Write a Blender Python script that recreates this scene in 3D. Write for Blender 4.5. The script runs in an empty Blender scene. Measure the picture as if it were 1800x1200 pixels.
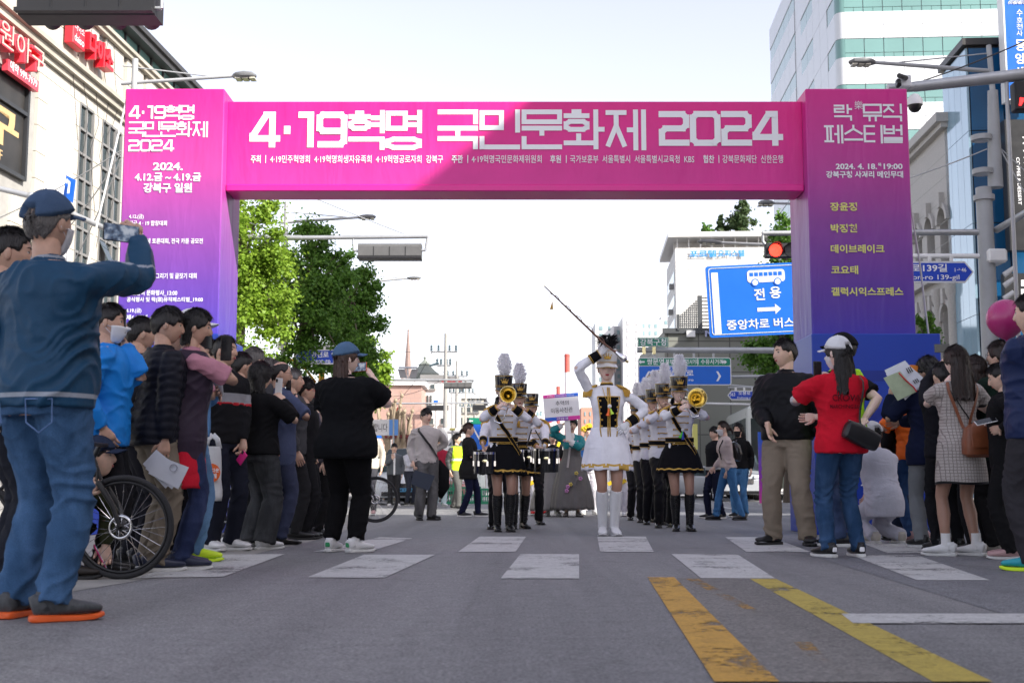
import bpy,math,random
import numpy as np
from mathutils import Vector,Matrix,noise as mnoise
PI=math.pi
rnd=random.Random(7)
rng=np.random.default_rng(7)
scene=bpy.context.scene
COL=scene.collection
# ---------------------------------------------------------------- camera, sky, sun, exposure
F=2200.0;CAMH=0.53;HOR=855.0  # focal length in pixels of an 1800 px wide picture
TH=math.atan((HOR -600.0) /F)
cam_data=bpy.data.cameras.new('camera');cam=bpy.data.objects.new('camera',cam_data);COL.objects.link(cam)
cam.location=(0,0,CAMH);cam.rotation_euler=(PI/2 +TH,0,0)
cam_data.sensor_width=36.0;cam_data.lens=36.0 *F /1800.0;cam_data.clip_start=0.05;cam_data.clip_end=3000
cam_data.dof.use_dof=True;cam_data.dof.focus_distance=13.4;cam_data.dof.aperture_fstop=5.6
scene.camera=cam
SUN_TO=Vector((0.66,-0.50,0.56)).normalized()
world=bpy.data.worlds.new('World');scene.world=world;world.use_nodes=True
wn=world.node_tree.nodes;wl=world.node_tree.links;wn.clear()
sky=wn.new('ShaderNodeTexSky');sky.sky_type='NISHITA';sky.sun_disc=False
sky.sun_elevation=math.asin(SUN_TO.z);sky.sun_rotation=math.atan2(SUN_TO.x,SUN_TO.y)
sky.air_density=1.0;sky.dust_density=1.2;sky.ozone_density=1.2
bg=wn.new('ShaderNodeBackground');bg.inputs['Strength'].default_value=0.110
wo=wn.new('ShaderNodeOutputWorld')
hsv=wn.new('ShaderNodeHueSaturation');hsv.inputs['Saturation'].default_value=0.50
wl.new(sky.outputs[0],hsv.inputs['Color']);tint=wn.new('ShaderNodeMix');tint.data_type='RGBA';tint.blend_type='MULTIPLY';tint.inputs[0].default_value=1;tint.inputs[7].default_value=(1.0,.925,.94,1);wl.new(hsv.outputs[0],tint.inputs[6]);wl.new(tint.outputs[2],bg.inputs[0]);wl.new(bg.outputs[0],wo.inputs[0])
sl=bpy.data.lights.new('sun','SUN');sl.energy=2.9;sl.angle=math.radians(0.53);sl.color=(1.0,0.955,0.87)
so=bpy.data.objects.new('sun',sl);COL.objects.link(so)
so.rotation_euler=SUN_TO.to_track_quat('Z','Y').to_euler()
vs=scene.view_settings;vs.view_transform='Standard';vs.look='None';vs.gamma=1.0;vs.use_curve_mapping=False
vs.exposure=1.62
scene.cycles.max_bounces=8;scene.cycles.diffuse_bounces=4;scene.cycles.transparent_max_bounces=12
# ---------------------------------------------------------------- measuring: a pixel of the photograph at a world depth
def P(px,py,Y):
    """point on the vertical plane y = Y that projects to the pixel"""
    dx=(px-900)/F;dy=-(py-600)/F
    wy=math.cos(TH) -dy*math.sin(TH);wz=math.sin(TH) +dy*math.cos(TH)
    k=Y/wy
    return Vector((dx*k,Y,CAMH +wz*k))
def G(px,py):
    dx=(px-900)/F;dy=-(py-600)/F
    wy=math.cos(TH) -dy*math.sin(TH);wz=math.sin(TH) +dy*math.cos(TH)
    k=-CAMH/wz
    return Vector((dx*k,wy*k,0))
# ---------------------------------------------------------------- materials
_mc={}
def M(name,col,rough=0.65,metal=0.0,var=0.10,vs_=4.0,bump=0.0,bs=40.0,stretch=None,emit=None,alpha=None,spec=0.5,coat=0.0,trans=0.0,sheen=0.0,world_space=False,ramp=None):
    if name in _mc: return _mc[name]
    m=bpy.data.materials.new(name);m.use_nodes=True;n=m.node_tree.nodes;l=m.node_tree.links
    b=n['Principled BSDF'];b.inputs['Roughness'].default_value=rough;b.inputs['Metallic'].default_value=metal
    b.inputs['Specular IOR Level'].default_value=spec;b.inputs['Coat Weight'].default_value=coat
    if sheen: b.inputs['Sheen Weight'].default_value=sheen
    tc=n.new('ShaderNodeTexCoord');src=tc.outputs['Object']
    if world_space:
        g=n.new('ShaderNodeNewGeometry');src=g.outputs['Position']
    mp=n.new('ShaderNodeMapping');l.new(src,mp.inputs[0])
    if stretch: mp.inputs['Scale'].default_value=stretch
    c4=(*col[:3],1)
    if var >0:
        nz=n.new('ShaderNodeTexNoise');nz.inputs['Scale'].default_value=vs_;nz.inputs['Detail'].default_value=6;nz.inputs['Roughness'].default_value=.62
        l.new(mp.outputs[0],nz.inputs['Vector'])
        r=n.new('ShaderNodeValToRGB');r.color_ramp.elements[0].position=.3;r.color_ramp.elements[1].position=.7
        r.color_ramp.elements[0].color=(*[max(0,c*(1-var)) for c in col[:3]],1);r.color_ramp.elements[1].color=(*[min(1,c*(1+var)) for c in col[:3]],1)
        l.new(nz.outputs['Fac'],r.inputs[0]);l.new(r.outputs[0],b.inputs['Base Color'])
        mr=n.new('ShaderNodeMapRange');mr.inputs['To Min'].default_value=max(0.02,rough-.08);mr.inputs['To Max'].default_value=min(1,rough+.08)
        l.new(nz.outputs['Fac'],mr.inputs[0]);l.new(mr.outputs[0],b.inputs['Roughness'])
    else:
        b.inputs['Base Color'].default_value=c4
    if bump >0:
        nb=n.new('ShaderNodeTexNoise');nb.inputs['Scale'].default_value=bs;nb.inputs['Detail'].default_value=5
        l.new(mp.outputs[0],nb.inputs['Vector'])
        bp=n.new('ShaderNodeBump');bp.inputs['Strength'].default_value=bump;bp.inputs['Distance'].default_value=0.01
        l.new(nb.outputs['Fac'],bp.inputs['Height']);l.new(bp.outputs[0],b.inputs['Normal'])
    if emit:
        b.inputs['Emission Color'].default_value=(*emit[:3],1);b.inputs['Emission Strength'].default_value=emit[3]
    if trans:
        b.inputs['Transmission Weight'].default_value=trans
    if alpha is not None: b.inputs['Alpha'].default_value=alpha
    _mc[name]=m
    return m
def nodes_of(m):
    return m.node_tree.nodes,m.node_tree.links,m.node_tree.nodes['Principled BSDF']
def creased(m,k):
    """small creases between the modelled folds"""
    n,l,b=nodes_of(m);tc=n.new('ShaderNodeTexCoord');mp=n.new('ShaderNodeMapping');mp.inputs['Scale'].default_value=(1,1,1.5);mp.inputs['Rotation'].default_value=(.5,.3,0);l.new(tc.outputs['Object'],mp.inputs[0])
    a=n.new('ShaderNodeTexNoise');a.noise_type='RIDGED_MULTIFRACTAL';a.inputs['Scale'].default_value=5.5;a.inputs['Detail'].default_value=3;a.inputs['Distortion'].default_value=1.1;l.new(mp.outputs[0],a.inputs['Vector'])
    bp=n.new('ShaderNodeBump');bp.inputs['Strength'].default_value=k;bp.inputs['Distance'].default_value=.012;l.new(a.outputs['Fac'],bp.inputs['Height'])
    old=b.inputs['Normal'].links[0].from_node if b.inputs['Normal'].links else None
    if old: l.new(bp.outputs[0],old.inputs['Normal'])
    else: l.new(bp.outputs[0],b.inputs['Normal'])
def faded(m,col):
    n,l,b=nodes_of(m);tc=n.new('ShaderNodeTexCoord');mp=n.new('ShaderNodeMapping');mp.inputs['Scale'].default_value=(1,1,.3);l.new(tc.outputs['Object'],mp.inputs[0])
    a=n.new('ShaderNodeTexNoise');a.inputs['Scale'].default_value=7;a.inputs['Detail'].default_value=5;l.new(mp.outputs[0],a.inputs['Vector'])
    g=n.new('ShaderNodeTexNoise');g.inputs['Scale'].default_value=320;l.new(tc.outputs['Object'],g.inputs['Vector'])
    r=n.new('ShaderNodeValToRGB');r.color_ramp.elements[0].position=.42;r.color_ramp.elements[1].position=.68;r.color_ramp.elements[0].color=(*col,1);r.color_ramp.elements[1].color=(*[min(.8,c*1.7+.02) for c in col],1);l.new(a.outputs['Fac'],r.inputs[0])
    q=n.new('ShaderNodeMix');q.data_type='RGBA';q.blend_type='OVERLAY';q.inputs[0].default_value=.5;l.new(r.outputs[0],q.inputs[6]);l.new(g.outputs['Fac'],q.inputs[7]);l.new(q.outputs[2],b.inputs['Base Color'])
_cc={}
def cloth(col,kind='cotton',rough=.85):
    key=(tuple(round(c,3) for c in col),kind)
    if key in _cc: return _cc[key]
    prm={'cotton': (.10,6,.35,55),'denim': (.30,9,.35,160),'nylon': (.08,5,.35,22),'wool': (.12,12,.5,120),'silk': (.12,5,.15,30)}[kind]
    spc=.12 if max(col) <.05 else .2
    m=M('%s_cloth_%d' % (kind,len(_cc)),col,rough=.5 if kind=='nylon' else (.4 if kind=='silk' else .92),var=prm[0],vs_=prm[1],bump=prm[2],bs=prm[3],spec=spc)
    creased(m,{'nylon': .9,'denim': .8,'silk': .5}.get(kind,.65));faded(m,col) if kind=='denim' else 0
    _cc[key]=m
    return m
SKIN=M('skin',(.68,.45,.34),rough=.5,var=.10,vs_=25,bump=.08,bs=150,spec=.4)
SKIN2=M('skin_tanned',(.54,.33,.24),rough=.5,var=.12,vs_=25,bump=.1,bs=150,spec=.4)
SKIN3=M('skin_pale',(.80,.58,.49),rough=.5,var=.07,vs_=25,bump=.05,bs=150,spec=.4)
for _m in (SKIN,SKIN2,SKIN3):
    _b=_m.node_tree.nodes['Principled BSDF'];_b.inputs['Subsurface Weight'].default_value=.12;_b.inputs['Subsurface Radius'].default_value=(.6,.2,.1);_b.inputs['Subsurface Scale'].default_value=.02
HOSE=M('skin_in_stockings',(.36,.20,.14),rough=.5,var=.06,vs_=10,sheen=.1)
LIPS=M('lips',(.45,.10,.09),rough=.35,var=.05)
LIPSTICK=M('red_lipstick',(.55,.02,.03),rough=.3,var=.03)
EYEW=M('eye_white',(.6,.56,.52),rough=.3,var=0)
EYED=M('eye_dark',(.012,.008,.006),rough=.2,var=0)
BROW=M('eyebrow',(.03,.02,.016),rough=.8,var=0)
def hairmat(name,col):
    return M('hair_'+name,col,rough=.38,var=.45,vs_=9,bump=.9,bs=26,stretch=(6,6,.7),spec=.45)
HBLK=hairmat('black',(.010,.008,.008));HBRN=hairmat('brown',(.050,.022,.014));HGRY=hairmat('grey',(.13,.12,.115));HDBR=hairmat('dark_brown',(.022,.011,.008))
BLACKP=M('black_plastic',(.015,.015,.017),rough=.35,var=.05)
STEEL=M('galvanised_steel',(.42,.43,.44),rough=.45,metal=.55,var=.12,vs_=3,bump=.05,bs=30)
GREYPAINT=M('grey_painted_steel',(.36,.37,.38),rough=.5,var=.12,vs_=2,bump=.06,bs=20)
CHROME=M('chrome',(.75,.75,.77),rough=.14,metal=1,var=.04)
BRASS=M('polished_brass',(.96,.82,.46),rough=.16,metal=1,var=.08)
GOLD=M('gold_braid',(.62,.38,.07),rough=.45,metal=.35,var=.2,vs_=60,bump=.4,bs=200)
WHITEP=M('white_paint',(.78,.78,.77),rough=.5,var=.06,vs_=3)
RUBBER=M('black_rubber',(.02,.02,.022),rough=.8,var=.15,vs_=20,bump=.2,bs=90)
GLASSD=M('dark_window_glass',(.03,.045,.05),rough=.06,var=.25,vs_=.6,spec=.8)
# ---------------------------------------------------------------- mesh builders
class Bm:
    """collects vertices and faces (with material slots) and links them as one mesh object"""
    def __init__(s): s.v=[];s.f=[];s.m=[];s.n=0
    def add(s,v,f,mi=0):
        v=np.asarray(v,dtype=float).reshape(-1,3)
        s.v.append(v);o=s.n;s.n += len(v)
        if isinstance(f,np.ndarray): f=f.tolist()
        s.f.extend([[i+o for i in q] for q in f])
        if isinstance(mi,(list,np.ndarray)): s.m.extend(list(mi))
        else: s.m.extend([mi]*len(f))
        return s
    def join(s,other):
        if other.n: s.add(np.concatenate(other.v),other.f,other.m)
        return s
    def xf(s,mat):
        a=np.array(mat);s.v=[np.c_[v,np.ones(len(v))] @ a.T[:,:3] for v in s.v];return s
    def box(s,c,d,mi=0,rz=0.0,bev=0.0,rot=None):
        x,y,z=d[0]/2,d[1]/2,d[2]/2
        if bev >0:
            b=min(bev,x*.9,y*.9,z*.9);vs_=[]
            for sx in (-1,1):
                for sy in (-1,1):
                    for sz in (-1,1):
                        vs_ += [(sx*x,sy*(y-b),sz*(z-b)),(sx*(x-b),sy*y,sz*(z-b)),(sx*(x-b),sy*(y-b),sz*z)]
            I=lambda sx,sy,sz,k: ((sx >0)*4 +(sy >0)*2 +(sz >0))*3 +k
            fs=[]
            for sgn in (-1,1):
                fs.append([I(sgn,a,b2,0) for a,b2 in ((-1,-1),(1,-1),(1,1),(-1,1))][::sgn])
                fs.append([I(a,sgn,b2,1) for a,b2 in ((-1,-1),(1,-1),(1,1),(-1,1))][::-sgn])
                fs.append([I(a,b2,sgn,2) for a,b2 in ((-1,-1),(1,-1),(1,1),(-1,1))][::sgn])
            for a in (-1,1):
                for c2 in (-1,1):
                    fs.append([I(-1,a,c2,1),I(1,a,c2,1),I(1,a,c2,2),I(-1,a,c2,2)][::-a*c2])
                    fs.append([I(a,-1,c2,0),I(a,1,c2,0),I(a,1,c2,2),I(a,-1,c2,2)][::a*c2])
                    fs.append([I(a,c2,-1,0),I(a,c2,1,0),I(a,c2,1,1),I(a,c2,-1,1)][::-a*c2])
            for sx in (-1,1):
                for sy in (-1,1):
                    for sz in (-1,1):
                        fs.append([I(sx,sy,sz,0),I(sx,sy,sz,1),I(sx,sy,sz,2)][::sx*sy*sz])
            v=np.array(vs_,float)
        else:
            v=np.array([(sx*x,sy*y,sz*z) for sx in (-1,1) for sy in (-1,1) for sz in (-1,1)],float)
            fs=[(0,1,3,2),(4,6,7,5),(0,4,5,1),(2,3,7,6),(0,2,6,4),(1,5,7,3)]
        if rot is not None: v=v @ np.array(rot.to_3x3()).T
        if rz:
            cz,sz_=math.cos(rz),math.sin(rz);v=v @ np.array([[cz,sz_,0],[-sz_,cz,0],[0,0,1]])
        return s.add(v +np.array(c,float),[list(q) for q in fs],mi)
    def bx(s,x0,x1,y0,y1,z0,z1,mi=0,bev=0.0):
        return s.box(((x0+x1)/2,(y0+y1)/2,(z0+z1)/2),(abs(x1-x0),abs(y1-y0),abs(z1-z0)),mi,0,bev)
    def tube(s,pts,r,mi=0,seg=10,cap=True,hint=None,power=2.0,closed=False):
        """r: a radius, or per point a radius or (rx, ry); rings stand square to the path"""
        p=[Vector(q) for q in pts];n=len(p)
        rr=[r]*n if not hasattr(r,'__len__') or (len(r) != n) else list(r)
        rr=[(q,q) if not hasattr(q,'__len__') else q for q in rr]
        ang=np.linspace(0,2*PI,seg,endpoint=False);ca,sa=np.cos(ang),np.sin(ang)
        if power != 2.0:
            ca=np.sign(ca)*np.abs(ca)**(2/power);sa=np.sign(sa)*np.abs(sa)**(2/power)
        V=[];prev=Vector(hint) if hint is not None else None
        for i in range(n):
            if closed: t=p[(i+1) % n]-p[i-1]
            else: t=p[min(i+1,n-1)]-p[max(i-1,0)]
            if t.length <1e-9: t=Vector((0,0,1))
            t.normalize()
            if prev is None: prev=Vector((1,0,0)) if abs(t.x) <.8 else Vector((0,1,0))
            u=prev -t*prev.dot(t)
            if u.length <1e-6: u=t.orthogonal()
            u.normalize();w=t.cross(u)
            if hint is None: prev=u
            c=np.array(p[i]);V.append(c +np.outer(ca*rr[i][0],np.array(u)) +np.outer(sa*rr[i][1],np.array(w)))
        V=np.concatenate(V);fs=[]
        for i in range(n if closed else n-1):
            a=i*seg;b=((i+1) % n)*seg
            for k in range(seg):
                k2=(k+1) % seg;fs.append([a+k,a+k2,b+k2,b+k])
        if cap and not closed:
            fs.append(list(range(seg))[::-1]);fs.append(list(range((n-1)*seg,n*seg)))
        return s.add(V,fs,mi)
    def ell(s,c,r,mi=0,nu=14,nv=9,rot=None):
        v=[]
        for j in range(nv+1):
            ph=PI*j/nv
            for i in range(nu):
                a=2*PI*i/nu;v.append((r[0]*math.sin(ph)*math.cos(a),r[1]*math.sin(ph)*math.sin(a),r[2]*math.cos(ph)))
        v=np.array(v)
        if rot is not None: v=v @ np.array(rot.to_3x3()).T
        fs=[]
        for j in range(nv):
            for i in range(nu):
                i2=(i+1) % nu;q=[j*nu+i,(j+1)*nu+i,(j+1)*nu+i2,j*nu+i2];fs.append(q)
        return s.add(v +np.array(c,float),fs,mi)
    def lathe(s,prof,c=(0,0,0),mi=0,seg=24,axis='z',rot=None):
        """prof: (radius, height) pairs"""
        v=[];a=np.linspace(0,2*PI,seg,endpoint=False)
        for r,h in prof:
            x,y,z=r*np.cos(a),r*np.sin(a),np.full(seg,h)
            v.append(np.c_[x,y,z] if axis=='z' else (np.c_[x,z,y] if axis=='y' else np.c_[z,x,y]))
        v=np.concatenate(v);fs=[]
        if rot is not None: v=v @ np.array(rot.to_3x3()).T
        for j in range(len(prof)-1):
            for k in range(seg):
                k2=(k+1) % seg;fs.append([j*seg+k,j*seg+k2,(j+1)*seg+k2,(j+1)*seg+k])
        return s.add(v+np.array(c,float),fs,mi)
    def poly(s,pts,mi=0):
        return s.add(np.array([tuple(q) for q in pts],float),[list(range(len(pts)))],mi)
    def prism(s,pts,d,mi=0):
        """outline pts (3-D, planar) pushed along d"""
        a=np.array([tuple(q) for q in pts],float);n=len(a);b=a+np.array(d,float)
        fs=[list(range(n))[::-1],list(range(n,2*n))]+[[i,(i+1) % n,n+(i+1) % n,n+i] for i in range(n)]
        return s.add(np.r_[a,b],fs,mi)
    def torus(s,c,R,r,mi=0,seg=36,rs=8,axis='x',rot=None):
        v=[];fs=[]
        for i in range(seg):
            a=2*PI*i/seg
            for j in range(rs):
                b=2*PI*j/rs;q=R+r*math.cos(b);h=r*math.sin(b)
                v.append((h,q*math.cos(a),q*math.sin(a)) if axis=='x' else ((q*math.cos(a),h,q*math.sin(a)) if axis=='y' else (q*math.cos(a),q*math.sin(a),h)))
        for i in range(seg):
            for j in range(rs):
                i2,j2=(i+1) % seg,(j+1) % rs;fs.append([i*rs+j,i2*rs+j,i2*rs+j2,i*rs+j2])
        v=np.array(v)
        if rot is not None: v=v @ np.array(rot.to_3x3()).T
        return s.add(v+np.array(c,float),fs,mi)
    def mesh(s,name,mats,smooth=False):
        me=bpy.data.meshes.new(name)
        v=np.concatenate(s.v) if s.v else np.zeros((0,3))
        nf=len(s.f);lens=np.fromiter((len(q) for q in s.f),int,nf)
        me.vertices.add(len(v));me.vertices.foreach_set('co',v.ravel())
        flat=np.fromiter((i for q in s.f for i in q),int,int(lens.sum()))
        me.loops.add(len(flat));me.loops.foreach_set('vertex_index',flat)
        me.polygons.add(nf);st=np.r_[0,np.cumsum(lens)[:-1]] if nf else np.zeros(0,int)
        me.polygons.foreach_set('loop_start',st)
        me.polygons.foreach_set('material_index',np.array(s.m,int))
        me.polygons.foreach_set('use_smooth',np.full(nf,bool(smooth)))
        me.update(calc_edges=True);me.validate()
        for m in (mats if isinstance(mats,(list,tuple)) else [mats]): me.materials.append(m)
        if smooth=='auto':
            me.set_sharp_from_angle(angle=math.radians(40))
        return me
    def obj(s,name,mats,parent=None,smooth=False,**kw):
        o=bpy.data.objects.new(name,s.mesh(name,mats,smooth));COL.objects.link(o)
        if parent is not None: o.parent=parent
        for k,v in kw.items():
            if v is not None: o[k]=v
        return o
def thing(name,label,cat,loc=(0,0,0),rz=0.0,group=None):
    o=bpy.data.objects.new(name,None);COL.objects.link(o);o.location=loc;o.rotation_euler=(0,0,rz)
    o.empty_display_size=.2;o['label']=label;o['category']=cat
    if group: o['group']=group
    return o
def dup(root,loc,rz,label=None,group=None):
    r=root.copy();COL.objects.link(r);r.location=loc;r.rotation_euler=(0,0,rz)
    if label: r['label']=label
    if group: r['group']=group
    for ch in list(root.children):
        c=ch.copy();COL.objects.link(c);c.parent=r
        for g in ch.children:
            d=g.copy();COL.objects.link(d);d.parent=c
    return r
TMP=bpy.data.scenes.new('evaluation');TVL=TMP.view_layers[0]
def evaluated_mesh(ob):
    TMP.collection.objects.link(ob);TVL.update()
    me=bpy.data.meshes.new_from_object(ob.evaluated_get(TVL.depsgraph));TMP.collection.objects.unlink(ob);return me
# ---------------------------------------------------------------- lettering
def text_bm(body,o,u,v,h=None,w=None,bold=0.0,thick=0.004,align='l',ext=0.0):
    """lettering with its lower left corner at o, reading along u, letters upright along v; fitted to height h and/or width w"""
    c=bpy.data.curves.new('lettering','FONT');c.body=body;c.size=1;c.offset=bold;c.resolution_u=3;c.space_line=1.1;c.extrude=ext
    t=bpy.data.objects.new('lettering',c)
    me=evaluated_mesh(t)
    b=Bm();n=len(me.vertices)
    co=np.empty(n*3);me.vertices.foreach_get('co',co);co=co.reshape(-1,3)
    fs=[list(p.vertices) for p in me.polygons]
    bpy.data.objects.remove(t);bpy.data.curves.remove(c);bpy.data.meshes.remove(me)
    if n==0: return b
    mn,mx=co.min(0),co.max(0);W,H=mx[0]-mn[0],mx[1]-mn[1]
    sy=h/H if h else (w/W);sx=w/W if w else sy
    x=(co[:,0]-mn[0])*sx;y=(co[:,1]-mn[1])*sy
    if align=='c': x -= W*sx/2
    if align=='r': x -= W*sx
    u=np.array(u,float);u /= np.linalg.norm(u);v=np.array(v,float);v /= np.linalg.norm(v);nn=np.cross(u,v)
    b.add(np.array(o,float)+np.outer(x,u)+np.outer(y,v)+nn*thick+np.outer(co[:,2]*sy,nn),fs)
    return b
CON={'ㄱ': [[(0,1),(1,1),(1,0)]],'ㄴ': [[(0,1),(0,0),(1,0)]],'ㄷ': [[(1,1),(0,1),(0,0),(1,0)]],
 'ㄹ': [[(0,1),(1,1),(1,.5),(0,.5),(0,0),(1,0)]],'ㅁ': [[(0,1),(1,1),(1,0),(0,0),(0,1)]],
 'ㅂ': [[(0,1),(0,0),(1,0),(1,1)],[(0,.52),(1,.52)]],'ㅅ': [[(.5,1),(.5,.62),(0,0)],[(.5,.62),(1,0)]],
 'ㅇ': [[(.2,1),(.8,1),(1,.75),(1,.25),(.8,0),(.2,0),(0,.25),(0,.75),(.2,1)]],
 'ㅈ': [[(0,1),(1,1)],[(.5,1),(.5,.6),(0,0)],[(.5,.6),(1,0)]],
 'ㅊ': [[(.35,1.08),(.65,1.08)],[(0,.8),(1,.8)],[(.5,.8),(.5,.5),(0,0)],[(.5,.5),(1,0)]],
 'ㅋ': [[(0,1),(1,1),(1,0)],[(0,.5),(1,.5)]],'ㅌ': [[(1,1),(0,1),(0,0),(1,0)],[(0,.5),(1,.5)]],
 'ㅍ': [[(0,1),(1,1)],[(0,0),(1,0)],[(.28,1),(.28,0)],[(.72,1),(.72,0)]],
 'ㅎ': [[(.38,1.12),(.62,1.12)],[(0,.86),(1,.86)],[(.2,.5),(.8,.5),(1,.36),(1,.14),(.8,0),(.2,0),(0,.14),(0,.36),(.2,.5)]]}
CHO='ㄱㄲㄴㄷㄸㄹㅁㅂㅃㅅㅆㅇㅈㅉㅊㅋㅌㅍㅎ'
JUNG='ㅏㅐㅑㅒㅓㅔㅕㅖㅗㅘㅙㅚㅛㅜㅝㅞㅟㅠㅡㅢㅣ'
JONG=['','ㄱ','ㄲ','ㄳ','ㄴ','ㄵ','ㄶ','ㄷ','ㄹ','ㄺ','ㄻ','ㄼ','ㄽ','ㄾ','ㄿ','ㅀ','ㅁ','ㅂ','ㅄ','ㅅ','ㅆ','ㅇ','ㅈ','ㅊ','ㅋ','ㅌ','ㅍ','ㅎ']
VERT={'ㅣ': [[(1,1),(1,0)]],'ㅏ': [[(.45,1),(.45,0)],[(.45,.5),(1.05,.5)]],'ㅑ': [[(.45,1),(.45,0)],[(.45,.66),(1.05,.66)],[(.45,.34),(1.05,.34)]],
 'ㅓ': [[(1,1),(1,0)],[(.2,.5),(1,.5)]],'ㅕ': [[(1,1),(1,0)],[(.2,.7),(1,.7)],[(.2,.34),(1,.34)]],
 'ㅐ': [[(.35,1),(.35,0)],[(1,1),(1,0)],[(.35,.5),(1,.5)]],'ㅔ': [[(.42,1),(.42,0)],[(1,1),(1,0)],[(-.05,.5),(.42,.5)]]}
HORZ={'ㅡ': [[(0,.5),(1,.5)]],'ㅗ': [[(0,0),(1,0)],[(.5,0),(.5,1)]],'ㅛ': [[(0,0),(1,0)],[(.32,0),(.32,1)],[(.68,0),(.68,1)]],
 'ㅜ': [[(0,1),(1,1)],[(.5,1),(.5,0)]],'ㅠ': [[(0,1),(1,1)],[(.32,1),(.32,0)],[(.68,1),(.68,0)]]}
MIX={'ㅘ': ('ㅗ','ㅏ'),'ㅝ': ('ㅜ','ㅓ'),'ㅚ': ('ㅗ','ㅣ'),'ㅟ': ('ㅜ','ㅣ'),'ㅢ': ('ㅡ','ㅣ')}
DIG={'0': [[(.15,1),(.85,1),(1,.88),(1,.12),(.85,0),(.15,0),(0,.12),(0,.88),(.15,1)]],'1': [[(.25,1),(.85,1),(.85,0)]],
 '2': [[(0,1),(.85,1),(1,.88),(1,.62),(.85,.5),(.15,.5),(0,.38),(0,0),(1,0)]],
 '4': [[(.8,1),(.55,1),(0,.28),(0,.2),(1,.2)],[(.8,1),(.8,0)]],
 '8': [[(0,1),(1,1),(1,0),(0,0),(0,1)],[(0,.52),(1,.52)]],
 '9': [[(1,.45),(.15,.45),(0,.55),(0,.9),(.15,1),(.85,1),(1,.9),(1,.12),(.85,0),(.05,0)]],
 '.': [[(.5,0),(.5,.02)]],'·': [[(.5,.45),(.5,.52)]],':': [[(.5,.15),(.5,.2)],[(.5,.75),(.5,.8)]],'~': [[(0,.42),(.3,.58),(.7,.42),(1,.58)]]}
def glyph(ch,t):
    """strokes of one block letter as (polyline list in 0..1 x 0..1)"""
    def put(strokes,x0,x1,y0,y1):
        return [[(x0+(x1-x0)*a,y0+(y1-y0)*b) for a,b in st] for st in strokes]
    if ch in DIG:
        return put(DIG[ch],t/2,{'.': .22,'·': .3,':': .3,'1': .55}.get(ch,.8)-t/2,.08+t/2,.94-t/2),{'.': .28,'·': .38,':': .36,'1': .62}.get(ch,.87)
    k=ord(ch)-0xAC00
    if k <0 or k >11171: return [],.45
    i,j,f=CHO[k//588],JUNG[(k % 588)//28],JONG[k % 28]
    dbl={'ㅆ': 'ㅅ','ㄲ': 'ㄱ'}
    out=[];lo=.44 if f else 0.0;a=t/2
    def cons(c,x0,x1,y0,y1):
        if c in dbl:
            m_=(x0+x1)/2;return put(CON[dbl[c]],x0,m_-t*.6,y0,y1)+put(CON[dbl[c]],m_+t*.6,x1,y0,y1)
        if c in 'ㅎㅊ': y1=y1-(y1-y0)*.1
        return put(CON[c],x0,x1,y0,y1)
    if j in HORZ:
        if f: out += cons(i,a,1-a,.69,1-a)+put(HORZ[j],a,1-a,.40,.53)
        else: out += cons(i,a,1-a,.5,1-a)+put(HORZ[j],a,1-a,a,.32)
    elif j in MIX:
        h,v2=MIX[j]
        if f: out += cons(i,a,.58,.72,1-a)+put(HORZ[h],a,.62,.43,.56)+put(VERT[v2],.72,1-a,.40,1-a)
        else: out += cons(i,a,.58,.5,1-a)+put(HORZ[h],a,.68,.16,.34)+put(VERT[v2],.68,1-a,a,1-a)
    else:
        wide=j in 'ㅐㅔ'
        out += cons(i,a,.46 if wide else .54,lo+a+.04,1-a-.02)+put(VERT[j],.60 if wide else .62,1-a,lo+a*.6,1-a)
    if f: out += cons(f,a,1-a,a,.27)
    return out,1.04
def block_text(body,o,w,h,t=.13,tr=0.0,normal=(0,-1,0),u=(1,0,0),v=(0,0,1),align='l',nat=None):
    """block lettering drawn stroke by stroke: w, h are the size of the whole line; superscripts in {}"""
    adv=0;items=[];small=False
    for ch in body:
        if ch=='{': small=True;continue
        if ch=='}': small=False;continue
        if ch==' ': adv += .36;continue
        st,ad=glyph(ch,t)
        k=.5 if small else 1.0
        items.append((st,adv,k,ch in DIG));adv += ad*k+tr
    sx=w/adv if w else h;sy=h
    b=Bm();U=np.array(u,float);V=np.array(v,float);N=np.array(normal,float);O=np.array(o,float)
    if align=='r': O=O-U*sx*adv
    if align=='c': O=O-U*sx*adv/2
    cnt=0
    for st,ax,k,dg in items:
        for line in st:
            for a,c in zip(line[:-1],line[1:]):
                p=np.array([(a[0]*k+ax)*sx,(a[1]*k+(.5 if k <1 else 0))*sy]);q=np.array([(c[0]*k+ax)*sx,(c[1]*k+(.5 if k <1 else 0))*sy])
                d=q-p;L=np.linalg.norm(d);d=d/L if L >1e-6 else np.array([0.,1.]);tt=t*h/2*k*(1.32 if dg else 1)
                nrm=np.array([-d[1],d[0]])*tt;e=d*tt*(.98 if min(abs(d)) <.2 else .55)
                quad=[p-e-nrm,q+e-nrm,q+e+nrm,p-e+nrm];cnt += 1;off=.003+(cnt % 13)*.0005
                b.poly([O+U*c2[0]+V*c2[1]+N*off for c2 in quad])
    return b
# ================================================================ the street frame: local x across, local y along the road
RA=math.atan(125.0/F)
RC,RS=math.cos(RA),math.sin(RA)
def rw(x,y,z=0): return Vector((x*RC+y*RS,-x*RS+y*RC,z))
def road_thing(name,label,cat,x,y,group=None): return thing(name,label,cat,rw(x,y),-RA,group)
def latdep(px,lat):
    """depth along the road at which the plane x = lat shows at picture column px"""
    return lat*F/(px-1025.0)
def zat(py,dep): return CAMH+dep*(855-py)/F
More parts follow.
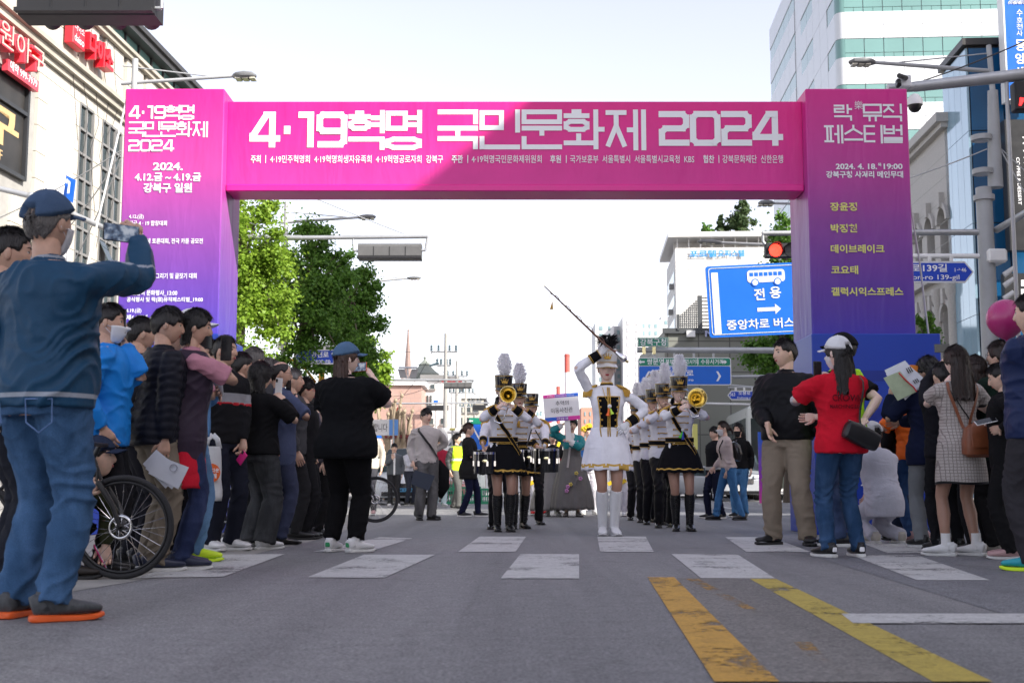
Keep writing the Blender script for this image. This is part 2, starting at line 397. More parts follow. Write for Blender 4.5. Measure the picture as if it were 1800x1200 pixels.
# ---------------------------------------------------------------- asphalt
asph=M('asphalt',(.12,.12,.13),rough=.72,var=0,world_space=True)
n,l,b=nodes_of(asph)
g=n.new('ShaderNodeNewGeometry')
def nz(sc,det=6,ro=.6,vec=None,dist=0):
    q=n.new('ShaderNodeTexNoise');q.inputs['Scale'].default_value=sc;q.inputs['Detail'].default_value=det;q.inputs['Roughness'].default_value=ro;q.inputs['Distortion'].default_value=dist
    l.new(vec or g.outputs['Position'],q.inputs['Vector']);return q
def ramp(src,stops):
    r=n.new('ShaderNodeValToRGB');cr=r.color_ramp
    while len(cr.elements) <len(stops): cr.elements.new(.5)
    for e,(p,c) in zip(cr.elements,stops): e.position=p;e.color=(*c,1) if len(c)==3 else c
    l.new(src,r.inputs[0]);return r
def mix(a,c,f,mode='MIX'):
    q=n.new('ShaderNodeMix');q.data_type='RGBA';q.blend_type=mode
    (l.new(f,q.inputs[0]) if hasattr(f,'links') else setattr(q.inputs[0],'default_value',f))
    (l.new(a,q.inputs[6]) if hasattr(a,'links') else setattr(q.inputs[6],'default_value',(*a,1)))
    (l.new(c,q.inputs[7]) if hasattr(c,'links') else setattr(q.inputs[7],'default_value',(*c,1)))
    return q.outputs[2]
mpx=n.new('ShaderNodeMapping');mpx.inputs['Scale'].default_value=(1.0,.22,1);l.new(g.outputs['Position'],mpx.inputs[0])
big=ramp(nz(.55,5,.6,mpx.outputs[0]).outputs['Fac'],[(.3,(.168,.166,.172)),(.7,(.208,.206,.212))])
agg=ramp(nz(70,6,.9).outputs['Fac'],[(.36,(.30,.30,.33)),(.5,(1,1,1)),(.64,(2.1,2.1,2.0))])
c1=mix(big.outputs[0],agg.outputs[0],1.0,'MULTIPLY')
vo=n.new('ShaderNodeTexVoronoi');vo.inputs['Scale'].default_value=70;l.new(g.outputs['Position'],vo.inputs['Vector'])
spk=ramp(vo.outputs['Distance'],[(.0,(1.9,1.88,1.8)),(.10,(1.25,1.25,1.22)),(.2,(1,1,1))])
c2=mix(c1,spk.outputs[0],.5,'MULTIPLY')
stain=ramp(nz(1.3,7,.7,None,1.2).outputs['Fac'],[(.56,(1,1,1)),(.72,(.66,.65,.64))])
c3=mix(c2,stain.outputs[0],.7,'MULTIPLY')
vc=n.new('ShaderNodeTexVoronoi');vc.feature='DISTANCE_TO_EDGE';vc.inputs['Scale'].default_value=.38
wv=nz(2.2,6,.7);wvm=mix(g.outputs['Position'],wv.outputs['Color'],.18,'ADD');l.new(wvm,vc.inputs['Vector'])
crk=ramp(vc.outputs['Distance'],[(.0,(.6,.6,.6)),(.003,(.7,.7,.7)),(.006,(1,1,1))])
c4=mix(c3,crk.outputs[0],.3,'MULTIPLY')
mpt=n.new('ShaderNodeMapping');mpt.inputs['Scale'].default_value=(1.1,.035,1);mpt.inputs['Rotation'].default_value=(0,0,-.057);l.new(g.outputs['Position'],mpt.inputs[0])
c4=mix(c4,ramp(nz(1.6,4,.6,mpt.outputs[0]).outputs['Fac'],[(.36,(.80,.80,.81)),(.62,(1.1,1.1,1.1))]).outputs[0],1.0,'MULTIPLY')
c4=mix(c4,ramp(nz(11,5,.75).outputs['Fac'],[(.3,(.80,.80,.80)),(.7,(1.18,1.18,1.17))]).outputs[0],1.0,'MULTIPLY')
l.new(c4,b.inputs['Base Color'])
bp=n.new('ShaderNodeBump');bp.inputs['Strength'].default_value=.6;bp.inputs['Distance'].default_value=.006
l.new(nz(160,4,.7).outputs['Fac'],bp.inputs['Height']);l.new(bp.outputs[0],b.inputs['Normal'])
b.inputs['Specular IOR Level'].default_value=.5
def paint(name,col,wear=.5):
    """worn road paint: alpha breaks up where traffic has rubbed it away"""
    m=M(name,col,rough=.75,var=0,world_space=True)
    global n,l,b
    n,l,b=nodes_of(m);global g
    g=n.new('ShaderNodeNewGeometry')
    dirt=ramp(nz(9,7,.7).outputs['Fac'],[(.3,tuple(c*.78 for c in col)),(.62,col)])
    sc=ramp(nz(60,4,.75).outputs['Fac'],[(.38,(.72,.72,.72)),(.55,(1,1,1))])
    l.new(mix(dirt.outputs[0],sc.outputs[0],.8,'MULTIPLY'),b.inputs['Base Color'])
    w1=nz(26,8,.8);w2=nz(2.0,4,.6)
    s=n.new('ShaderNodeMath');s.operation='ADD';l.new(w1.outputs['Fac'],s.inputs[0]);l.new(w2.outputs['Fac'],s.inputs[1])
    a=ramp(s.outputs[0],[(0.0,(0,0,0)),(1.0,(1,1,1))])
    a.color_ramp.elements[0].position=wear-.035;a.color_ramp.elements[1].position=wear+.035
    mm=n.new('ShaderNodeMath');mm.operation='MULTIPLY';mm.inputs[1].default_value=.5;l.new(s.outputs[0],mm.inputs[0]);l.new(mm.outputs[0],a.inputs[0])
    l.new(a.outputs[0],b.inputs['Alpha'])
    return m
PWHITE=paint('road_paint_white',(.56,.56,.55),.435)
PYEL=paint('road_paint_orange_yellow',(.60,.33,.04),.44)
PYEL2=paint('road_paint_yellow',(.50,.38,.06),.435)
PWORN=paint('road_paint_worn',(.45,.25,.05),.53)
CONC=M('gutter_concrete',(.30,.29,.27),rough=.9,var=.18,vs_=2.5,bump=.4,bs=90,world_space=True)
PAVE=M('pavement_blocks',(.27,.26,.25),rough=.9,var=.12,vs_=3,world_space=True)
road=bpy.data.objects.new('road',None);COL.objects.link(road);road['kind']='structure'
def sheet(name,quad,z,m,parent=None,kind='structure',th=.0):
    bm=Bm();bm.poly([(q[0],q[1],z) for q in quad])
    o=bm.obj(name,m,parent)
    if kind and parent is None: o['kind']=kind
    return o
sheet('asphalt_surface',[(-500,-60),(500,-60),(500,1800),(-500,1800)],0,asph,road)
def gq(*pp): return [G(*p) for p in pp]
for q in [((640,975),(765,975),(675,1016),(540,1015)),((915,974),(1018,974),(1018,1017),(880,1017)),((1180,974),(1297,975),(1363,1017),(1232,1016)),
          ((1497,976),(1612,976),(1740,1020),(1612,1020)),((368,975),(500,974),(392,1014),(240,1016)),
          ((668,944),(725,946),(655,968),(550,970)),((843,943),(925,943),(906,970),(805,970)),((1050,943),(1135,943),(1149,970),(1055,970)),
          ((1275,944),(1355,944),(1425,970),(1312,970)),((1490,945),(1560,945),(1680,972),(1560,972))]:
    sheet('crosswalk_stripe',gq(*q),.004,PWHITE,road)
sheet('centre_line',gq((1138,1015),(1185,1015),(1370,1200),(1256,1200)),.005,PYEL,road)
sheet('centre_line',gq((1318,1018),(1364,1018),(1745,1200),(1640,1200)),.005,PYEL2,road)
sheet('worn_line',gq((1205,1018),(1228,1018),(1345,1080),(1325,1080)),.0045,PWORN,road)
sheet('worn_line',gq((1395,1130),(1425,1130),(1500,1200),(1470,1200)),.0045,PWORN,road)
sheet('stop_line',gq((1478,1080),(1900,1080),(1930,1097),(1500,1097)),.006,PWHITE,road)
for k in range(7):  # lane dashes far down the street
    y0=30+k*9.0
    for lx in (-3.1,1.2,3.6):
        q=[rw(lx-.08,y0),rw(lx+.08,y0),rw(lx+.08,y0+4),rw(lx-.08,y0+4)]
        sheet('lane_dash',q,.005,PWHITE,road)
# smoother bluish lane surface laid right of the centre line, older rough strip between the two yellow lines
asph2=asph.copy();asph2.name='asphalt_new'
for nd in asph2.node_tree.nodes:
    if nd.type=='VALTORGB' and abs(nd.color_ramp.elements[0].color[0]-.168) <.002:
        nd.color_ramp.elements[0].color=(.150,.152,.168,1);nd.color_ramp.elements[1].color=(.172,.175,.19,1)
sheet('lane_surface',[rw(1.75,3.0),rw(9,3.0),rw(9,30),rw(1.75,30)],.002,asph2,road)
asph3=asph.copy();asph3.name='asphalt_old'
for nd in asph3.node_tree.nodes:
    if nd.type=='VALTORGB' and abs(nd.color_ramp.elements[0].color[0]-.168) <.002:
        nd.color_ramp.elements[0].color=(.135,.127,.122,1);nd.color_ramp.elements[1].color=(.19,.178,.168,1)
sheet('old_strip',gq((1190,1016),(1330,1016),(1660,1200),(1330,1200)),.0035,asph3,road)
# concrete gutter apron on the left, kerb and pavements
gut=gq((-700,1140),(0,1062),(110,1042),(210,1026),(310,1008),(400,986),(470,968),(545,952),(600,935),(640,915),(655,903))
sheet('gutter_apron',list(gut)+[(-9,24),(-9,2)],.0022,CONC,None)
def strip_thing(name,x0,x1,y0,y1,z,m,kind='structure'):
    bm=Bm();bm.box((0,0,z/2-.25),(x1-x0,y1-y0,z+.5),0,0,.02)
    o=bm.obj(name,m);o.location=rw((x0+x1)/2,(y0+y1)/2);o.rotation_euler=(0,0,-RA);o['kind']=kind
    return o
strip_thing('kerb',-9.2,-9.0,1,200,.14,CONC);strip_thing('pavement',-13.9,-9.203,1,200,.135,PAVE)
strip_thing('kerb',9.0,9.2,20,34,.14,CONC);strip_thing('pavement',9.203,13.9,20,34,.135,PAVE)
strip_thing('kerb',9.0,9.2,42,300,.14,CONC);strip_thing('pavement',9.203,13.9,42,300,.135,PAVE)
# ---------------------------------------------------------------- the festival arch
def grad_mat(name,stops,z0,z1,rough=.42):
    m=M(name,(.5,.1,.4),rough=rough,var=0,spec=.4)
    global n,l,b,g
    n,l,b=nodes_of(m);g=n.new('ShaderNodeNewGeometry')
    sp=n.new('ShaderNodeSeparateXYZ');l.new(g.outputs['Position'],sp.inputs[0])
    mr=n.new('ShaderNodeMapRange');mr.inputs['From Min'].default_value=z0;mr.inputs['From Max'].default_value=z1;l.new(sp.outputs['Z'],mr.inputs[0])
    r=ramp(mr.outputs[0],stops)
    fb=ramp(nz(2.4,5,.6).outputs['Fac'],[(.3,(.93,.93,.93)),(.7,(1.03,1.03,1.03))])
    l.new(mix(r.outputs[0],fb.outputs[0],1,'MULTIPLY'),b.inputs['Base Color'])
    # cloth skin: faint weave and slack folds
    mp_=n.new('ShaderNodeMapping');mp_.inputs['Scale'].default_value=(1,1,.25);mp_.inputs['Rotation'].default_value=(0,.5,0);l.new(g.outputs['Position'],mp_.inputs[0])
    b1=n.new('ShaderNodeBump');b1.inputs['Strength'].default_value=.65;b1.inputs['Distance'].default_value=.03;l.new(nz(3.2,3,.5,mp_.outputs[0],.5).outputs['Fac'],b1.inputs['Height'])
    b2=n.new('ShaderNodeBump');b2.inputs['Strength'].default_value=.25;b2.inputs['Distance'].default_value=.002;l.new(nz(220,2,.5).outputs['Fac'],b2.inputs['Height'])
    l.new(b1.outputs[0],b2.inputs['Normal']);l.new(b2.outputs[0],b.inputs['Normal'])
    return m
ARCHC=grad_mat('arch_print_gradient',[(.0,(.035,.045,.38)),(.34,(.05,.042,.38)),(.50,(.13,.045,.34)),(.66,(.27,.055,.31)),(.80,(.50,.05,.30)),(1,(.66,.02,.25))],.6,5.1)
BEAMC=grad_mat('beam_print',[(0,(.66,.035,.30)),(1,(.76,.012,.24))],3.95,4.9)
LIPC=M('magenta_trim',(.74,.01,.27),rough=.35,var=.05)
BASEC=M('arch_base_blue',(.008,.045,.38),rough=.4,var=.07,vs_=.8,bump=.05,bs=3)
BASEC2=M('arch_base_dark_motif',(.006,.026,.26),rough=.4,var=.04)
LETW=M('white_vinyl_letter',(.84,.84,.86),rough=.5,var=0)
LETY=M('pale_yellow_letter',(.72,.68,.20),rough=.5,var=0)
Y0=14.2;ZT=P(900,156,Y0).z
arch=thing('festival_arch','tall pink to blue printed festival arch spanning the road','arch',(0,Y0,0))
def fx(px,Y=Y0): return (px-900)/F*Y*(1.0)  # column at horizon height
XL0,XL1,XR0,XR1=-4.52,-3.36,3.43,4.62
def LY(w): return w-Y0
for (a,c,nm) in ((XL0,XL1,'left'),(XR0,XR1,'right')):
    pb=Bm();pb.bx(a,c,0,.95,2.24,ZT,0,.012)
    pb.obj('pillar',ARCHC,arch)
    bs_=Bm();e0,e1=(a-.18,c+.05) if nm=='left' else (a-.06,c+.2)
    bs_.bx(e0,e1,-.22,1.1,.0,2.24,0,.01)
    q=bs_.obj('pillar_base',BASEC,arch)
    mo=Bm()  # broad darker lettering-like shapes printed on the base
    for st in glyph('국',.16)[0]+[[(p[0],p[1]) for p in s_] for s_ in []]:
        for s0,s1 in zip(st[:-1],st[1:]):
            x_0,x_1=sorted((s0[0],s1[0]));z_0,z_1=sorted((s0[1],s1[1]))
            mo.bx(e0+.15+x_0*.9-.07,e0+.15+x_1*.9+.07,-.2235-.0004*len(mo.f)/6,-.222,.75+z_0*1.1-.06,.75+z_1*1.1+.06)
    mo.obj('motif',BASEC2,q)
ZB0,ZB1=P(900,325,14.4).z,P(900,179,14.4).z
bb=Bm();bb.bx(XL1+.002,XR0-.002,.2,.62,ZB0,ZB1);bb.obj('beam',BEAMC,arch)
lip=Bm();lip.bx(XL1+.003,XR0-.003,.17,.63,P(900,336,14.37).z,ZB0-.001,0,.01);lip.obj('beam_trim',LIPC,arch)
def fitbox(x0,x1,ytop,ybot,Y):
    a=P(x0,ybot,Y);c=P(x1,ytop,Y);return a,c.x-a.x,c.z-a.z
def arch_block(s,x0,x1,yt,yb,Y,mat,t=.13,align='l',nm='lettering'):
    if yb-yt <22: return arch_text(s.replace('{','').replace('}',''),x0,x1,yt,yb,Y,mat,.03)
    if yb-yt <40: t=.115
    a,w,h=fitbox(x0,x1,yt,yb,Y)
    o=(a.x,Y-.001-Y0,a.z);block_text(s,o,w,h,t).obj(nm,mat,arch)
def arch_text(s,x0,x1,yt,yb,Y,mat,bold=.0,nm='lettering'):
    a,w,h=fitbox(x0,x1,yt,yb,Y)
    text_bm(s,(a.x,Y-.004-Y0,a.z),(1,0,0),(0,0,1),h=h,w=w,bold=bold).obj(nm,mat,arch)
arch_block('4·19혁명',440,744,194,264,14.4,LETW,.12);arch_block('국민문화제',769,1138,193,263,14.4,LETW,.12);arch_block('2024',1160,1378,193,261,14.4,LETW,.12)
for s_,x0,x1,bo in (('주최 ㅣ',441,468,.02),('4·19민주혁명회  4·19혁명희생자유족회  4·19혁명공로자회  강북구',475,779,.006),('주관 ㅣ',794,823,.02),('4·19혁명국민문화제위원회',829,952,.006),
                       ('후원 ㅣ',967,996,.02),('국가보훈부  서울특별시  서울특별시교육청  KBS',1002,1220,.006),('협찬 ㅣ',1236,1264,.02),('강북문화재단  신한은행',1270,1376,.006)):
    arch_text(s_,x0,x1,273,287,14.4,LETW,bo)
arch_block('4·19혁명',227,343,185,211,Y0,LETW,.15);arch_block('국민문화제',226,367,214,241,Y0,LETW,.15);arch_block('2024',226,308,245,268,Y0,LETW,.15)
arch_block('2024.',269,322,286,300,Y0,LETW,.15);arch_block('4.12.{금} ~ 4.19.{금}',237,354,304,319,Y0,LETW,.15);arch_block('강북구 일원',252,338,322,339,Y0,LETW,.15)
for s_,x0,x1,yt,yb in (('4.12.(금)',227,253,377,386),('전국 4 · 19 합창대회',227,294,388,397),('4.13.(토)',226,252,407,416),('전국 대학생 토론대회, 전국 카툰 공모전',226,357,419,429),('4.14.(일)',226,252,438,447),('함께 걷기대회',226,270,449,459),
                           ('4.16.(화)',225,250,469,478),('전국 학생 그림그리기 및 글짓기 대회',225,346,480,490),('4.18.(화)',224,250,499,508),('시민참여 문화행사_13:00',224,312,510,520),('공식행사 및 락(樂)뮤직페스티벌_19:00',223,357,522,532),('4.19.(금)',222,249,542,551),('제64주년 4·19혁명 기념식',222,330,553,563)):
    arch_text(s_,x0,x1,yt,yb,Y0,LETW,.015)
arch_block('락',1466,1498,184,213,Y0,LETW,.12);arch_text('樂',1502,1516,178,193,Y0,LETW,-.005);arch_block('뮤직',1517,1586,183,214,Y0,LETW,.12);arch_block('페스티벌',1449,1587,220,252,Y0,LETW,.12)
arch_block('2024. 4. 18.',1469,1541,288,298,Y0,LETW,.15);arch_text('목',1543,1549,287,293,Y0,LETW,.02);arch_block('19:00',1553,1586,288,298,Y0,LETW,.15);arch_block('강북구청 사거리 메인무대',1452,1587,301,313,Y0,LETW,.12)
for s_,x0,x1,yt,yb in (('장윤정',1459,1506,356,371),('박정현',1460,1506,394,409),('데이브레이크',1460,1554,430,445),('코요태',1461,1508,467,482),('갤럭시익스프레스',1461,1587,505,520)):
    arch_block(s_,x0,x1,yt,yb,Y0,LETY,.14)
YB=Y0-.222
arch_text('4·19혁명 국민문화제',1513,1622,846,857,YB,LETW,.01);arch_text('NATIONAL CULTURAL FESTIVAL',1540,1632,861,866,YB,LETW)
fl=Bm()  # guy ropes
rope=M('white_rope',(.6,.6,.58),rough=.8,var=.05)
fl.tube([(XL0+.02,.05,ZT-.02),(-4.9,-.4,2.2),(-5.1,-.6,.02)],.012,0,6);fl.obj('guy_rope',rope,arch);fl=Bm();fl.tube([(XR1,.5,ZT-.05),(XR1+.2,.4,3.2),(XR1+.45,.35,.02)],.012,0,6)
fl.obj('guy_rope',rope,arch)
# ---------------------------------------------------------------- left commercial building
STONE=M('pale_limestone',(.50,.47,.41),rough=.8,var=.07,vs_=1.1,bump=.08,bs=30,world_space=True)
STONEJ=M('stone_backing',(.33,.32,.30),rough=.9,var=.1)
CORN=M('weathered_cornice',(.40,.37,.31),rough=.85,var=.22,vs_=2.2,bump=.2,bs=12,stretch=(1,.3,1))
FRAMEG=M('grey_window_frame',(.20,.195,.19),rough=.5,var=.06)
FRAMED=M('dark_window_frame',(.03,.031,.034),rough=.45,var=.06)
GL_GREEN=M('green_tinted_glass',(.10,.20,.19),rough=.08,var=.25,vs_=.35,spec=.8)
ROOFD=M('dark_roof_metal',(.035,.033,.033),rough=.5,var=.1)
lb=road_thing('corner_building','pale stone shop building in sun at left with red letter signs','building',-14,35.2)
def L_(x,y): return (x+14,y-36)
w=Bm();w.bx(-12,-.08,-20,14,0,13.7);w.bx(-12,-1.6,-20,14,13.7,15.9);w.obj('wall',STONEJ,lb)
cor=Bm()
for z0,z1,o1 in ((11.55,11.72,.10),(11.72,11.92,.22),(11.92,12.05,.34)): cor.bx(-.079,o1,-20,13.9,z0,z1+.001)
cor.obj('cornice',CORN,lb)
co2=Bm();co2.bx(-.6,.12,-20,14.02,13.7,13.84);co2.bx(-.6,.2,-20,14.04,13.84,13.95);co2.obj('parapet_ledge',CORN,lb)
rf=Bm();rf.bx(-12,-1.15,-20,14.5,15.9,16.12);rf.bx(-12,-1.05,-20,14.6,16.12,16.3);rf.obj('roof',ROOFD,lb)
pane_me=None
for k in range(21):
    y=-14+k*1.28
    pm=Bm();pm.bx(-1.6,-1.52,y+.05,y+1.2,13.96,15.88);pm.obj('glass_pane',GL_GREEN,lb)
fm=Bm()
for k in range(22): fm.bx(-1.6,-1.46,-14.04+k*1.28,-13.96+k*1.28,13.951,15.899)
fm.obj('glazing_frame',FRAMED,lb)
ycuts=[16,18,20,22,24,30.2,31.45,32.4,33.4,34.1,35.1,35.75,37.3,38.5,39.7,40.9,42.1,43.3,44.5,45.7,46.9,48.1,49.3]
zc=[3.5+.7*i for i in range(12)]+[11.54]
unit=Bm();unit.box((0,0,0),(1,1,1));unit_me=unit.mesh('stone_panel',STONE)
holes=[(24,30.9,8.2,10.6),(34.1,35.1,4.2,11.2),(35.75,37.3,4.2,11.2),(43.3,44.5,4.2,11.2),(45.7,46.9,4.2,11.2)]
def inhole(y0,y1,z0,z1): return any(y0 <h[1]-.01 and y1 >h[0]+.01 and z0 <h[3]-.01 and z1 >h[2]+.01 for h in holes)
for i in range(len(ycuts)-1):
    for k in range(len(zc)-1):
        y0_,y1_,z0_,z1_=ycuts[i],ycuts[i+1],zc[k],zc[k+1]
        if i <5 and k <6: continue
        if inhole(y0_,y1_,z0_,z1_): continue
        o=bpy.data.objects.new('stone_panel',unit_me);COL.objects.link(o);o.parent=lb
        o.location=(-.04+rnd.uniform(-.002,.002),(y0_+y1_)/2-36,(z0_+z1_)/2);o.scale=(.078,y1_-y0_-.02,z1_-z0_-.018)
for y0_ in [24+1.5*i for i in range(4)]+[30.9,32.3,33.8,35.75,37.5,39.2,41,43,45,47,48.6]:
    for z0_ in (12.06,12.88):
        o=bpy.data.objects.new('stone_panel',unit_me);COL.objects.link(o);o.parent=lb
        o.location=(-.04,y0_-36+.75,z0_+.4);o.scale=(.076,1.42,.79)
def grid_window(y0,y1,z0,z1,nc,nr,open_=None):
    fr=Bm()
    for i in range(nc+1):
        y=y0+(y1-y0)*i/nc;fr.bx(-.079,.02,y-36-.035,y-36+.035,z0,z1)
    for k in range(nr+1):
        z=z0+(z1-z0)*k/nr;fr.bx(-.078,.016,y0-36,y1-36,z-.035,z+.035)
    f=fr.obj('window',FRAMEG,lb)
    for i in range(nc):
        for k in range(nr):
            a,c=y0+(y1-y0)*i/nc+.036,y0+(y1-y0)*(i+1)/nc-.036;z_0,z_1=z0+(z1-z0)*k/nr+.036,z0+(z1-z0)*(k+1)/nr-.036
            pn=Bm()
            if open_==(i,k): pn.prism([(-.02,a-36,z_1),(-.02,c-36,z_1),(.28,c-36,z_0),(.28,a-36,z_0)],(.02,0,0))
            else: pn.bx(-.06,-.045,a-36,c-36,z_0,z_1)
            pn.obj('pane',GLASSD,f)
grid_window(34.12,35.08,4.2,11.2,2,10);grid_window(35.78,37.28,4.2,11.2,3,10,(0,4));grid_window(43.3,44.5,4.2,11.2,2,10);grid_window(45.7,46.9,4.2,11.2,2,10)
# big dark shop window with gold lettering
dw=Bm()
for y in (24,25.7,27.4,29.1,30.85): dw.bx(-.079,.05,y-36-.05,y-36+.05,8.2,10.6)
for z in (8.2,9.85,10.6): dw.bx(-.078,.045,24-36,30.9-36,z-.05,z+.05)
dwo=dw.obj('shop_window',FRAMED,lb)
PANEB=M('smoked_shop_glass',(.030,.027,.025),rough=.35,spec=.3,var=.4,vs_=1.5)
for i in range(4):
    for (z_0,z_1) in ((8.26,9.79),(9.91,10.54)):
        pn=Bm();pn.bx(-.05,-.03,24+1.7*i-36+.06,24+1.7*(i+1)-36-.06,z_0,z_1);pn.obj('pane',PANEB,dwo)
LGOLD=M('gold_vinyl',(.55,.38,.18),rough=.5,var=.15,vs_=6);LRED=M('red_sign_plastic',(.62,.015,.03),rough=.35,var=.06);LRED_E=M('red_sign_edge',(.75,.06,.09),rough=.4,var=.1)
text_bm('아구',(-.025,26.6-36,8.75),(0,1,0),(0,0,1),w=3.9,h=1.0,bold=.03).obj('lettering',LGOLD,lb)
text_bm('3F',(-.022,29.35-36,8.36),(0,1,0),(0,0,1),h=.26).obj('lettering',LGOLD,lb)
# shop banner, pale pink
BANW=M('white_banner',(.74,.73,.73),rough=.6,var=.03);BANP=M('pink_banner_print',(.66,.50,.60),rough=.6,var=.05)
bn=Bm();bn.bx(.01,.03,32.0-36,33.7-36,6.6,11.15);bo=bn.obj('banner',BANW,lb)
bp2=Bm();bp2.bx(.031,.034,32.35-36,33.4-36,8.9,10.7);bo2=bp2.obj('banner_print',BANP,bo)
bt=Bm();bt.prism([(.0345,32.45-36,9.1),(.0345,32.9-36,10.4),(.0345,33.3-36,9.0),(.0345,32.95-36,9.3)],(.003,0,0));bt.obj('banner_mark',BANW,bo)
text_bm('다이소',(.22,33.7-36,12.45),(0,1,0),(0,0,1),w=1.8,h=.72,bold=.04,ext=.2).obj('sign_letters',LRED,lb)
sq=Bm();sq.bx(.05,.30,32.75-36,33.55-36,12.45,13.25,0,.02);sqo=sq.obj('sign_box',LRED,lb)
text_bm('daiso',(.303,32.83-36,12.55),(0,1,0),(0,0,1),w=.64).obj('sign_box_print',LETW,sqo)
text_bm('다이소',(.303,32.83-36,12.85),(0,1,0),(0,0,1),w=.64).obj('sign_box_print',LETW,sqo)
text_bm('만원아구',(.22,27.6-36,10.88),(0,1,0),(0,0,1),w=3.3,h=.62,bold=.03,ext=.2).obj('sign_letters',LRED_E,lb);text_bm('만원아구',(.40,27.6-36,10.88),(0,1,0),(0,0,1),w=3.3,h=.62,bold=.0).obj('sign_letters_front',M('sign_cream',(.55,.42,.36),rough=.5,var=.05),lb)
rb=Bm();rb.bx(.05,.2,29.3-36,31.0-36,10.5,10.78);ro=rb.obj('sign_box',LRED_E,lb)
text_bm('예약 999-7979',(.204,29.4-36,10.56),(0,1,0),(0,0,1),w=1.5,bold=.01).obj('sign_box_print',LETW,ro)
# hanging cables on the facade
cab=Bm()
for k in range(5):
    y_=33.5-36+k*.7;cab.tube([(.12,y_+.3*math.sin(q*2.1+k),13.6-q*.9) for q in range(5+k)],.008,0,5)
cab.obj('cable',BLACKP,lb)
lw=Bm()
for y_ in (27.5,29.6,31): lw.bx(-.07,.25,y_-36-.5,y_-36+.5,6.6,6.75);lw.bx(-.07,.02,y_-36-.45,y_-36+.45,5.2,6.5,1)
lw.obj('sill',[CORN,GLASSD],lb)
# ---------------------------------------------------------------- right: stone building with arched windows, blue glass building
STONE2=M('grey_granite',(.42,.40,.38),rough=.8,var=.10,vs_=14,bump=.05,bs=50,world_space=True)
rbd=road_thing('stone_building','grey granite building with arched windows behind the right pillar','building',14,50.8)
wl2=Bm();wl2.bx(.5,12,-3.2,8,0,14.2);wl2.obj('wall',STONE2,rbd)
fc=Bm()
def arch_bay(bm,y0,y1,zb,zt,aw,zs):
    """front wall strips leaving an arched opening of width aw between zb and the spring zs"""
    yc=(y0+y1)/2;r=aw/2
    bm.bx(0,.5,y0,yc-r,zb,zt);bm.bx(0,.5,yc+r,y1,zb,zt)
    N=10
    for i in range(N):
        a,c=yc-r+aw*i/N,yc-r+aw*(i+1)/N;za=zs+math.sqrt(max(0,r*r-(a-yc)**2));zc_=zs+math.sqrt(max(0,r*r-(c-yc)**2))
        bm.prism([(0,a,za),(0,c,zc_),(0,c,zt),(0,a,zt)],(.5,0,0))
bays=[(-3.2,-1.35),(-1.35,.5),(.5,2.35),(2.35,4.2),(4.2,6.05)]
for (a,c) in bays:
    arch_bay(fc,a+.001,c-.001,9.0,11.9,1.1,10.7);arch_bay(fc,a+.001,c-.001,3.4,8.2,1.2,6.9)
fc.bx(0,.5,-3.2,8,11.901,14.2);fc.bx(0,.5,-3.2,8,8.201,8.999);fc.bx(0,.5,-3.2,8,0,3.399);fc.bx(0,.5,6.05,8,3.4,11.9)
fc.obj('facade',STONE2,rbd)
CO3=Bm();CO3.bx(-.25,.5,-3.3,8.1,14.2,14.4);CO3.bx(-.45,.5,-3.4,8.2,14.4,14.75);CO3.bx(-.3,0,-3.3,8,8.55,8.85);CO3.obj('cornice',STONE2,rbd)
for (a,c) in bays:
    yc=(a+c)/2
    for zs,r in ((10.7,.55),(6.9,.6)):
        ar=Bm();N=12
        for i in range(N):
            t0,t1=PI*i/N,PI*(i+1)/N
            ar.prism([(-.12,yc+q*math.cos(t),zs+q*math.sin(t)) for q,t in ((r,t0),(r+.2,t0),(r+.2,t1),(r,t1))],(.13,0,0))
        ar.bx(-.2,.01,yc-.16,yc+.16,zs+r+.02,zs+r+.6);ar.obj('arch_moulding',STONE2,rbd)
        wd=Bm();wd.bx(.35,.42,yc-r,yc+r,zs-1.7 if zs >9 else zs-3.4,zs+r)
        wo_=wd.obj('window',GLASSD,rbd)
        f2=Bm();f2.bx(.30,.36,yc-.03,yc+.03,zs-1.7,zs+r);f2.bx(.30,.36,yc-r,yc+r,zs-.03,zs+.03);f2.obj('frame',FRAMEG,wo_)
for (a,c) in bays:
    cl=Bm();cl.lathe([(.24,3.4),(.2,3.6),(.19,7.6),(.26,7.8),(.28,8.2)],(-.05,a,0),0,14);cl.obj('column',STONE2,rbd,smooth='auto')
jn=Bm()
for z in np.arange(9.0,14.1,.85): jn.bx(-.004,-.002,-3.2,8,z-.012,z+.012)
jn.obj('masonry_joints',STONEJ,rbd)
bgd=road_thing('blue_glass_building','blue glazed building right of the stone one with vertical shop signs','building',14,45.0)
BLG=M('pale_sky_glass_panel',(.28,.42,.52),rough=.10,var=.16,vs_=.5,spec=.9,metal=.15,stretch=(1,1,.25))  # the sky's reflection on the street face is put into the pale colour
BLD=M('deep_blue_glass_panel',(.012,.085,.20),rough=.10,var=.15,vs_=.5,spec=.8)
core=Bm();core.bx(.1,9,.1,3.0,0,16.5);core.obj('wall',FRAMED,bgd)
for k in range(4):
    for z0_,z1_ in ((0,3.6),(3.62,6.6),(6.62,9.9),(9.92,13.3),(13.32,16.4)):
        q=Bm();q.bx(0,.08,.02+k*.74,.02+(k+1)*.74-.02,z0_,z1_);q.obj('glass_panel',BLG,bgd)
for k in range(4):
    for z0_,z1_ in ((0,3.6),(3.64,6.6),(6.64,9.9),(9.94,13.3),(13.34,16.4)):
        q=Bm();q.bx(.12+k*1.2,.12+(k+1)*1.2-.05,.0,.08,z0_,z1_);q.obj('glass_panel',BLD,bgd)
q=Bm();q.bx(-.12,9.2,-.12,3.1,16.5,16.75);q.obj('roof',ROOFD,bgd)
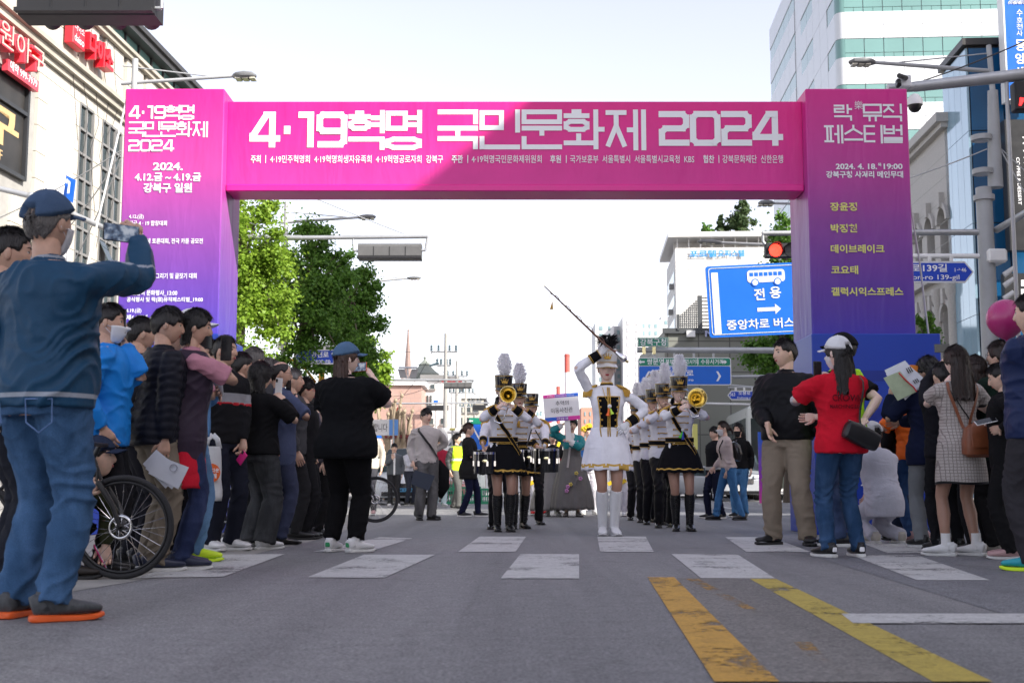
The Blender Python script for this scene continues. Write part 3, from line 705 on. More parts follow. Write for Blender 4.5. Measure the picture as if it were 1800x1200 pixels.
SBLUE=M('blue_sign_face',(.01,.13,.55),rough=.3,var=.05);SBLACK=M('black_sign_face',(.012,.013,.016),rough=.35,var=.1)
Ysg=43.2
def wbox(x0,x1,yt,yb,Y): 
    a=P(x0,yb,Y);c=P(x1,yt,Y);return a,c
def signbox(name,label,x0,x1,yt,yb,Y,mat,d=.2,edge=None,group=None,cat='sign'):
    a,c=wbox(x0,x1,yt,yb,Y)
    t=thing(name,label,cat,((a.x+c.x)/2,Y,0),0,group)
    bm=Bm();ox=(a.x+c.x)/2;bm.bx(a.x-ox,c.x-ox,0,d,a.z,c.z,0,.01);bm.obj('board',mat,t)
    if edge:
        e=Bm();k=edge[1]
        e.bx(a.x-ox-k,c.x-ox+k,-.01,d+.01,c.z,c.z+k);e.bx(a.x-ox-k,c.x-ox+k,-.01,d+.01,a.z-k,a.z);e.bx(a.x-ox-k,a.x-ox-.001,-.01,d+.01,a.z,c.z);e.bx(c.x-ox+.001,c.x-ox+k,-.01,d+.01,a.z,c.z)
        e.obj('edge',edge[0],t)
    return t,ox
def sign_text(t,ox,s,x0,x1,yt,yb,Y,mat,bold=.01,block=False,fith=True):
    a,c=wbox(x0,x1,yt,yb,Y)
    if block: block_text(s,(a.x-ox,-.002,a.z),c.x-a.x,c.z-a.z).obj('lettering',mat,t)
    else: text_bm(s,(a.x-ox,-.006,a.z),(1,0,0),(0,0,1),h=(c.z-a.z) if fith else None,w=c.x-a.x,bold=bold).obj('lettering',mat,t)
t,ox=signbox('vertical_sign','tall blue vertical sign with white column of letters at upper right edge',1773,1815,-30,174,Ysg,SBLUE,.5,(WHITEP,.05))
for ch,yt,yb in (('수',17,29),('호',31,40),('천',42,52),('사',54,64)): sign_text(t,ox,ch,1787,1797,yt,yb,Ysg,LETW,.0)
for ch,yt,yb in (('동',70,90),('양',94,113),('생',118,137),('명',142,161)): sign_text(t,ox,ch,1785,1802,yt,yb,Ysg,LETW,.02)
wv_=Bm()
for k in range(3):
    for r_ in (.14,.09,.045):
        a=P(1779+k*9,8,Ysg);wv_.tube([(a.x-ox+r_*math.cos(PI*q/8),-.01-k*.002,a.z+r_*math.sin(PI*q/8)) for q in range(9)],.012,0,4)
wv_.obj('wave_emblem',LETW,t)
t,ox=signbox('vertical_sign','black vertical cafe sign reading coffee and dessert under the blue sign',1776,1822,210,440,Ysg,SBLACK,.4)
def vtext(t,ox,s,px,yt,yb,Y,mat,hpx):
    a=P(px,yt,Y);c=P(px,yb,Y);text_bm(s,(a.x-ox,-.006,a.z),(0,0,-1),(1,0,0),w=a.z-c.z,h=hpx/F*Y,bold=.01).obj('lettering',mat,t)
vtext(t,ox,'A TWOSOME PLACE',1797,240,425,Ysg,LETW,12);vtext(t,ox,'COFFEE & DESSERT',1786,277,360,Ysg,LETW,6)
t,ox=signbox('vertical_sign','black sign with white bars and small letters behind the balloon',1768,1822,480,560,Ysg,SBLACK,.3)
vtext(t,ox,'SUYU TRAUM',1783,491,545,Ysg,LETW,6)
q=Bm()
for k in range(2):
    a,c=wbox(1795,1805,492+k*16,503+k*16,Ysg);q.bx(a.x-ox,c.x-ox,-.01,0,a.z,c.z)
q.obj('bar_mark',LETW,t)
# ---------------------------------------------------------------- office tower
TWH=M('white_tower_panel',(.58,.60,.62),rough=.35,var=.04,vs_=.3,spec=.5)
TGL=M('pale_green_tower_glass',(.13,.26,.24),rough=.12,var=.12,vs_=.12,spec=.8)
tw=road_thing('office_tower','white panelled office tower with pale green glass bands at upper right','building',19,91.1)
JN=M('panel_joint',(.30,.32,.34),rough=.8,var=0)
core=Bm();core.bx(.5,13.5,.12,32,0,45.9);core.obj('core',JN,tw)
nb=7
for k in range(-3,6):
    zt=33.6-3.5*k;zb=zt-1.45
    # white spandrel panels below the band, each panel on its own
    for i in range(9):
        q=Bm();q.bx(.62+i*1.43,.62+(i+1)*1.43-.03,.0,.115,zb-2.05,zb-1.04,0);q.bx(.62+i*1.43,.62+(i+1)*1.43-.03,.0,.115,zb-1.02,zb-.01)
        q.obj('wall_panel',TWH,tw)
    for i in range(8):
        q=Bm();q.bx(.62+i*1.43,.62+(i+1)*1.43-.06,.04,.11,zb+.36,zt-.03);q.obj('window_pane',TGL,tw)
        q=Bm();q.bx(.62+i*1.43,.62+i*1.43+.68,.04,.11,zb+.0,zb+.32);q.bx(.62+i*1.43+.71,.62+(i+1)*1.43-.06,.04,.11,zb,zb+.32);q.obj('window_pane',TGL,tw)
    q=Bm();q.bx(.62+8*1.43,13.4,.0,.115,zb,zt-.03);q.obj('wall_panel',TWH,tw)
    # rounded corner piece
    for nm,z0_,z1_,m_ in (('window_pane',zb,zt-.03,TGL),('wall_panel',zb-2.05,zb-.01,TWH)):
        q=Bm();pts=[(.6-.6*math.sin(a),.6-.6*math.cos(a),z0_) for a in np.linspace(0,PI/2,7)]+[(.5,.6,z0_),(.6,.5,z0_)]
        q.prism(pts,(0,0,z1_-z0_));q.obj(nm,m_,tw,smooth='auto')
    # street side
    for i in range(11):
        if i==5: q=Bm();q.bx(.07,.115,.62+i*2.85,.62+(i+1)*2.85-.05,zb-2.05,zt-.03);q.obj('recessed_panel',TWH,tw);continue
        q=Bm();q.bx(0,.115,.62+i*2.85,.62+(i+1)*2.85-.05,zb-2.05,zb-.01);q.obj('side_panel',TWH,tw);q=Bm()
        if i in (1,2): q.bx(0,.115,.62+i*2.85,.62+(i+1)*2.85-.05,zb,zt-.03);q.obj('side_panel',TWH,tw)
        else: q.bx(.04,.11,.62+i*2.85,.62+(i+1)*2.85-.05,zb,zt-.05);q.obj('side_pane',TGL,tw)
q=Bm();q.bx(.3,13.4,.0,.5,40.6+3.5,46);q.bx(0,13.4,.62,32,44.1,46.2);q.obj('top_panels',TWH,tw)
q=Bm();q.bx(13.5,22,4,30,0,46);q.obj('rear_block',TGL,tw)
# ---------------------------------------------------------------- white flat-roofed block with blue roof letters
TILEW=M('white_tile_far',(.66,.65,.63),rough=.6,var=.03)
def tile_mat(name,col,jc,sx,sz,mort=.03,off=0.0):
    m=M(name,col,rough=.7,var=0,world_space=True)
    global n,l,b,g
    n,l,b=nodes_of(m);g=n.new('ShaderNodeNewGeometry')
    cx=n.new('ShaderNodeSeparateXYZ');l.new(g.outputs['Position'],cx.inputs[0])
    ad=n.new('ShaderNodeMath');ad.operation='ADD';l.new(cx.outputs[0],ad.inputs[0]);l.new(cx.outputs[1],ad.inputs[1])
    cb=n.new('ShaderNodeCombineXYZ');l.new(ad.outputs[0],cb.inputs[0]);l.new(cx.outputs[2],cb.inputs[1])
    br=n.new('ShaderNodeTexBrick');br.offset=off;br.inputs['Scale'].default_value=1;br.inputs['Brick Width'].default_value=sx;br.inputs['Row Height'].default_value=sz
    br.inputs['Mortar Size'].default_value=mort;br.inputs['Color1'].default_value=(*col,1);br.inputs['Color2'].default_value=(*[c*.93 for c in col],1);br.inputs['Mortar'].default_value=(*jc,1)
    l.new(cb.outputs[0],br.inputs['Vector']);l.new(mix(br.outputs[0],ramp(nz(.4,5,.6).outputs['Fac'],[(.3,(.92,.92,.92)),(.7,(1.04,1.04,1.04))]).outputs[0],1,'MULTIPLY'),b.inputs['Base Color'])
    return m
OFT=tile_mat('officetel_tile',(.64,.63,.60),(.42,.41,.40),1.9,.95,.045)
of=road_thing('white_apartment_block','plain white tiled block with blue rooftop lettering and roof trees','building',11.3,150.6)
w=Bm();w.bx(0,24,0,16,0,29.3);w.obj('wall',OFT,of)
q=Bm();q.bx(-.9,24.5,-.9,16.5,30.5,31.1);q.obj('roof_rim',TILEW,of)
q=Bm()
for k in range(18): q.bx(.2+k*1.4,.32+k*1.4,.1,.25,29.3,30.5)
q.bx(0,24,3,3.2,29.3,30.5);q.obj('parapet_posts',TILEW,of)
text_bm('포르텔',(1.7,-.25,28.1),(1,0,0),(0,0,1),h=.85,w=3.2,bold=.03).obj('roof_lettering',M('blue_roof_letters',(.02,.25,.62),rough=.5,var=.05),of)
text_bm('오피스텔',(5.1,-.25,28.1),(1,0,0),(0,0,1),h=.85,w=3.2,bold=.03).obj('roof_lettering',_mc['blue_roof_letters'],of)
for k in range(8):
    q=Bm();z=25.5-k*2.9;q.bx(-.05,.0-.001,2,14,z,z+1.3);q.obj('side_window',GL_GREEN,of)
    q=Bm();q.bx(-.55,-.06,3+k % 3*2,4.1+k % 3*2,z-.7,z-.1);q.obj('air_conditioner',FRAMEG,of)
q=Bm();q.bx(4.2,4.55,-.04,-.001,25.6,26.7);q.bx(4.7,5.0,-.04,-.001,25,26.9);q.obj('window',GL_GREEN,of)
# dark lattice screen and motel block
LAT=M('dark_lattice_metal',(.06,.065,.07),rough=.5,var=.05)
CTILE=tile_mat('grey_green_panel',(.22,.225,.195),(.10,.10,.09),1.5,1.5,.03)
mt=thing('motel_building','grey green panelled motel block with lattice screen behind the direction sign','building',P(1250,855,60))
def mx(px,Y=60): return P(px,855,Y).x-mt.location.x
zt=P(1250,600,60).z
w=Bm();w.bx(mx(1172),mx(1440),0,12,0,zt);w.obj('wall',CTILE,mt)
q=Bm();q.bx(mx(1168),mx(1440),-.15,0,zt-.15,zt+.1);q.obj('roof_edge',LAT,mt)
q=Bm();xa,xb=mx(1197),mx(1232);za,zb_=P(0,576,60).z,P(0,545,60).z
for k in range(11):
    x=xa+(xb-xa)*k/10;q.bx(x-.02,x+.02,-.1,-.05,zt,za+(zb_-za)*k/10)
for k in range(14):
    z=zt+(zb_-zt)*k/14
    xs=xa if z <za else xa+(xb-xa)*(z-za)/(zb_-za)
    q.bx(xs,xb,-.051,-.02,z-.02,z+.02)
q.bx(xa-.09,xa+.03,-.2,0,zt,za+.1);q.bx(xb-.02,xb+.18,-.2,0,zt,zb_+.15)
for k in range(9): q.bx(xb+.18,mx(1262),-.1,-.05,zt+.2+k*.17,zt+.25+k*.17)
q.obj('lattice_screen',LAT,mt)
block=text_bm('MOTEL',(mx(1243),-.22,P(0,612,60).z),(1,0,0),(0,0,1),h=P(0,601,60).z-P(0,612,60).z,w=mx(1320)-mx(1243),bold=.02)
block.obj('lettering',M('lilac_letters',(.36,.38,.55),rough=.5,var=.05),mt)
q=Bm();q.bx(mx(1210),mx(1225),-.3,-.1,P(0,612,60).z,P(0,601,60).z);q.obj('small_sign',WHITEP,mt)
# far apartment towers
APT=M('far_apartment_white',(.62,.62,.62),rough=.7,var=.03);AWIN=M('far_window',(.20,.30,.32),rough=.3,var=.1)
APG=M('far_apartment_grey',(.42,.42,.44),rough=.7,var=.03)
def far_block(label,x0,x1,yt,D,cols,m_=APT,wz=.55,yb=770,depth=14,wm=AWIN,rows=None):
    a,c=wbox(x0,x1,yt,yb,D);t=thing('apartment_block',label,'building',(a.x,D,0),0,'distant buildings down the street')
    w=Bm();w.bx(0,c.x-a.x,0,depth,0,c.z);w.obj('wall',m_,t)
    fh=D*13/F;
    wme=Bm();wme.bx(-.5,.5,-.12,-.002,-.5,.5);wme=wme.mesh('window',wm)
    for r in range(rows or int((c.z-a.z)/fh)):
        for cx_,cw in cols:
            o=bpy.data.objects.new('window',wme);COL.objects.link(o);o.parent=t
            o.location=(cx_*(c.x-a.x),0,c.z-fh*(r+.85));o.scale=(cw*(c.x-a.x),1,fh*wz)
    return t
far_block('leftmost far white apartment tower behind the majorette',1048,1079,566,300,((.3,.2),(.75,.12)))
far_block('slim grey-windowed far apartment tower behind the majorette plume',1097,1125,556,296,((.3,.18),(.8,.18)),wm=APG,wz=.6)
far_block('recessed grey far tower strip left of the slim tower',1079.3,1096.8,573,305,((.5,.3),),m_=APG)
far_block('far white apartment tower above the green town sign',1125.3,1165,562,300,((.2,.1),(.45,.1),(.7,.12)))
far_block('far low white block beside the tiled officetel',1165.2,1178,556,320,((.5,.3),))
far_block('distant white tower seen behind the placard',938,956,716,420,((.4,.2),(.7,.2)),yb=760)
far_block('distant low grey tower seen left of the placard',920,936,722,430,((.5,.3),),m_=APG,yb=760)
far_block('orange brick block seen just left of the majorette',1022,1044,716,250,((.3,.1),(.7,.1)),m_=M('orange_brick_far',(.42,.22,.16),rough=.8,var=.06),yb=770)
# chimneys
RW=[M('chimney_red',(.48,.09,.07),rough=.7,var=.04),M('chimney_white',(.68,.66,.65),rough=.7,var=.04)]
for lab,px_,yt,w_ in (('taller red and white banded chimney behind the placard',998,622,10),('shorter red topped chimney left of the tall banded one',982,679,7)):
    D=500;a=P(px_,855,D);z1=P(px_,yt,D).z;r=w_/2/F*D
    t=thing('chimney_stack',lab,'chimney',(a.x,D,0))
    for k,(f0,f1) in enumerate(((0,.35),(.35,.62),(.62,.86),(.86,1.0)) if yt <650 else ((0,.5),(.5,1.0))):
        q=Bm();q.lathe([(r*(1.05-.08*f0),z1*f0),(r*(1.05-.08*f1),z1*f1)]+([(0.01,z1*f1)] if f1==1 else []),(0,0,0),0,16);q.obj('band',RW[(k+1) % 2] if yt <650 else RW[(k+1) % 2],t,smooth='auto')
    q=Bm();q.torus((0,0,z1*.985),r*1.0,r*.12,0,16,6,'z');q.obj('rim',RW[0],t)
# ---------------------------------------------------------------- left middle distance
PINKB=tile_mat('pink_brick',(.46,.29,.24),(.36,.25,.22),.5,.28,.02,.5)
def plain_block(name,label,x0,x1,yt,D,m_,wins=(),wm=GLASSD,depth=10,roof=None,group=None):
    a,c=wbox(x0,x1,yt,855,D);t=thing(name,label,'building',(a.x,D,0),0,group)
    w=Bm();w.bx(0,c.x-a.x,0,depth,0,c.z);w.obj('wall',m_,t)
    for (wx0,wx1,wyt,wyb) in wins:
        p,q_=wbox(wx0,wx1,wyt,wyb,D);q=Bm();q.bx(p.x-a.x,q_.x-a.x,-.08,-.002,p.z,q_.z);wo2=q.obj('window',wm,t)
        q=Bm();q.bx(p.x-a.x-.08,q_.x-a.x+.08,-.14,-.001,p.z-.12,p.z-.001);q.obj('sill',FRAMEG,wo2)
    q=Bm();q.bx(-.2,c.x-a.x+.2,-.2,depth+.1,c.z,c.z+.35);q.obj('roof',roof or APT,t)
    return t,a.x
plain_block('pink_brick_building','pink brick building without windows left of the young man',640,741,677,80,PINKB,((655,668,790,805),))
plain_block('white_building','white four storey building right of the pink brick one',742.5,800,668,84,TILEW,((757,764,676,683),(750,753,695,712),(756,759,695,712),(752,762,735,745),(775,785,735,745)),roof=FRAMEG)
for lab,x0,x1,yt,D,m_ in (('low cream shop row beneath the tangled utility wires',800,850,700,110,M('cream_wall',(.48,.45,.38),rough=.8,var=.1)),('distant white shop block behind the left trombone player',850,935,735,140,TILEW),
                            ('brown shop block behind the left crowd at street level',420,640,700,75,M('brown_wall',(.16,.13,.12),rough=.8,var=.2)),('small grey shop under the white gantry',775,845,775,62,M('shop_grey',(.2,.22,.24),rough=.7,var=.2))):
    plain_block('shop_building',lab,x0,x1,yt,D,m_,[(x0+4+k*14,x0+13+k*14,yt+12+r*22,yt+24+r*22) for k in range(int((x1-x0)/15)) for r in range(2)])
# church spire
D=160;a=P(715,855,D)
sp=thing('church_spire','slender pinkish church spire rising above the pink brick building','spire',(a.x,D,0))
SPM=M('spire_pink_stone',(.28,.20,.175),rough=.8,var=.08)
zb_,zt_=P(0,662,D).z,P(0,578,D).z
q=Bm();q.lathe([(.62,zb_),(.5,zb_+.1),(.28,zb_+(zt_-zb_)*.55),(.1,zt_-.3),(.16,zt_-.2),(.02,zt_)],(0,0,0),0,8);q.obj('steeple',SPM,sp)
q=Bm();q.bx(-.8,.8,-.8,.8,0,zb_);q.obj('tower_body',SPM,sp)
q=Bm();q.tube([(0,0,zt_),(0,0,zt_+1.4)],.025);q.obj('finial',STEEL,sp)
# slanted roof sign frames
D=120;a=P(715,855,D);t=thing('roof_sign_frame','slanted grey rooftop sign panels below the church spire','sign frame',(a.x,D,0))
z0_,z1_=P(0,664,D).z,P(0,648,D).z
for s in (-1,1):
    q=Bm();q.prism([(s*.1,0,z0_),(s*.75,0,z0_),(s*1.0,.3,z1_),(s*.35,.3,z1_)][::s],(0,.15,0));q.obj('panel',FRAMEG,t)
q=Bm();q.tube([(-.9,-.1,z1_+.1),(.9,-.1,z1_+.1)],.1);q.tube([(-.5,0,z0_-4),(0,0,z1_)],.04);q.tube([(.5,0,z0_-4),(0,0,z1_)],.04);q.obj('frame_tube',STEEL,t)
# temple-like roof
D=150;a=P(745,855,D);t=thing('pagoda_roof_tower','tiered grey green pagoda style roof behind the utility pole','building',(a.x,D,0))
prof=[(1.7,661),(1.75,657),(1.2,651),(.85,645),(.72,643),(.8,641),(.45,637),(.2,634),(.12,631),(.2,629),(.05,626)]
q=Bm();q.lathe([(1.5,0)]+[(r,P(0,y,D).z) for r,y in prof],(0,0,0),0,12);q.obj('tiered_roof',M('roof_grey_green',(.20,.22,.19),rough=.7,var=.08),t)
q=Bm();q.bx(-2.6,2.6,.4,5,0,P(0,664,D).z);q.obj('wall',TILEW,t)
# ---------------------------------------------------------------- unseen street building at right shading the crowd, and a taller block added to shade trees
OFW=M('street_block_wall',(.40,.36,.31),rough=.8,var=.1,vs_=1)
def side_block(label,x,y0,y1,H):
    t=road_thing('street_side_building',label,'building',x,(y0+y1)/2);L=y1-y0
    w=Bm();w.bx(0,14,-L/2,L/2,0,H);w.obj('wall',OFW,t)
    q=Bm();q.bx(-.25,14.2,-L/2-.1,L/2+.1,H,H+.3);q.obj('roof',ROOFD,t)
    k=0
    for z in np.arange(4.2,H-1.5,3.2):
        q=Bm()
        for y in np.arange(-L/2+1.2,L/2-1.5,2.4): q.bx(-.06,-.002,y,y+1.6,z,z+1.6)
        q.obj('window_row',GLASSD,t)
    q=Bm();q.bx(-.06,-.002,-L/2+.8,L/2-.8,.4,3.2);q.obj('shopfront',GLASSD,t)
side_block('tan street block standing just outside the picture at near right',12.4,-34,11.0,15.2)
side_block('tall tan block added out of view beyond the near right one for shade',13.4,19.0,31.0,25)  # added out of view so that its shade falls on the farther left trees
# ================================================================ trees
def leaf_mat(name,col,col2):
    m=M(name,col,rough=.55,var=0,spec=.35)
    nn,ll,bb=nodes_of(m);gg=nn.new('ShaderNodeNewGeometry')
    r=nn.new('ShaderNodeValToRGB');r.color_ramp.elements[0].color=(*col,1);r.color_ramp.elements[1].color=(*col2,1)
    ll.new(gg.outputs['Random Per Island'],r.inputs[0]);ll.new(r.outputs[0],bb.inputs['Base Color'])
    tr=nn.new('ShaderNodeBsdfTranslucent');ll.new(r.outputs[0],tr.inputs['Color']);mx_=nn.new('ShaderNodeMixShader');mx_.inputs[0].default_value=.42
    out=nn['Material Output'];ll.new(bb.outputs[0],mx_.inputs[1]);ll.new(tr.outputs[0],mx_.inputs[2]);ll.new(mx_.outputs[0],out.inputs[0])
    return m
GINK=leaf_mat('sunlit_ginkgo_leaf',(.17,.30,.025),(.27,.40,.04));GINK2=leaf_mat('darker_leaf',(.065,.16,.022),(.13,.26,.035));PINE=leaf_mat('pine_needles',(.04,.085,.03),(.09,.13,.05))  # ginkgos: sunlit and shaded looks put into lighter and darker leaf colours
BARK=M('bark',(.10,.08,.062),rough=.9,var=.3,vs_=6,bump=.8,bs=18,stretch=(1,1,.25));BARKP=M('pale_bark',(.34,.27,.19),rough=.9,var=.25,vs_=5,bump=.6,bs=20)
def leaves(centres,radii,n,size,seed,droop=.3):
    """leaf faces in clusters: every cluster is a small ball of folded leaves, denser to its outside"""
    r=np.random.default_rng(seed)
    k=r.choice(len(centres),n,p=np.array(radii)**2/np.sum(np.array(radii)**2))
    d=r.normal(size=(n,3));d /= np.linalg.norm(d,axis=1)[:,None]
    rad=np.array(radii)[k]*np.abs(r.normal(size=n))*.62
    c=np.array(centres)[k]+d*rad[:,None]*np.array([1,1,.8])
    nrm=d*.6+r.normal(size=(n,3))*.6+np.array([0,0,.5]);nrm /= np.linalg.norm(nrm,axis=1)[:,None]
    t=np.cross(nrm,r.normal(size=(n,3)));t /= np.linalg.norm(t,axis=1)[:,None];bt=np.cross(nrm,t)
    s=size*(.6+.8*r.random(n))[:,None]
    v=np.stack([c-t*s*.15,c+bt*s*.5-t*s*.1+nrm*s*.12,c+t*s*.75+bt*s*.25,c+t*s*.7-bt*s*.3,c-bt*s*.5-t*s*.1+nrm*s*.12],1).reshape(-1,3)
    return v,np.arange(n*5).reshape(n,5)
def tree(name,label,base,H,crown,nclump,nleaf,size,mat,seed,trunk_r=.14,bark=BARK,group=None,ztop_trunk=.55,shape='round'):
    """crown: (cx, cy, cz, rx, ry, rz) in metres from the base"""
    r=np.random.default_rng(seed);t=thing(name,label,'tree',base,0,group)
    cx,cy,cz,rx,ry,rz=crown;C=[];R=[]
    for i in range(nclump):
        d=r.normal(size=3);d /= np.linalg.norm(d);f=r.random()**.4
        p=np.array([cx,cy,cz])+d*np.array([rx,ry,rz])*f
        if shape=='cone':
            z=r.random()**1.2;w_=(1-z)*.95+.08;p=np.array([cx+d[0]*rx*w_*f,cy+d[1]*ry*w_*f,cz-rz+2*rz*z])
        C.append(p);R.append((.22+.26*r.random())*min(rx,rz)*(1.15-f*.45))
    tk=Bm();pts=[(0,0,-.05),(.03,.02,H*.2),(cx*.2,cy*.2,H*.45),(cx*.7,cy*.7,cz),(cx,cy,cz+rz*.6)]
    tk.tube(pts,[trunk_r*1.3,trunk_r,trunk_r*.85,trunk_r*.5,trunk_r*.12],0,9)
    for i in range(min(26,nclump)):
        p=C[i];f=.25+.55*r.random();a=np.array(pts[2])*(1-f)+np.array(pts[4])*f;m_=(a+p)/2+np.array([0,0,.12*rz])
        tk.tube([a,m_,p],[trunk_r*.35,trunk_r*.22,trunk_r*.06],0,5)
    tk.obj('trunk',bark,t,smooth='auto')
    v,f=leaves(C,R,nleaf,size,seed+1);b2=Bm();b2.add(v,f);b2.obj('crown',mat,t)
    return t
def px_tree(name,label,px0,px1,pyt,pyb,Y,nleaf,size,mat,seed,base_px=None,**kw):
    a=P(px0,pyb,Y);c=P(px1,pyt,Y);bx_=P(base_px or (px0+px1)/2,855,Y).x
    rx,rz=(c.x-a.x)/2,(c.z-a.z)/2
    return tree(name,label,(bx_,Y,0),c.z,((a.x+c.x)/2-bx_,0,(a.z+c.z)/2,rx,kw.pop('ry',rx),rz),kw.pop('nclump',60),nleaf,size,mat,seed,**kw)
grpT='street trees beyond the left pillar'
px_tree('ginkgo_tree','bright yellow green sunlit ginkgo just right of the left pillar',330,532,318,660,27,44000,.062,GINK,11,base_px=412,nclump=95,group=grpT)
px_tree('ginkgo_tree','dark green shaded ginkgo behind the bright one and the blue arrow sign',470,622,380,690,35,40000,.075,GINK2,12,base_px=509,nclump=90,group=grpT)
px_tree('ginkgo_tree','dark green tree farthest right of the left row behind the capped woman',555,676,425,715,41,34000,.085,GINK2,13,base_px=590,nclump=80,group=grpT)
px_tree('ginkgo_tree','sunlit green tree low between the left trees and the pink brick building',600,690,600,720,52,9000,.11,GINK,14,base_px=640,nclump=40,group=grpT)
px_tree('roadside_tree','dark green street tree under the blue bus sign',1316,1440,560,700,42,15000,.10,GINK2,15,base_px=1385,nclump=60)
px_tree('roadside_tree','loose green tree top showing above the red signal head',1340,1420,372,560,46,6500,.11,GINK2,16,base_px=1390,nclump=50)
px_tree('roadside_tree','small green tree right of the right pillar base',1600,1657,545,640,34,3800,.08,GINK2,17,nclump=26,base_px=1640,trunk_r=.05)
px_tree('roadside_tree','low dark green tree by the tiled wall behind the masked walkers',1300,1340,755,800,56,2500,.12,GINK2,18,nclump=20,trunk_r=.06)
for lab,x0,x1,yt,yb,sd,sh,n_,mt_ in (('large pine on the roof of the white apartment block',1274,1328,352,432,21,'round',6500,PINE),('narrow conifer left of the large rooftop pine',1256,1276,378,430,22,'cone',2000,PINE),('thin pale bush at the left of the rooftop trees',1232,1254,385,430,23,'round',400,GINK2)):
    a=P(x0,yb,156);c=P(x1,yt,156);rx,rz=(c.x-a.x)/2,(c.z-a.z)/2
    tree('rooftop_tree',lab,((a.x+c.x)/2,156,29.3),c.z-29.3,(0,0,a.z-29.3+rz,rx,rx,rz),30,n_,.32,mt_,sd,trunk_r=.12,shape=sh)
# pollarded bare trees
for lab,px_,yt,sd in (('bare pollarded tree nearest the white banner',680,690,31),('second bare pollarded tree before the pink brick wall',697,705,32),('leaning bare pollarded tree beside the young man',709,715,33)):
    Y=50;b_=P(px_,855,Y);H=P(px_,yt,Y).z;r=np.random.default_rng(sd)
    t=thing('pollarded_tree',lab,'tree',(b_.x,Y,0),0,'bare street trees by the pink brick wall')
    q=Bm();q.tube([(0,0,0),(.03,0,H*.3),(0,.05,H*.62)],[.16,.13,.11],0,9);q.obj('trunk',BARKP,t,smooth='auto')
    for k in range(7):
        a_=r.random()*6.28;s_=.25+.4*r.random();z0=H*(.45+.2*r.random());e=(s_*math.cos(a_),s_*math.sin(a_)*.6,H*(.78+.22*r.random()))
        q=Bm();q.tube([(0,0,z0),(e[0]*.7,e[1]*.7,(z0+e[2])/2-.1),e],[.07,.055,.045],0,7);q.ell(e,(.08,.08,.09),0,8,5)
        for j in range(5): q.tube([e,(e[0]+r.normal()*.08,e[1]+r.normal()*.08,e[2]+.12+.15*r.random())],[.012,.004],0,4)
        q.obj('branch',BARKP,t,smooth='auto')
# ================================================================ poles, arms, lamps
LAMPG=M('lamp_housing',(.16,.165,.17),rough=.45,var=.08)
LENS=M('lamp_lens',(.55,.52,.42),rough=.2,var=.05)
def pole(name,label,px_,ytop,Y,r0,r1,mat=STEEL,group=None,cat='pole',collars=()):
    b_=P(px_,855,Y);z=P(px_,ytop,Y).z
    t=thing(name,label,cat,(b_.x,Y,0),0,group)
    q=Bm();q.tube([(0,0,0),(0,0,z*.5),(0,0,z)],[r0,(r0+r1)/2,r1],0,14);q.obj('post',mat,t,smooth='auto')
    q=Bm();q.lathe([(0,.1),(r0*1.9,.1),(r0*1.9,.02),(0,.02)],(0,0,0),0,14);q.obj('base_flange',mat,t,smooth='auto')
    for zc_ in collars:
        z_=P(px_,zc_,Y).z;q=Bm();q.lathe([(r0*.8,z_-.05),(r0*1.09,z_-.05),(r0*1.09,z_+.05),(r0*.8,z_+.05)],(0,0,0),0,14);q.obj('collar',mat,t,smooth='auto')
    return t
def arm(t,p0,p1,r0,r1=None,mat=STEEL,nm='arm'):
    """p0, p1 world points"""
    L=Vector(t.location);q=Bm();q.tube([Vector(p0)-L,(Vector(p0)+Vector(p1))/2-L,Vector(p1)-L],[r0,(r0+(r1 or r0))/2,r1 or r0],0,10);return q.obj(nm,mat,t,smooth='auto')
def lamp_head(t,p,d,L=.75,sc=1.0):
    """street lantern at p (inner end) pointing along d"""
    Lc=Vector(t.location);p=Vector(p)-Lc;d=Vector(d).normalized();q=Bm()
    q.tube([p,p+d*L*.15,p+d*L*.5,p+d*L*.85,p+d*L],[(.04*sc,.04*sc),(.13*sc,.055*sc),(.17*sc,.07*sc),(.14*sc,.055*sc),(.03*sc,.02*sc)],0,14,hint=(0,1,0),power=2.6)
    o=q.obj('lamp_head',LAMPG,t,smooth='auto')
    q=Bm();m_=p+d*L*.55
    for k in (-1,0,1): q.box(m_+d*k*.13*sc+Vector((0,0,-.062*sc)),(.10*sc,.2*sc,.025*sc))
    q.obj('lens',LENS,o)
def wire(t,a,c,sag=.2,r=.012,n=10,nm='wire',mat=None):
    L=Vector(t.location);a=Vector(a)-L;c=Vector(c)-L;q=Bm()
    q.tube([a.lerp(c,i/n)+Vector((0,0,-sag*4*(i/n)*(1-i/n))) for i in range(n+1)],r,0,5);q.obj(nm,mat or BLACKP,t)
# lamp post beside the left pillar
t=pole('street_lamp','tall grey street lamp just left of the left pillar',211,104,22,.085,.055,GREYPAINT,'street lamps along the road','street lamp',(262,380))
arm(t,P(213,147,22),P(412,134,22),.035,.028,GREYPAINT);lamp_head(t,P(410,134,22),(1,0,.01),.42);arm(t,P(215,116,22),P(365,134,22),.012,.012,GREYPAINT,'stay_rod')
for a_,c_ in (((212,265),(-40,400)),((212,270),(120,400)),((212,280),(130,460))): wire(t,P(*a_,22),P(*c_,23),.08,.012,mat=STEEL)
t=pole('street_lamp','grey street lamp with road name arm behind the ginkgo trees',493,355,35,.085,.06,GREYPAINT,'street lamps along the road','street lamp',(607,))
arm(t,P(494,391,35),P(634,382,35),.045,.035,GREYPAINT);lamp_head(t,P(630,382,35),(1,0,.03),.5);arm(t,P(500,372,35),P(610,382,35),.015,.015,GREYPAINT,'stay_rod')
arm(t,P(495,608,34.9),P(592,609,34.9),.035,.035,WHITEP,'sign_arm')
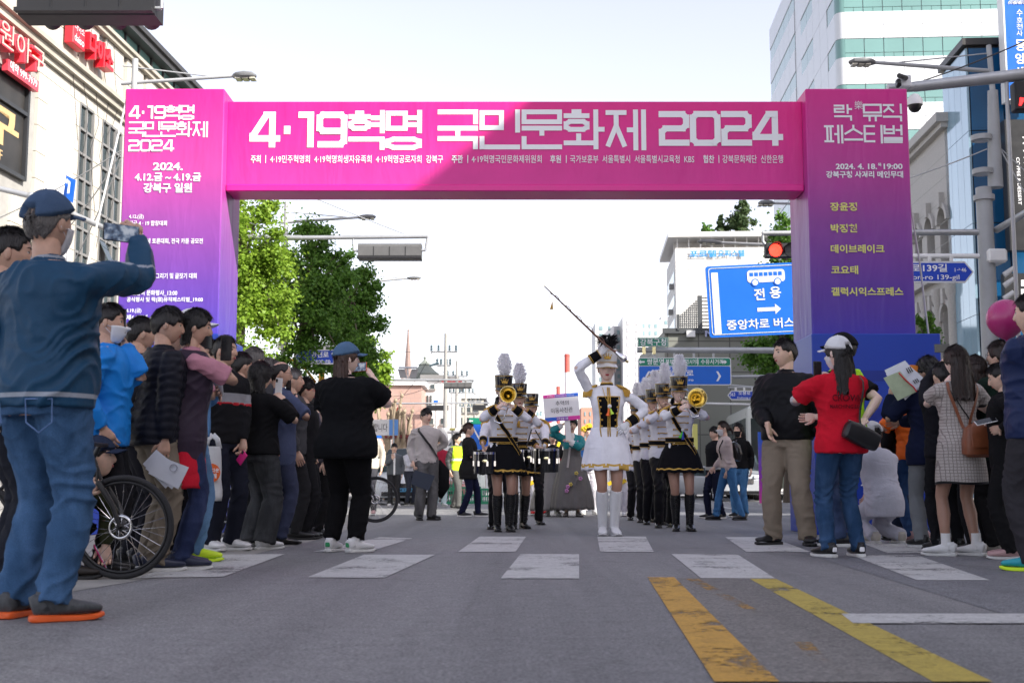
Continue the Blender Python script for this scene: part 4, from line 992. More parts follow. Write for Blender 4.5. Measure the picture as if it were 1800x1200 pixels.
q=Bm();a=P(488,615,34.9)-t.location;c=P(505,600,34.9)-t.location;q.bx(a.x,c.x,a.y-.1,a.y+.25,a.z,c.z,0,.03);q.obj('bracket',WHITEP,t)
t=pole('street_lamp','far grey street lamp showing right of the dark trees',640,470,52,.09,.06,GREYPAINT,'street lamps along the road','street lamp')
arm(t,P(642,496,52),P(718,489,52),.05,.04,GREYPAINT);lamp_head(t,P(716,489,52),(1,0,.02),.58);arm(t,P(642,483,52),P(705,489,52),.018,.018,GREYPAINT,'stay_rod')
t=pole('street_lamp','street lamp whose head hangs left of the right pillar top',1460,335,30,.085,.06,GREYPAINT,'street lamps along the road','street lamp')
arm(t,P(1458,360,30),P(1356,357,30),.035,.03,GREYPAINT);lamp_head(t,P(1360,357,30),(-1,0,0),.38)
t=pole('street_lamp','street lamp with its head before the blue roof letters',1465,400,44,.085,.06,GREYPAINT,'street lamps along the road','street lamp')
arm(t,P(1463,435,44),P(1262,426,44),.05,.045,GREYPAINT);lamp_head(t,P(1268,426,44),(-1,0,.03),.85,1.2)
# left mast arm with signal back
SIGB=M('signal_housing',(.012,.012,.014),rough=.6,var=.1);SIGG=M('signal_back_grey',(.11,.11,.11),rough=.55,var=.12)
def louvre_back(label,x0,x1,yt,yb,Y,hang=None,group='traffic signals seen from behind',mat=SIGG,ribs=4):
    a,c=wbox(x0,x1,yt,yb,Y);t=thing('traffic_signal',label,'traffic signal',((a.x+c.x)/2,Y,a.z),0,group);w_=(c.x-a.x)/2;h_=c.z-a.z
    q=Bm();q.prism([(-w_,0,0),(-w_,-.05,h_*.08),(-w_,-.05,h_*.8),(-w_,.0,h_),(-w_,.3,h_),(-w_,.3,0)],(2*w_,0,0));q.obj('housing',mat,t)
    q=Bm();q.bx(-w_,w_,-.13,-.051,h_*.0,h_*.16);q.obj('lower_lip',SIGB,t)
    for k in range(ribs):
        q=Bm();x=-w_+2*w_*(k+.5)/ribs;q.lathe([(h_*.36,.3),(h_*.4,.5),(h_*.30,.5),(h_*.1,.32)],(x,0,h_*.5),0,16,'y');q.obj('visor',SIGB,t,smooth='auto')
    q=Bm()
    for k in range(1,ribs): q.bx(-w_+2*w_*k/ribs-.006,-w_+2*w_*k/ribs+.006,-.058,-.051,h_*.2,h_*.78)
    q.obj('seam',SIGB,t)
    return t
t=pole('mast_pole','mast pole hidden behind the left pillar carrying the long signal arm',330,380,27,.14,.12,STEEL,None,'pole')
arm(t,P(330,417,27),P(530,418,27),.062,.058);arm(t,P(530,418,27),P(752,416,27),.05,.042);arm(t,P(752,414,27),P(748,440,27),.028);arm(t,P(748,440,27),P(741,440,27),.028)
arm(t,P(621,418,27),P(622,440,27),.028);arm(t,P(622,440,27),P(630,442,27),.028)
wire(t,P(330,345,27),P(490,411,27),.02,.012,mat=STEEL);wire(t,P(330,250,27),P(710,411,27),.05,.012,mat=STEEL)
louvre_back('grey signal back hanging from the long arm before the trees',629,741,428,455,27)
t=pole('mast_pole','mast pole standing left outside the picture with the nearest signal arm',-420,-200,12.5,.15,.12,STEEL,None,'pole')
arm(t,P(-420,-60,12.5),P(290,-42,12.5),.05,.04);arm(t,P(285,-42,12.5),P(284,15,12.5),.02);arm(t,P(284,15,12.5),P(272,15,12.5),.02)
louvre_back('black signal back at the very top left of the picture',32,274,-14,27,12.5,mat=SIGB)
# left turn sign and its arm, behind the capped man
t=pole('mast_pole','mast pole left outside the picture whose arm points at the pillar',-300,250,19,.12,.1,STEEL,None,'pole')
arm(t,P(-300,260,19),P(55,345,19.0),.05,.045);arm(t,P(55,345,19),P(200,408,20.5),.055,.045)
q=Bm();q.ell(P(55,345,19)-t.location,(.07,.07,.07));q.obj('end_cap',STEEL,t,smooth=True)
BLUE=M('traffic_sign_blue',(.004,.13,.62),rough=.35,var=.05,vs_=1.5);GREEN=M('traffic_sign_green',(.0,.22,.13),rough=.35,var=.05,vs_=1.5);NBLUE=M('road_name_blue',(.01,.06,.50),rough=.35,var=.04)
SGREY=M('sign_reflective_white',(.66,.67,.68),rough=.4,var=.04);ALU=M('sign_back_aluminium',(.4,.4,.4),rough=.5,metal=.5,var=.1)
t=thing('direction_plate','blue left turn arrow sign above the capped man','road sign',P(122,855,19.2))
a,c=P(111,345,19.2)-t.location,P(135,308,19.2)-t.location
q=Bm();q.prism([(a.x,0,a.z-.0),(a.x+.035+.0,0,c.z),(c.x,-.05,c.z-.09),(c.x-.03,-.05,a.z-.12)],(0,.02,0));q.obj('plate',BLUE,t)
cx_,cz_=(a.x+c.x)/2,(a.z+c.z)/2
q=Bm();q.prism([(cx_-.015,-.075,cz_-.14),(cx_+.02,-.075,cz_-.14),(cx_+.03,-.075,cz_+.04),(cx_+.0,-.075,cz_+.075),(cx_-.02,-.075,cz_+.07),(cx_-.02,-.075,cz_+.04),(cx_-.0,-.075,cz_+.03)],(0,.01,0));q.prism([(cx_-.02,-.076,cz_+.10),(cx_-.06,-.076,cz_+.055),(cx_-.02,-.076,cz_+.01)],(0,.01,0));q.obj('arrow',SGREY,t)
q=Bm();q.tube([(cx_,.02,a.z-.05),(cx_,.02,-0.0)],.02);q.obj('post',STEEL,t)
def rrect(x0,x1,z0,z1,r,y):
    pts=[]
    for cx,cz,a0 in ((x1-r,z1-r,0),(x0+r,z1-r,90),(x0+r,z0+r,180),(x1-r,z0+r,270)):
        for k in range(5): aa=math.radians(a0+k*22.5);pts.append((cx+r*math.cos(aa),y,cz+r*math.sin(aa)))
    return pts
def arrow_pts(x0,x1,zc_,h,y,tail=.38):
    """horizontal arrow from x0 to x1 (points to x1)"""
    s=1 if x1 >x0 else -1;hd=x1-s*h*.55
    return [(x0,y,zc_-h*tail/2),(hd,y,zc_-h*tail/2),(hd,y,zc_-h/2),(x1,y,zc_),(hd,y,zc_+h/2),(hd,y,zc_+h*tail/2),(x0,y,zc_+h*tail/2)]
# bus lane sign, tilted a little
Y=23.6;ctr=P(1325,527,Y);t=thing('bus_lane_sign','large blue bus lane sign hanging tilted left of the right pillar','road sign',(ctr.x,Y,0))
tilt=math.radians(2.7);k_=Y/F;H_=128*k_;W0,W1=-82*k_,178*k_
brd=bpy.data.objects.new('board',None)
q=Bm();q.prism(rrect(W0,W1,-H_/2,H_/2,.05,0),(0,.04,0));bo=q.obj('board',BLUE,t);bo.location=(0,0,ctr.z);bo.rotation_euler=(0,-tilt,0)
q=Bm();pa=rrect(W0+.05,W1-.05,-H_/2+.05,H_/2-.05,.05,-.004);q.tube(pa,.009,0,4,closed=True);q.obj('border',SGREY,bo)
def bpx(px_,py_): return ((px_-1325)*k_,(527-py_)*k_)
q=Bm();x0,z1=bpx(1252,475);x1,z0=bpx(1264,585);q.bx(x0,x1,-.008,-.001,z0,z1);q.obj('lane_bar',SGREY,bo)
q=Bm();x0,z1=bpx(1316,474);x1,z0=bpx(1383,498);q.prism(rrect(x0,x1,z0+.02,z1,.06,-.001),(0,-.008,0));bus_=q.obj('bus_pictogram',SGREY,bo)
q=Bm()
for i in range(7): w_=(x1-x0-.08)/7;q.bx(x0+.045+i*w_,x0+.045+i*w_+w_*.78,-.013,-.0095,z0+.14,z1-.045)
for fx_ in (.2,.8): q.lathe([(.0,-.0135),(.075,-.0135),(.075,-.0095)],(x0+(x1-x0)*fx_,0,z0+.02),0,16,'y')
q.obj('pictogram_window',BLUE,bus_)
q=Bm()
for fx_ in (.2,.8): q.lathe([(.0,-.016),(.055,-.016),(.055,-.0138)],(x0+(x1-x0)*fx_,0,z0+.02),0,16,'y')
q.obj('pictogram_wheel',SGREY,bus_)
for s_,xa,xb,ya,yb in (('전',1326,1345,507,528),('용',1354,1374,505,526),('중앙차로 버스전용',1274,1432,561,579)):
    x0,z1=bpx(xa,ya);x1,z0=bpx(xb,yb);text_bm(s_,(x0,-.006,z0),(1,0,0),(0,0,1),h=z1-z0,w=x1-x0,bold=.02).obj('lettering',SGREY,bo)
x0,z0=bpx(1330,545);x1,_=bpx(1372,545);q=Bm();q.prism(arrow_pts(x0,x1,z0,.2,-.002,.36),(0,-.006,0));q.obj('arrow',SGREY,bo)
# right mast pole
t=pole('mast_pole','thick grey mast pole right of the right pillar with arms and signals',1752,330,24,.185,.15,GREYPAINT,None,'pole',(243,302,348))
arm(t,P(1750,330,24),P(1745,160,24),.15,.10,GREYPAINT,'upper_post');arm(t,P(1745,160,24),P(1738,80,24),.055,.05,GREYPAINT,'upper_post')
arm(t,P(1738,125,24),P(1536,110,24),.045,.035,GREYPAINT);lamp_head(t,P(1538,110,24),(-1,0,.02),.52);arm(t,P(1738,94,24),P(1580,110,24),.013,.013,GREYPAINT,'stay_rod')
arm(t,P(1745,408,24),P(1340,410,24),.062,.05);arm(t,P(1341,408,24),P(1341,425,24),.03);arm(t,P(1341,425,24),P(1347,432,24),.03)
arm(t,P(1752,404,24),P(1840,352,22),.07,.06)
arm(t,P(1735,450,24),P(1560,450,24),.05,.045,WHITEP,'sign_arm');q=Bm();a,c=P(1735,462,23.85)-t.location,P(1768,438,23.85)-t.location;q.bx(a.x,c.x,a.y-.1,a.y+.4,a.z,c.z,0,.04);q.obj('bracket',WHITEP,t)
for a_,c_ in (((1735,262),(1560,325)),((1760,262),(1850,340)),((1760,265),(1850,420))): wire(t,P(*a_,24),P(*c_,24),.03,.013,mat=STEEL)
wire(t,P(1850,50,23),P(1623,142,23),.05,.014)
for k,yy in enumerate((478,497,520)):
    q=Bm();c=P(1770,yy,24)-t.location;q.tube([c+Vector((-.06,0,-.06)),c+Vector((.12,-.05,.07))],[(.06,.05),(.05,.04)],0,10);q.obj('spotlight',WHITEP,t,smooth='auto')
t=pole('mast_pole','mast outside the right edge whose thick arm carries cameras over the pillar',1990,60,17.5,.16,.14,STEEL,None,'pole')
arm(t,P(1990,110,17.5),P(1606,153,17.5),.11,.075);arm(t,P(1606,153,17.5),P(1560,156,17.5),.07,.065)
q=Bm();a,c=P(1583,152,17.3)-t.location,P(1602,131,17.3)-t.location;q.bx(a.x,c.x,a.y,a.y+.25,a.z,c.z,0,.015);q.obj('camera_box',SGREY,t)
q=Bm();c=P(1584,136,17.2)-t.location;q.tube([c+Vector((.1,.1,.02)),c+Vector((-.06,-.1,-.01))],.035);q.obj('camera',BLACKP,t,smooth='auto')
q=Bm();c=P(1579,147,17.2)-t.location;q.box(c,(.07,.1,.12),0,0,.02);q.tube([c,c+Vector((-.02,-.1,-.05))],.03);q.obj('camera',BLACKP,t,smooth='auto')
q=Bm();c=P(1608,182,17.3)-t.location;q.lathe([(.02,.14),(.06,.12),(.11,.05),(.11,-.03)],c,0,18);dm=q.obj('dome_camera',WHITEP,t,smooth='auto')
q=Bm();q.lathe([(.095,-.03),(.085,-.08),(.05,-.12),(.0,-.135)],c,0,18);q.obj('dome',BLACKP,dm,smooth=True)
# red figure signal at the right edge
t=thing('walk_signal','black signal box with red figure at the right edge','traffic signal',P(1795,855,17.4));t.location.z=0
a,c=P(1786,193,17.4),P(1822,142,17.4);q=Bm();q.bx(a.x-t.location.x,c.x-t.location.x,0,.2,a.z,c.z,0,.02);q.obj('housing',SIGB,t)
REDE=M('red_led',(.8,.02,.02),rough=.4,var=0,emit=(1,.02,.02,1.6))
q=Bm();a,c=P(1791,186,17.4),P(1800,172,17.4)
x_=a.x-t.location.x;q.prism([(x_,-.002,a.z),(x_+.03,-.002,a.z),(x_+.08,-.002,c.z-.03),(x_+.12,-.002,c.z-.02),(x_+.02,-.002,c.z)],(0,-.01,0));q.obj('red_figure',REDE,t)
q=Bm();q.tube([(.1,.1,P(0,140,17.4).z),(.1,.1,0)],.03);q.obj('hanger',STEEL,t)
# red signal head
Y=23.7;t=thing('traffic_signal','traffic signal with its red light on beside the right pillar','traffic signal',P(1390,425,Y)-Vector((0,0,0)))
q=Bm();a,c=P(1346,452,Y)-t.location,P(1458,427,Y)-t.location;q.bx(a.x,c.x,0,.16,a.z,c.z,0,.015);q.obj('housing',SIGB,t)
REDL=M('red_signal_lens',(.75,.02,.015),rough=.3,var=.0,emit=(1,.03,.015,1.8));DARKL=M('unlit_signal_lens',(.03,.03,.032),rough=.3,var=.2,vs_=30,bump=.5,bs=80)
for i in range(4):
    cx=P(1363+27.5*i,440,Y)-t.location
    q=Bm();q.lathe([(.125,-.008),(.06,-.022),(0,-.028)],(cx.x,0,cx.z),0,20,'y');q.obj('lens',REDL if i==0 else DARKL,t,smooth=True)
    q=Bm();q.tube([(cx.x+.14*math.cos(a_),-.0,cx.z+.14*math.sin(a_)) for a_ in np.linspace(-.3,PI+.3,14)],.008,0,5)
    for a_ in np.linspace(-.2,PI+.2,12): q.prism([(cx.x+.14*math.cos(a_+d_),0,cx.z+.14*math.sin(a_+d_)) for d_ in (-.13,.13)]+[(cx.x+.135*math.cos(a_+d_),-.2*max(.3,math.sin(max(a_,.1))),cx.z+.135*math.sin(a_+d_)) for d_ in (.13,-.13)],(0,-.002,.004))
    q.obj('visor',SIGB,t)
# road name signs
def name_sign(label,x0,x1,yt,yb,Y,pts='l',texts=(),cat='road sign',group='road name signs'):
    a,c=wbox(x0,x1,yt,yb,Y);t=thing('road_name_sign',label,cat,((a.x+c.x)/2,Y,0),0,group);w_=(c.x-a.x)/2;zc_=(a.z+c.z)/2;h_=(c.z-a.z)/2
    def outline(s,y):
        o=[];w2,h2=w_-s,h_-s
        L=[(-w2,y,zc_)] if 'l' in pts else []
        o=[(-w2+(h2*.8 if 'l' in pts else 0),y,zc_-h2)]+[(w2-(h2*.8 if 'r' in pts else 0),y,zc_-h2)]+([(w2,y,zc_)] if 'r' in pts else [])+[(w2-(h2*.8 if 'r' in pts else 0),y,zc_+h2),(-w2+(h2*.8 if 'l' in pts else 0),y,zc_+h2)]+L
        return o
    q=Bm();q.prism(outline(0,0),(0,.04,0));bo=q.obj('board',SGREY,t)
    q=Bm();q.prism(outline(.035,-.001),(0,-.005,0));q.obj('face',NBLUE,t)
    q=Bm();[q.bx(x-.03,x+.03,.0,.03,zc_+h_+.002,zc_+h_+.09) for x in (-w_*.5,0,w_*.5)];q.obj('clamp',WHITEP,t)
    for s,p0,p1,y0,y1,bo_ in texts:
        a2,c2=wbox(p0,p1,y0,y1,Y);text_bm(s,(a2.x-t.location.x,-.009,a2.z),(1,0,0),(0,0,1),h=c2.z-a2.z,w=c2.x-a2.x,bold=bo_).obj('lettering',LETW,t)
    return t
name_sign('blue arrow shaped Hancheon-ro road name sign by the capped woman',517,588,614,640,34.6,'l',(('한천로',547,578,618,628,.02),('Hancheon-ro',531,581,630,638,.01),('32→1',524,537,623,628,.01)))
name_sign('blue arrow shaped 139-gil road name sign right of the right pillar',1560,1711,459,497,23.5,'r',(('도봉로139길',1565,1664,464,478,.02),('Dobongeon-ro 139-gil',1545,1686,483,494,.01),('1→46',1678,1698,471,478,.01)))
name_sign('small blue Dobong-ro road name sign below the green direction board',1279,1338,686,703,37,'lr',(('도봉로',1298,1319,688,694,.015),('Dobong-ro',1296,1322,697,701,.01),('363',1283,1292,690,696,.01),('359',1325,1334,690,696,.01)))
# direction gantry
Y=38;t=pole('gantry','grey gantry with a thick arm above the green and blue direction board',1432,590,38.3,.17,.15,STEEL,None,'gantry')
arm(t,P(1432,616,38.2),P(1120,615,38.2),.10,.085);arm(t,P(1432,660,38.2),P(1284,662,38.2),.05);arm(t,P(1432,690,38.2),P(1284,677,38.2),.035);arm(t,P(1432,713,38.2),P(1205,708,38.2),.04,.03,WHITEP);arm(t,P(1432,681,38.1),P(1280,681,38.1),.035,.03,GREYPAINT)
a,c=wbox(1122,1285,628,677,Y);t=thing('direction_sign','green and blue direction board with arrows under the gantry arm','road sign',((a.x+c.x)/2,Y,0));w_=(c.x-a.x)/2
ox=t.location.x;zm=P(0,643,Y).z
q=Bm();q.prism(rrect(-w_,w_,a.z,c.z,.09,0),(0,.05,0));q.obj('board',SGREY,t)
q=Bm();q.prism(rrect(-w_+.03,w_-.03,a.z+.03,zm-.012,.05,-.001),(0,-.005,0));q.obj('blue_face',BLUE,t)
q=Bm();q.prism(rrect(-w_+.03,w_-.03,zm+.012,c.z-.03,.05,-.001),(0,-.005,0));q.obj('green_face',GREEN,t)
for s,x0,x1,yt,yb in (('쌍문역',1137,1167,630,641),('북부',1170,1184,631,641),('수유리사거리',1195,1228,631,640),('수유사거리',1232,1271,631,640),('도봉로',1180,1219,650,661),('Dobong-ro',1176,1219,665,671)):
    sign_text(t,ox,s,x0,x1,yt,yb,Y-.005,LETW,.015)
q=Bm()
def lx(px_): return P(px_,855,Y).x-ox
q.prism(arrow_pts(lx(1136),lx(1125),P(0,636,Y).z,.13,-.007),(0,-.004,0));q.prism(arrow_pts(lx(1272),lx(1282),P(0,636,Y).z,.13,-.007),(0,-.004,0))
for px_,s in ((1266,1),(1142,-1)):
    x=lx(px_);z=P(0,661,Y).z;q.prism([(x-s*.06,-.007,z+.15),(x+s*.0,-.007,z+.15),(x+s*.09,-.007,z),(x+s*.0,-.007,z-.15),(x-s*.06,-.007,z-.15),(x+s*.02,-.007,z)],(0,-.004,0))
q.bx(lx(1229.6),lx(1230.4),-.011,-.0065,zm+.02,c.z-.03);q.obj('arrow',LETW,t)
q=Bm();[q.bx(x-.03,x+.03,.05,.1,c.z-.05,c.z+.14) for x in (-.9,-.3,.3,.9)];q.obj('clamp',STEEL,t)
t,ox=signbox('town_sign','small green sign reading Gangbuk-gu office on the gantry arm',1121,1175,593,609,Y,GREEN,.05)
sign_text(t,ox,'강북구청',1125,1171,595,607,Y,LETW,.012)
q=Bm();a,c=wbox(1122.5,1173.5,594.5,607.7,Y);q.tube(rrect(a.x-ox,c.x-ox,a.z,c.z,.01,-.004),.006,0,4,closed=True);q.obj('border',LETW,t)
q=Bm();q.bx(lx(1132)+1.2*0,lx(1132)+.1,-.0,.1,a.z-.25,a.z-.03);q.bx(lx(1150),lx(1150)+.1,0,.1,a.z-.25,a.z-.03);q.obj('bracket',BRASS,t)
# far gantries over the left lanes
t=pole('gantry','thick white gantry post and arm with green and blue board behind the young man',778,752,50,.24,.2,WHITEP,None,'gantry')
arm(t,P(778,757,50),P(900,758,50),.11,.10,WHITEP);arm(t,P(782,785,50),P(802,762,50),.06,.06,WHITEP,'brace');arm(t,P(778,788,50),P(890,788,50),.05,.05,WHITEP)
t,ox=signbox('direction_sign','small far green over blue board left of the left trombone player',825,875,735,790,49.7,BLUE,.06)
q=Bm();a,c=wbox(825,875,734,745,49.7);q.bx(a.x-ox,c.x-ox,-.012,-.001,a.z,c.z);q.obj('green_band',GREEN,t)
sign_text(t,ox,'방학사거리',836,868,736.5,743,49.68,LETW,.01);q=Bm();z=P(0,739.5,49.7).z;q.prism(arrow_pts(P(834,0,49.7).x-ox,P(827,0,49.7).x-ox,z,.11,-.014),(0,-.004,0));z=P(0,762,49.7).z;q.prism([(P(x_,0,49.7).x-ox,-.002,P(0,y_,49.7).z) for x_,y_ in ((833,752),(836,752),(848,774),(845,774))],(0,-.006,0));q.obj('arrow',LETW,t)
t=pole('gantry','thin signal gantry over the left lanes nearer the camera',560,660,55,.12,.1,STEEL,None,'gantry');arm(t,P(560,667,55),P(833,668,55),.06,.05);arm(t,P(832,667,55),P(829,676,55),.03)
louvre_back('far grey signal back at the upper gantry arm',781,829,671,682,54.9)
t=pole('gantry','second thin signal gantry behind at lower height',540,700,66,.12,.1,STEEL,None,'gantry');arm(t,P(540,710,66),P(860,708,66),.05,.045)
louvre_back('far dark signal back right above the head of the young man',750,788,712,721,65.9,mat=SIGB);louvre_back('far dark signal back just left of the trombone player',831,853,711,721,65.9,mat=SIGB)
# utility poles
UCON=M('utility_pole_concrete',(.33,.32,.30),rough=.85,var=.08);INS=M('insulator',(.08,.12,.14),rough=.4,var=.1)
def upole(label,px_,yt,Y,arms,r=.14):
    t=pole('utility_pole',label,px_,yt,Y,r,r*.5,UCON,'utility poles down the left side','utility pole')
    for (ya,xa,xb) in arms:
        arm(t,P(xa,ya,Y),P(xb,ya,Y),.05,.05,STEEL,'cross_arm')
        for f in (.03,.3,.72,.97):
            c=P(xa+(xb-xa)*f,ya,Y)-t.location;q=Bm();q.lathe([(.03,0),(.07,.06),(.04,.1),(.07,.15),(.04,.2),(.07,.25),(.02,.34)],c,0,8);q.obj('insulator',INS,t,smooth='auto')
    return t
up=[upole('tallest concrete utility pole with a wide cross arm right of the pagoda roof',782,586,60,((618,757,803),(642,768,792))),upole('second utility pole just right of the tallest one',802,634,72,((661,786,822),(690,790,815))),upole('third thin utility pole right of the second',818,668,90,((690,806,832),(715,808,830)),.12),upole('fourth utility pole nearest the left trombone player',834,690,110,((705,824,846),),.12)]
tw_=up[0]
for a_,ya,c_,yc_,s in ((758,616,420,560,.6),(803,616,1000,730,.8),(782,640,905,720,.5),(757,618,818,690,.3),(803,618,834,706,.4),(770,642,802,663,.3),(760,616,640,700,1.2),(786,661,640,690,.5)):
    wire(tw_,P(a_,ya,60),P(c_,yc_,60 if c_ <700 or c_ >900 else 85),s,.011)
for k in range(6): wire(tw_,P(742+k*4,760+k*6,62),P(640,735+k*9,58),.4,.012)
q=Bm();c=P(764,641,60)-tw_.location;q.tube([c+Vector((-.25,0,-.05)),c+Vector((.2,0,.08))],[(.05,.05),(.1,.07)],0,8);q.obj('switch',INS,tw_,smooth='auto')
# many small things along the far left pavement
SIGNC=[('blue shop sign with one white letter behind the bare trees',650,672,738,770,58,SBLUE,'타',(655,668,744,762)),
         ('dark shop sign with a pale letter left of the white taxi',650,672,780,812,44,SBLACK,'커',(655,668,786,806)),
         ('small red shop sign between the bare trees',684,690,716,742,56,LRED,None,None),('second small red shop sign left of the pink wall',695,700,716,742,56,LRED,None,None),
         ('small blue sign on the white building wall',762,770,703,708,80,SBLUE,None,None),('red lettered rooftop sign before the white building',776,812,666,671,78,LRED,None,None),('yellow roadside sign under the white gantry',790,800,752,756,48,LETY,None,None),
         ('yellow notice on the motel wall beside the right trombone player',1218,1226,745,790,55,LETY,None,None)]
for lab,x0,x1,yt,yb,Y,m_,s,bx_ in SIGNC:
    t,ox=signbox('shop_sign',lab,x0,x1,yt,yb,Y,m_,.15)
    if s: sign_text(t,ox,s,*bx_,Y,LETW,.03)
    q=Bm();q.tube([(0,.1,0),(0,.1,P(0,yb,Y).z)],.04);q.obj('post',STEEL,t)
t,ox=signbox('street_banner','white cloth banner with black brush lettering and blue end',636,700,737,765,40,BANW,.02)
q=Bm();a,c=wbox(684,700,737.3,764.7,40);q.bx(a.x-ox,c.x-ox,-.012,-.002,a.z,c.z);q.obj('blue_end',M('banner_light_blue',(.12,.30,.68),rough=.6,var=.05),t)
sign_text(t,ox,'환영합니다',640,681,744,758,40,M('black_ink',(.02,.02,.02),rough=.6,var=0),.0);sign_text(t,ox,'강북구',687,697,745,749,39.98,LETW,.01)
for px_ in (636,700): q=Bm();q.tube([(P(px_,0,40).x-ox,0,0),(P(px_,0,40).x-ox,0,P(0,735,40).z)],.03);q.obj('post',STEEL,t)
MAR=M('maroon_steel',(.16,.02,.022),rough=.5,var=.1)
b0,b1=P(680,855,50),P(732,855,50);t=thing('bus_shelter','maroon steel bus shelter frame behind the boy in grey','bus shelter',(b0.x,50,0));zt=P(0,764,50).z;w_=b1.x-b0.x
for x in (0,w_*.7,w_): q=Bm();q.bx(x-.04,x+.04,-.04,.04,0,zt-.13);q.obj('post',MAR,t)
q=Bm();q.bx(-.1,w_+.1,-.1,1.4,zt-.13,zt);q.obj('roof',MAR,t);q=Bm();q.bx(.05,w_-.05,1.3,1.32,.5,zt-.3);q.obj('glass_pane',M('shelter_glass',(.4,.5,.5),rough=.1,alpha=.5,var=0),t)
YELP=M('yellow_steel_arm',(.62,.30,.02),rough=.5,var=.08)
t=pole('height_bar','orange yellow steel portal between the left crowd and the trees',562,632,42,.11,.1,YELP,None,'portal')
arm(t,P(562,634,42),P(450,632,42),.06,.05,YELP);arm(t,P(555,672,42),P(528,637,42),.04,.04,YELP,'brace')
q=Bm();c=P(562,640,42)-t.location;q.box(c,(.3,.3,.25),0,0,.03);q.obj('cap',YELP,t)
# green crates / fence at the corner left
GCR=M('green_plastic',(.02,.26,.13),rough=.45,var=.1)
for lab,x0,x1,Y,yt,yb,ro in (('green plastic basket stack left of the black cardigan woman',776,798,38,832,884,3),('lower green basket stack right of the black cardigan woman',845,866,39,858,884,2),('wide green barrier panel between the walkers',798,846,40,855,880,2)):
    a,c=P(x0,855,Y),P(x1,855,Y);t=thing('plastic_barrier',lab,'barrier',(a.x,Y,0));w_=c.x-a.x;h_=P(0,yt,Y).z
    q=Bm();q.bx(0,w_,0,.05,0,.08);q.bx(0,w_,0,.05,h_*.45,h_*.55);q.bx(0,w_,0,.05,h_-.06,h_);q.bx(0,.05,-.001,.051,0,h_);q.bx(w_-.05,w_,-.001,.051,0,h_);q.obj('frame',GCR,t)
    q=Bm()
    for k in range(int(w_/.07)): q.bx(.06+k*.07,.085+k*.07,.01,.04,.08,h_-.06)
    g_=q.obj('grille',GCR,t);g_['kind']='stuff'
    q=Bm();q.bx(0,w_,-.2,.3,0,.05);q.obj('foot',GCR,t)
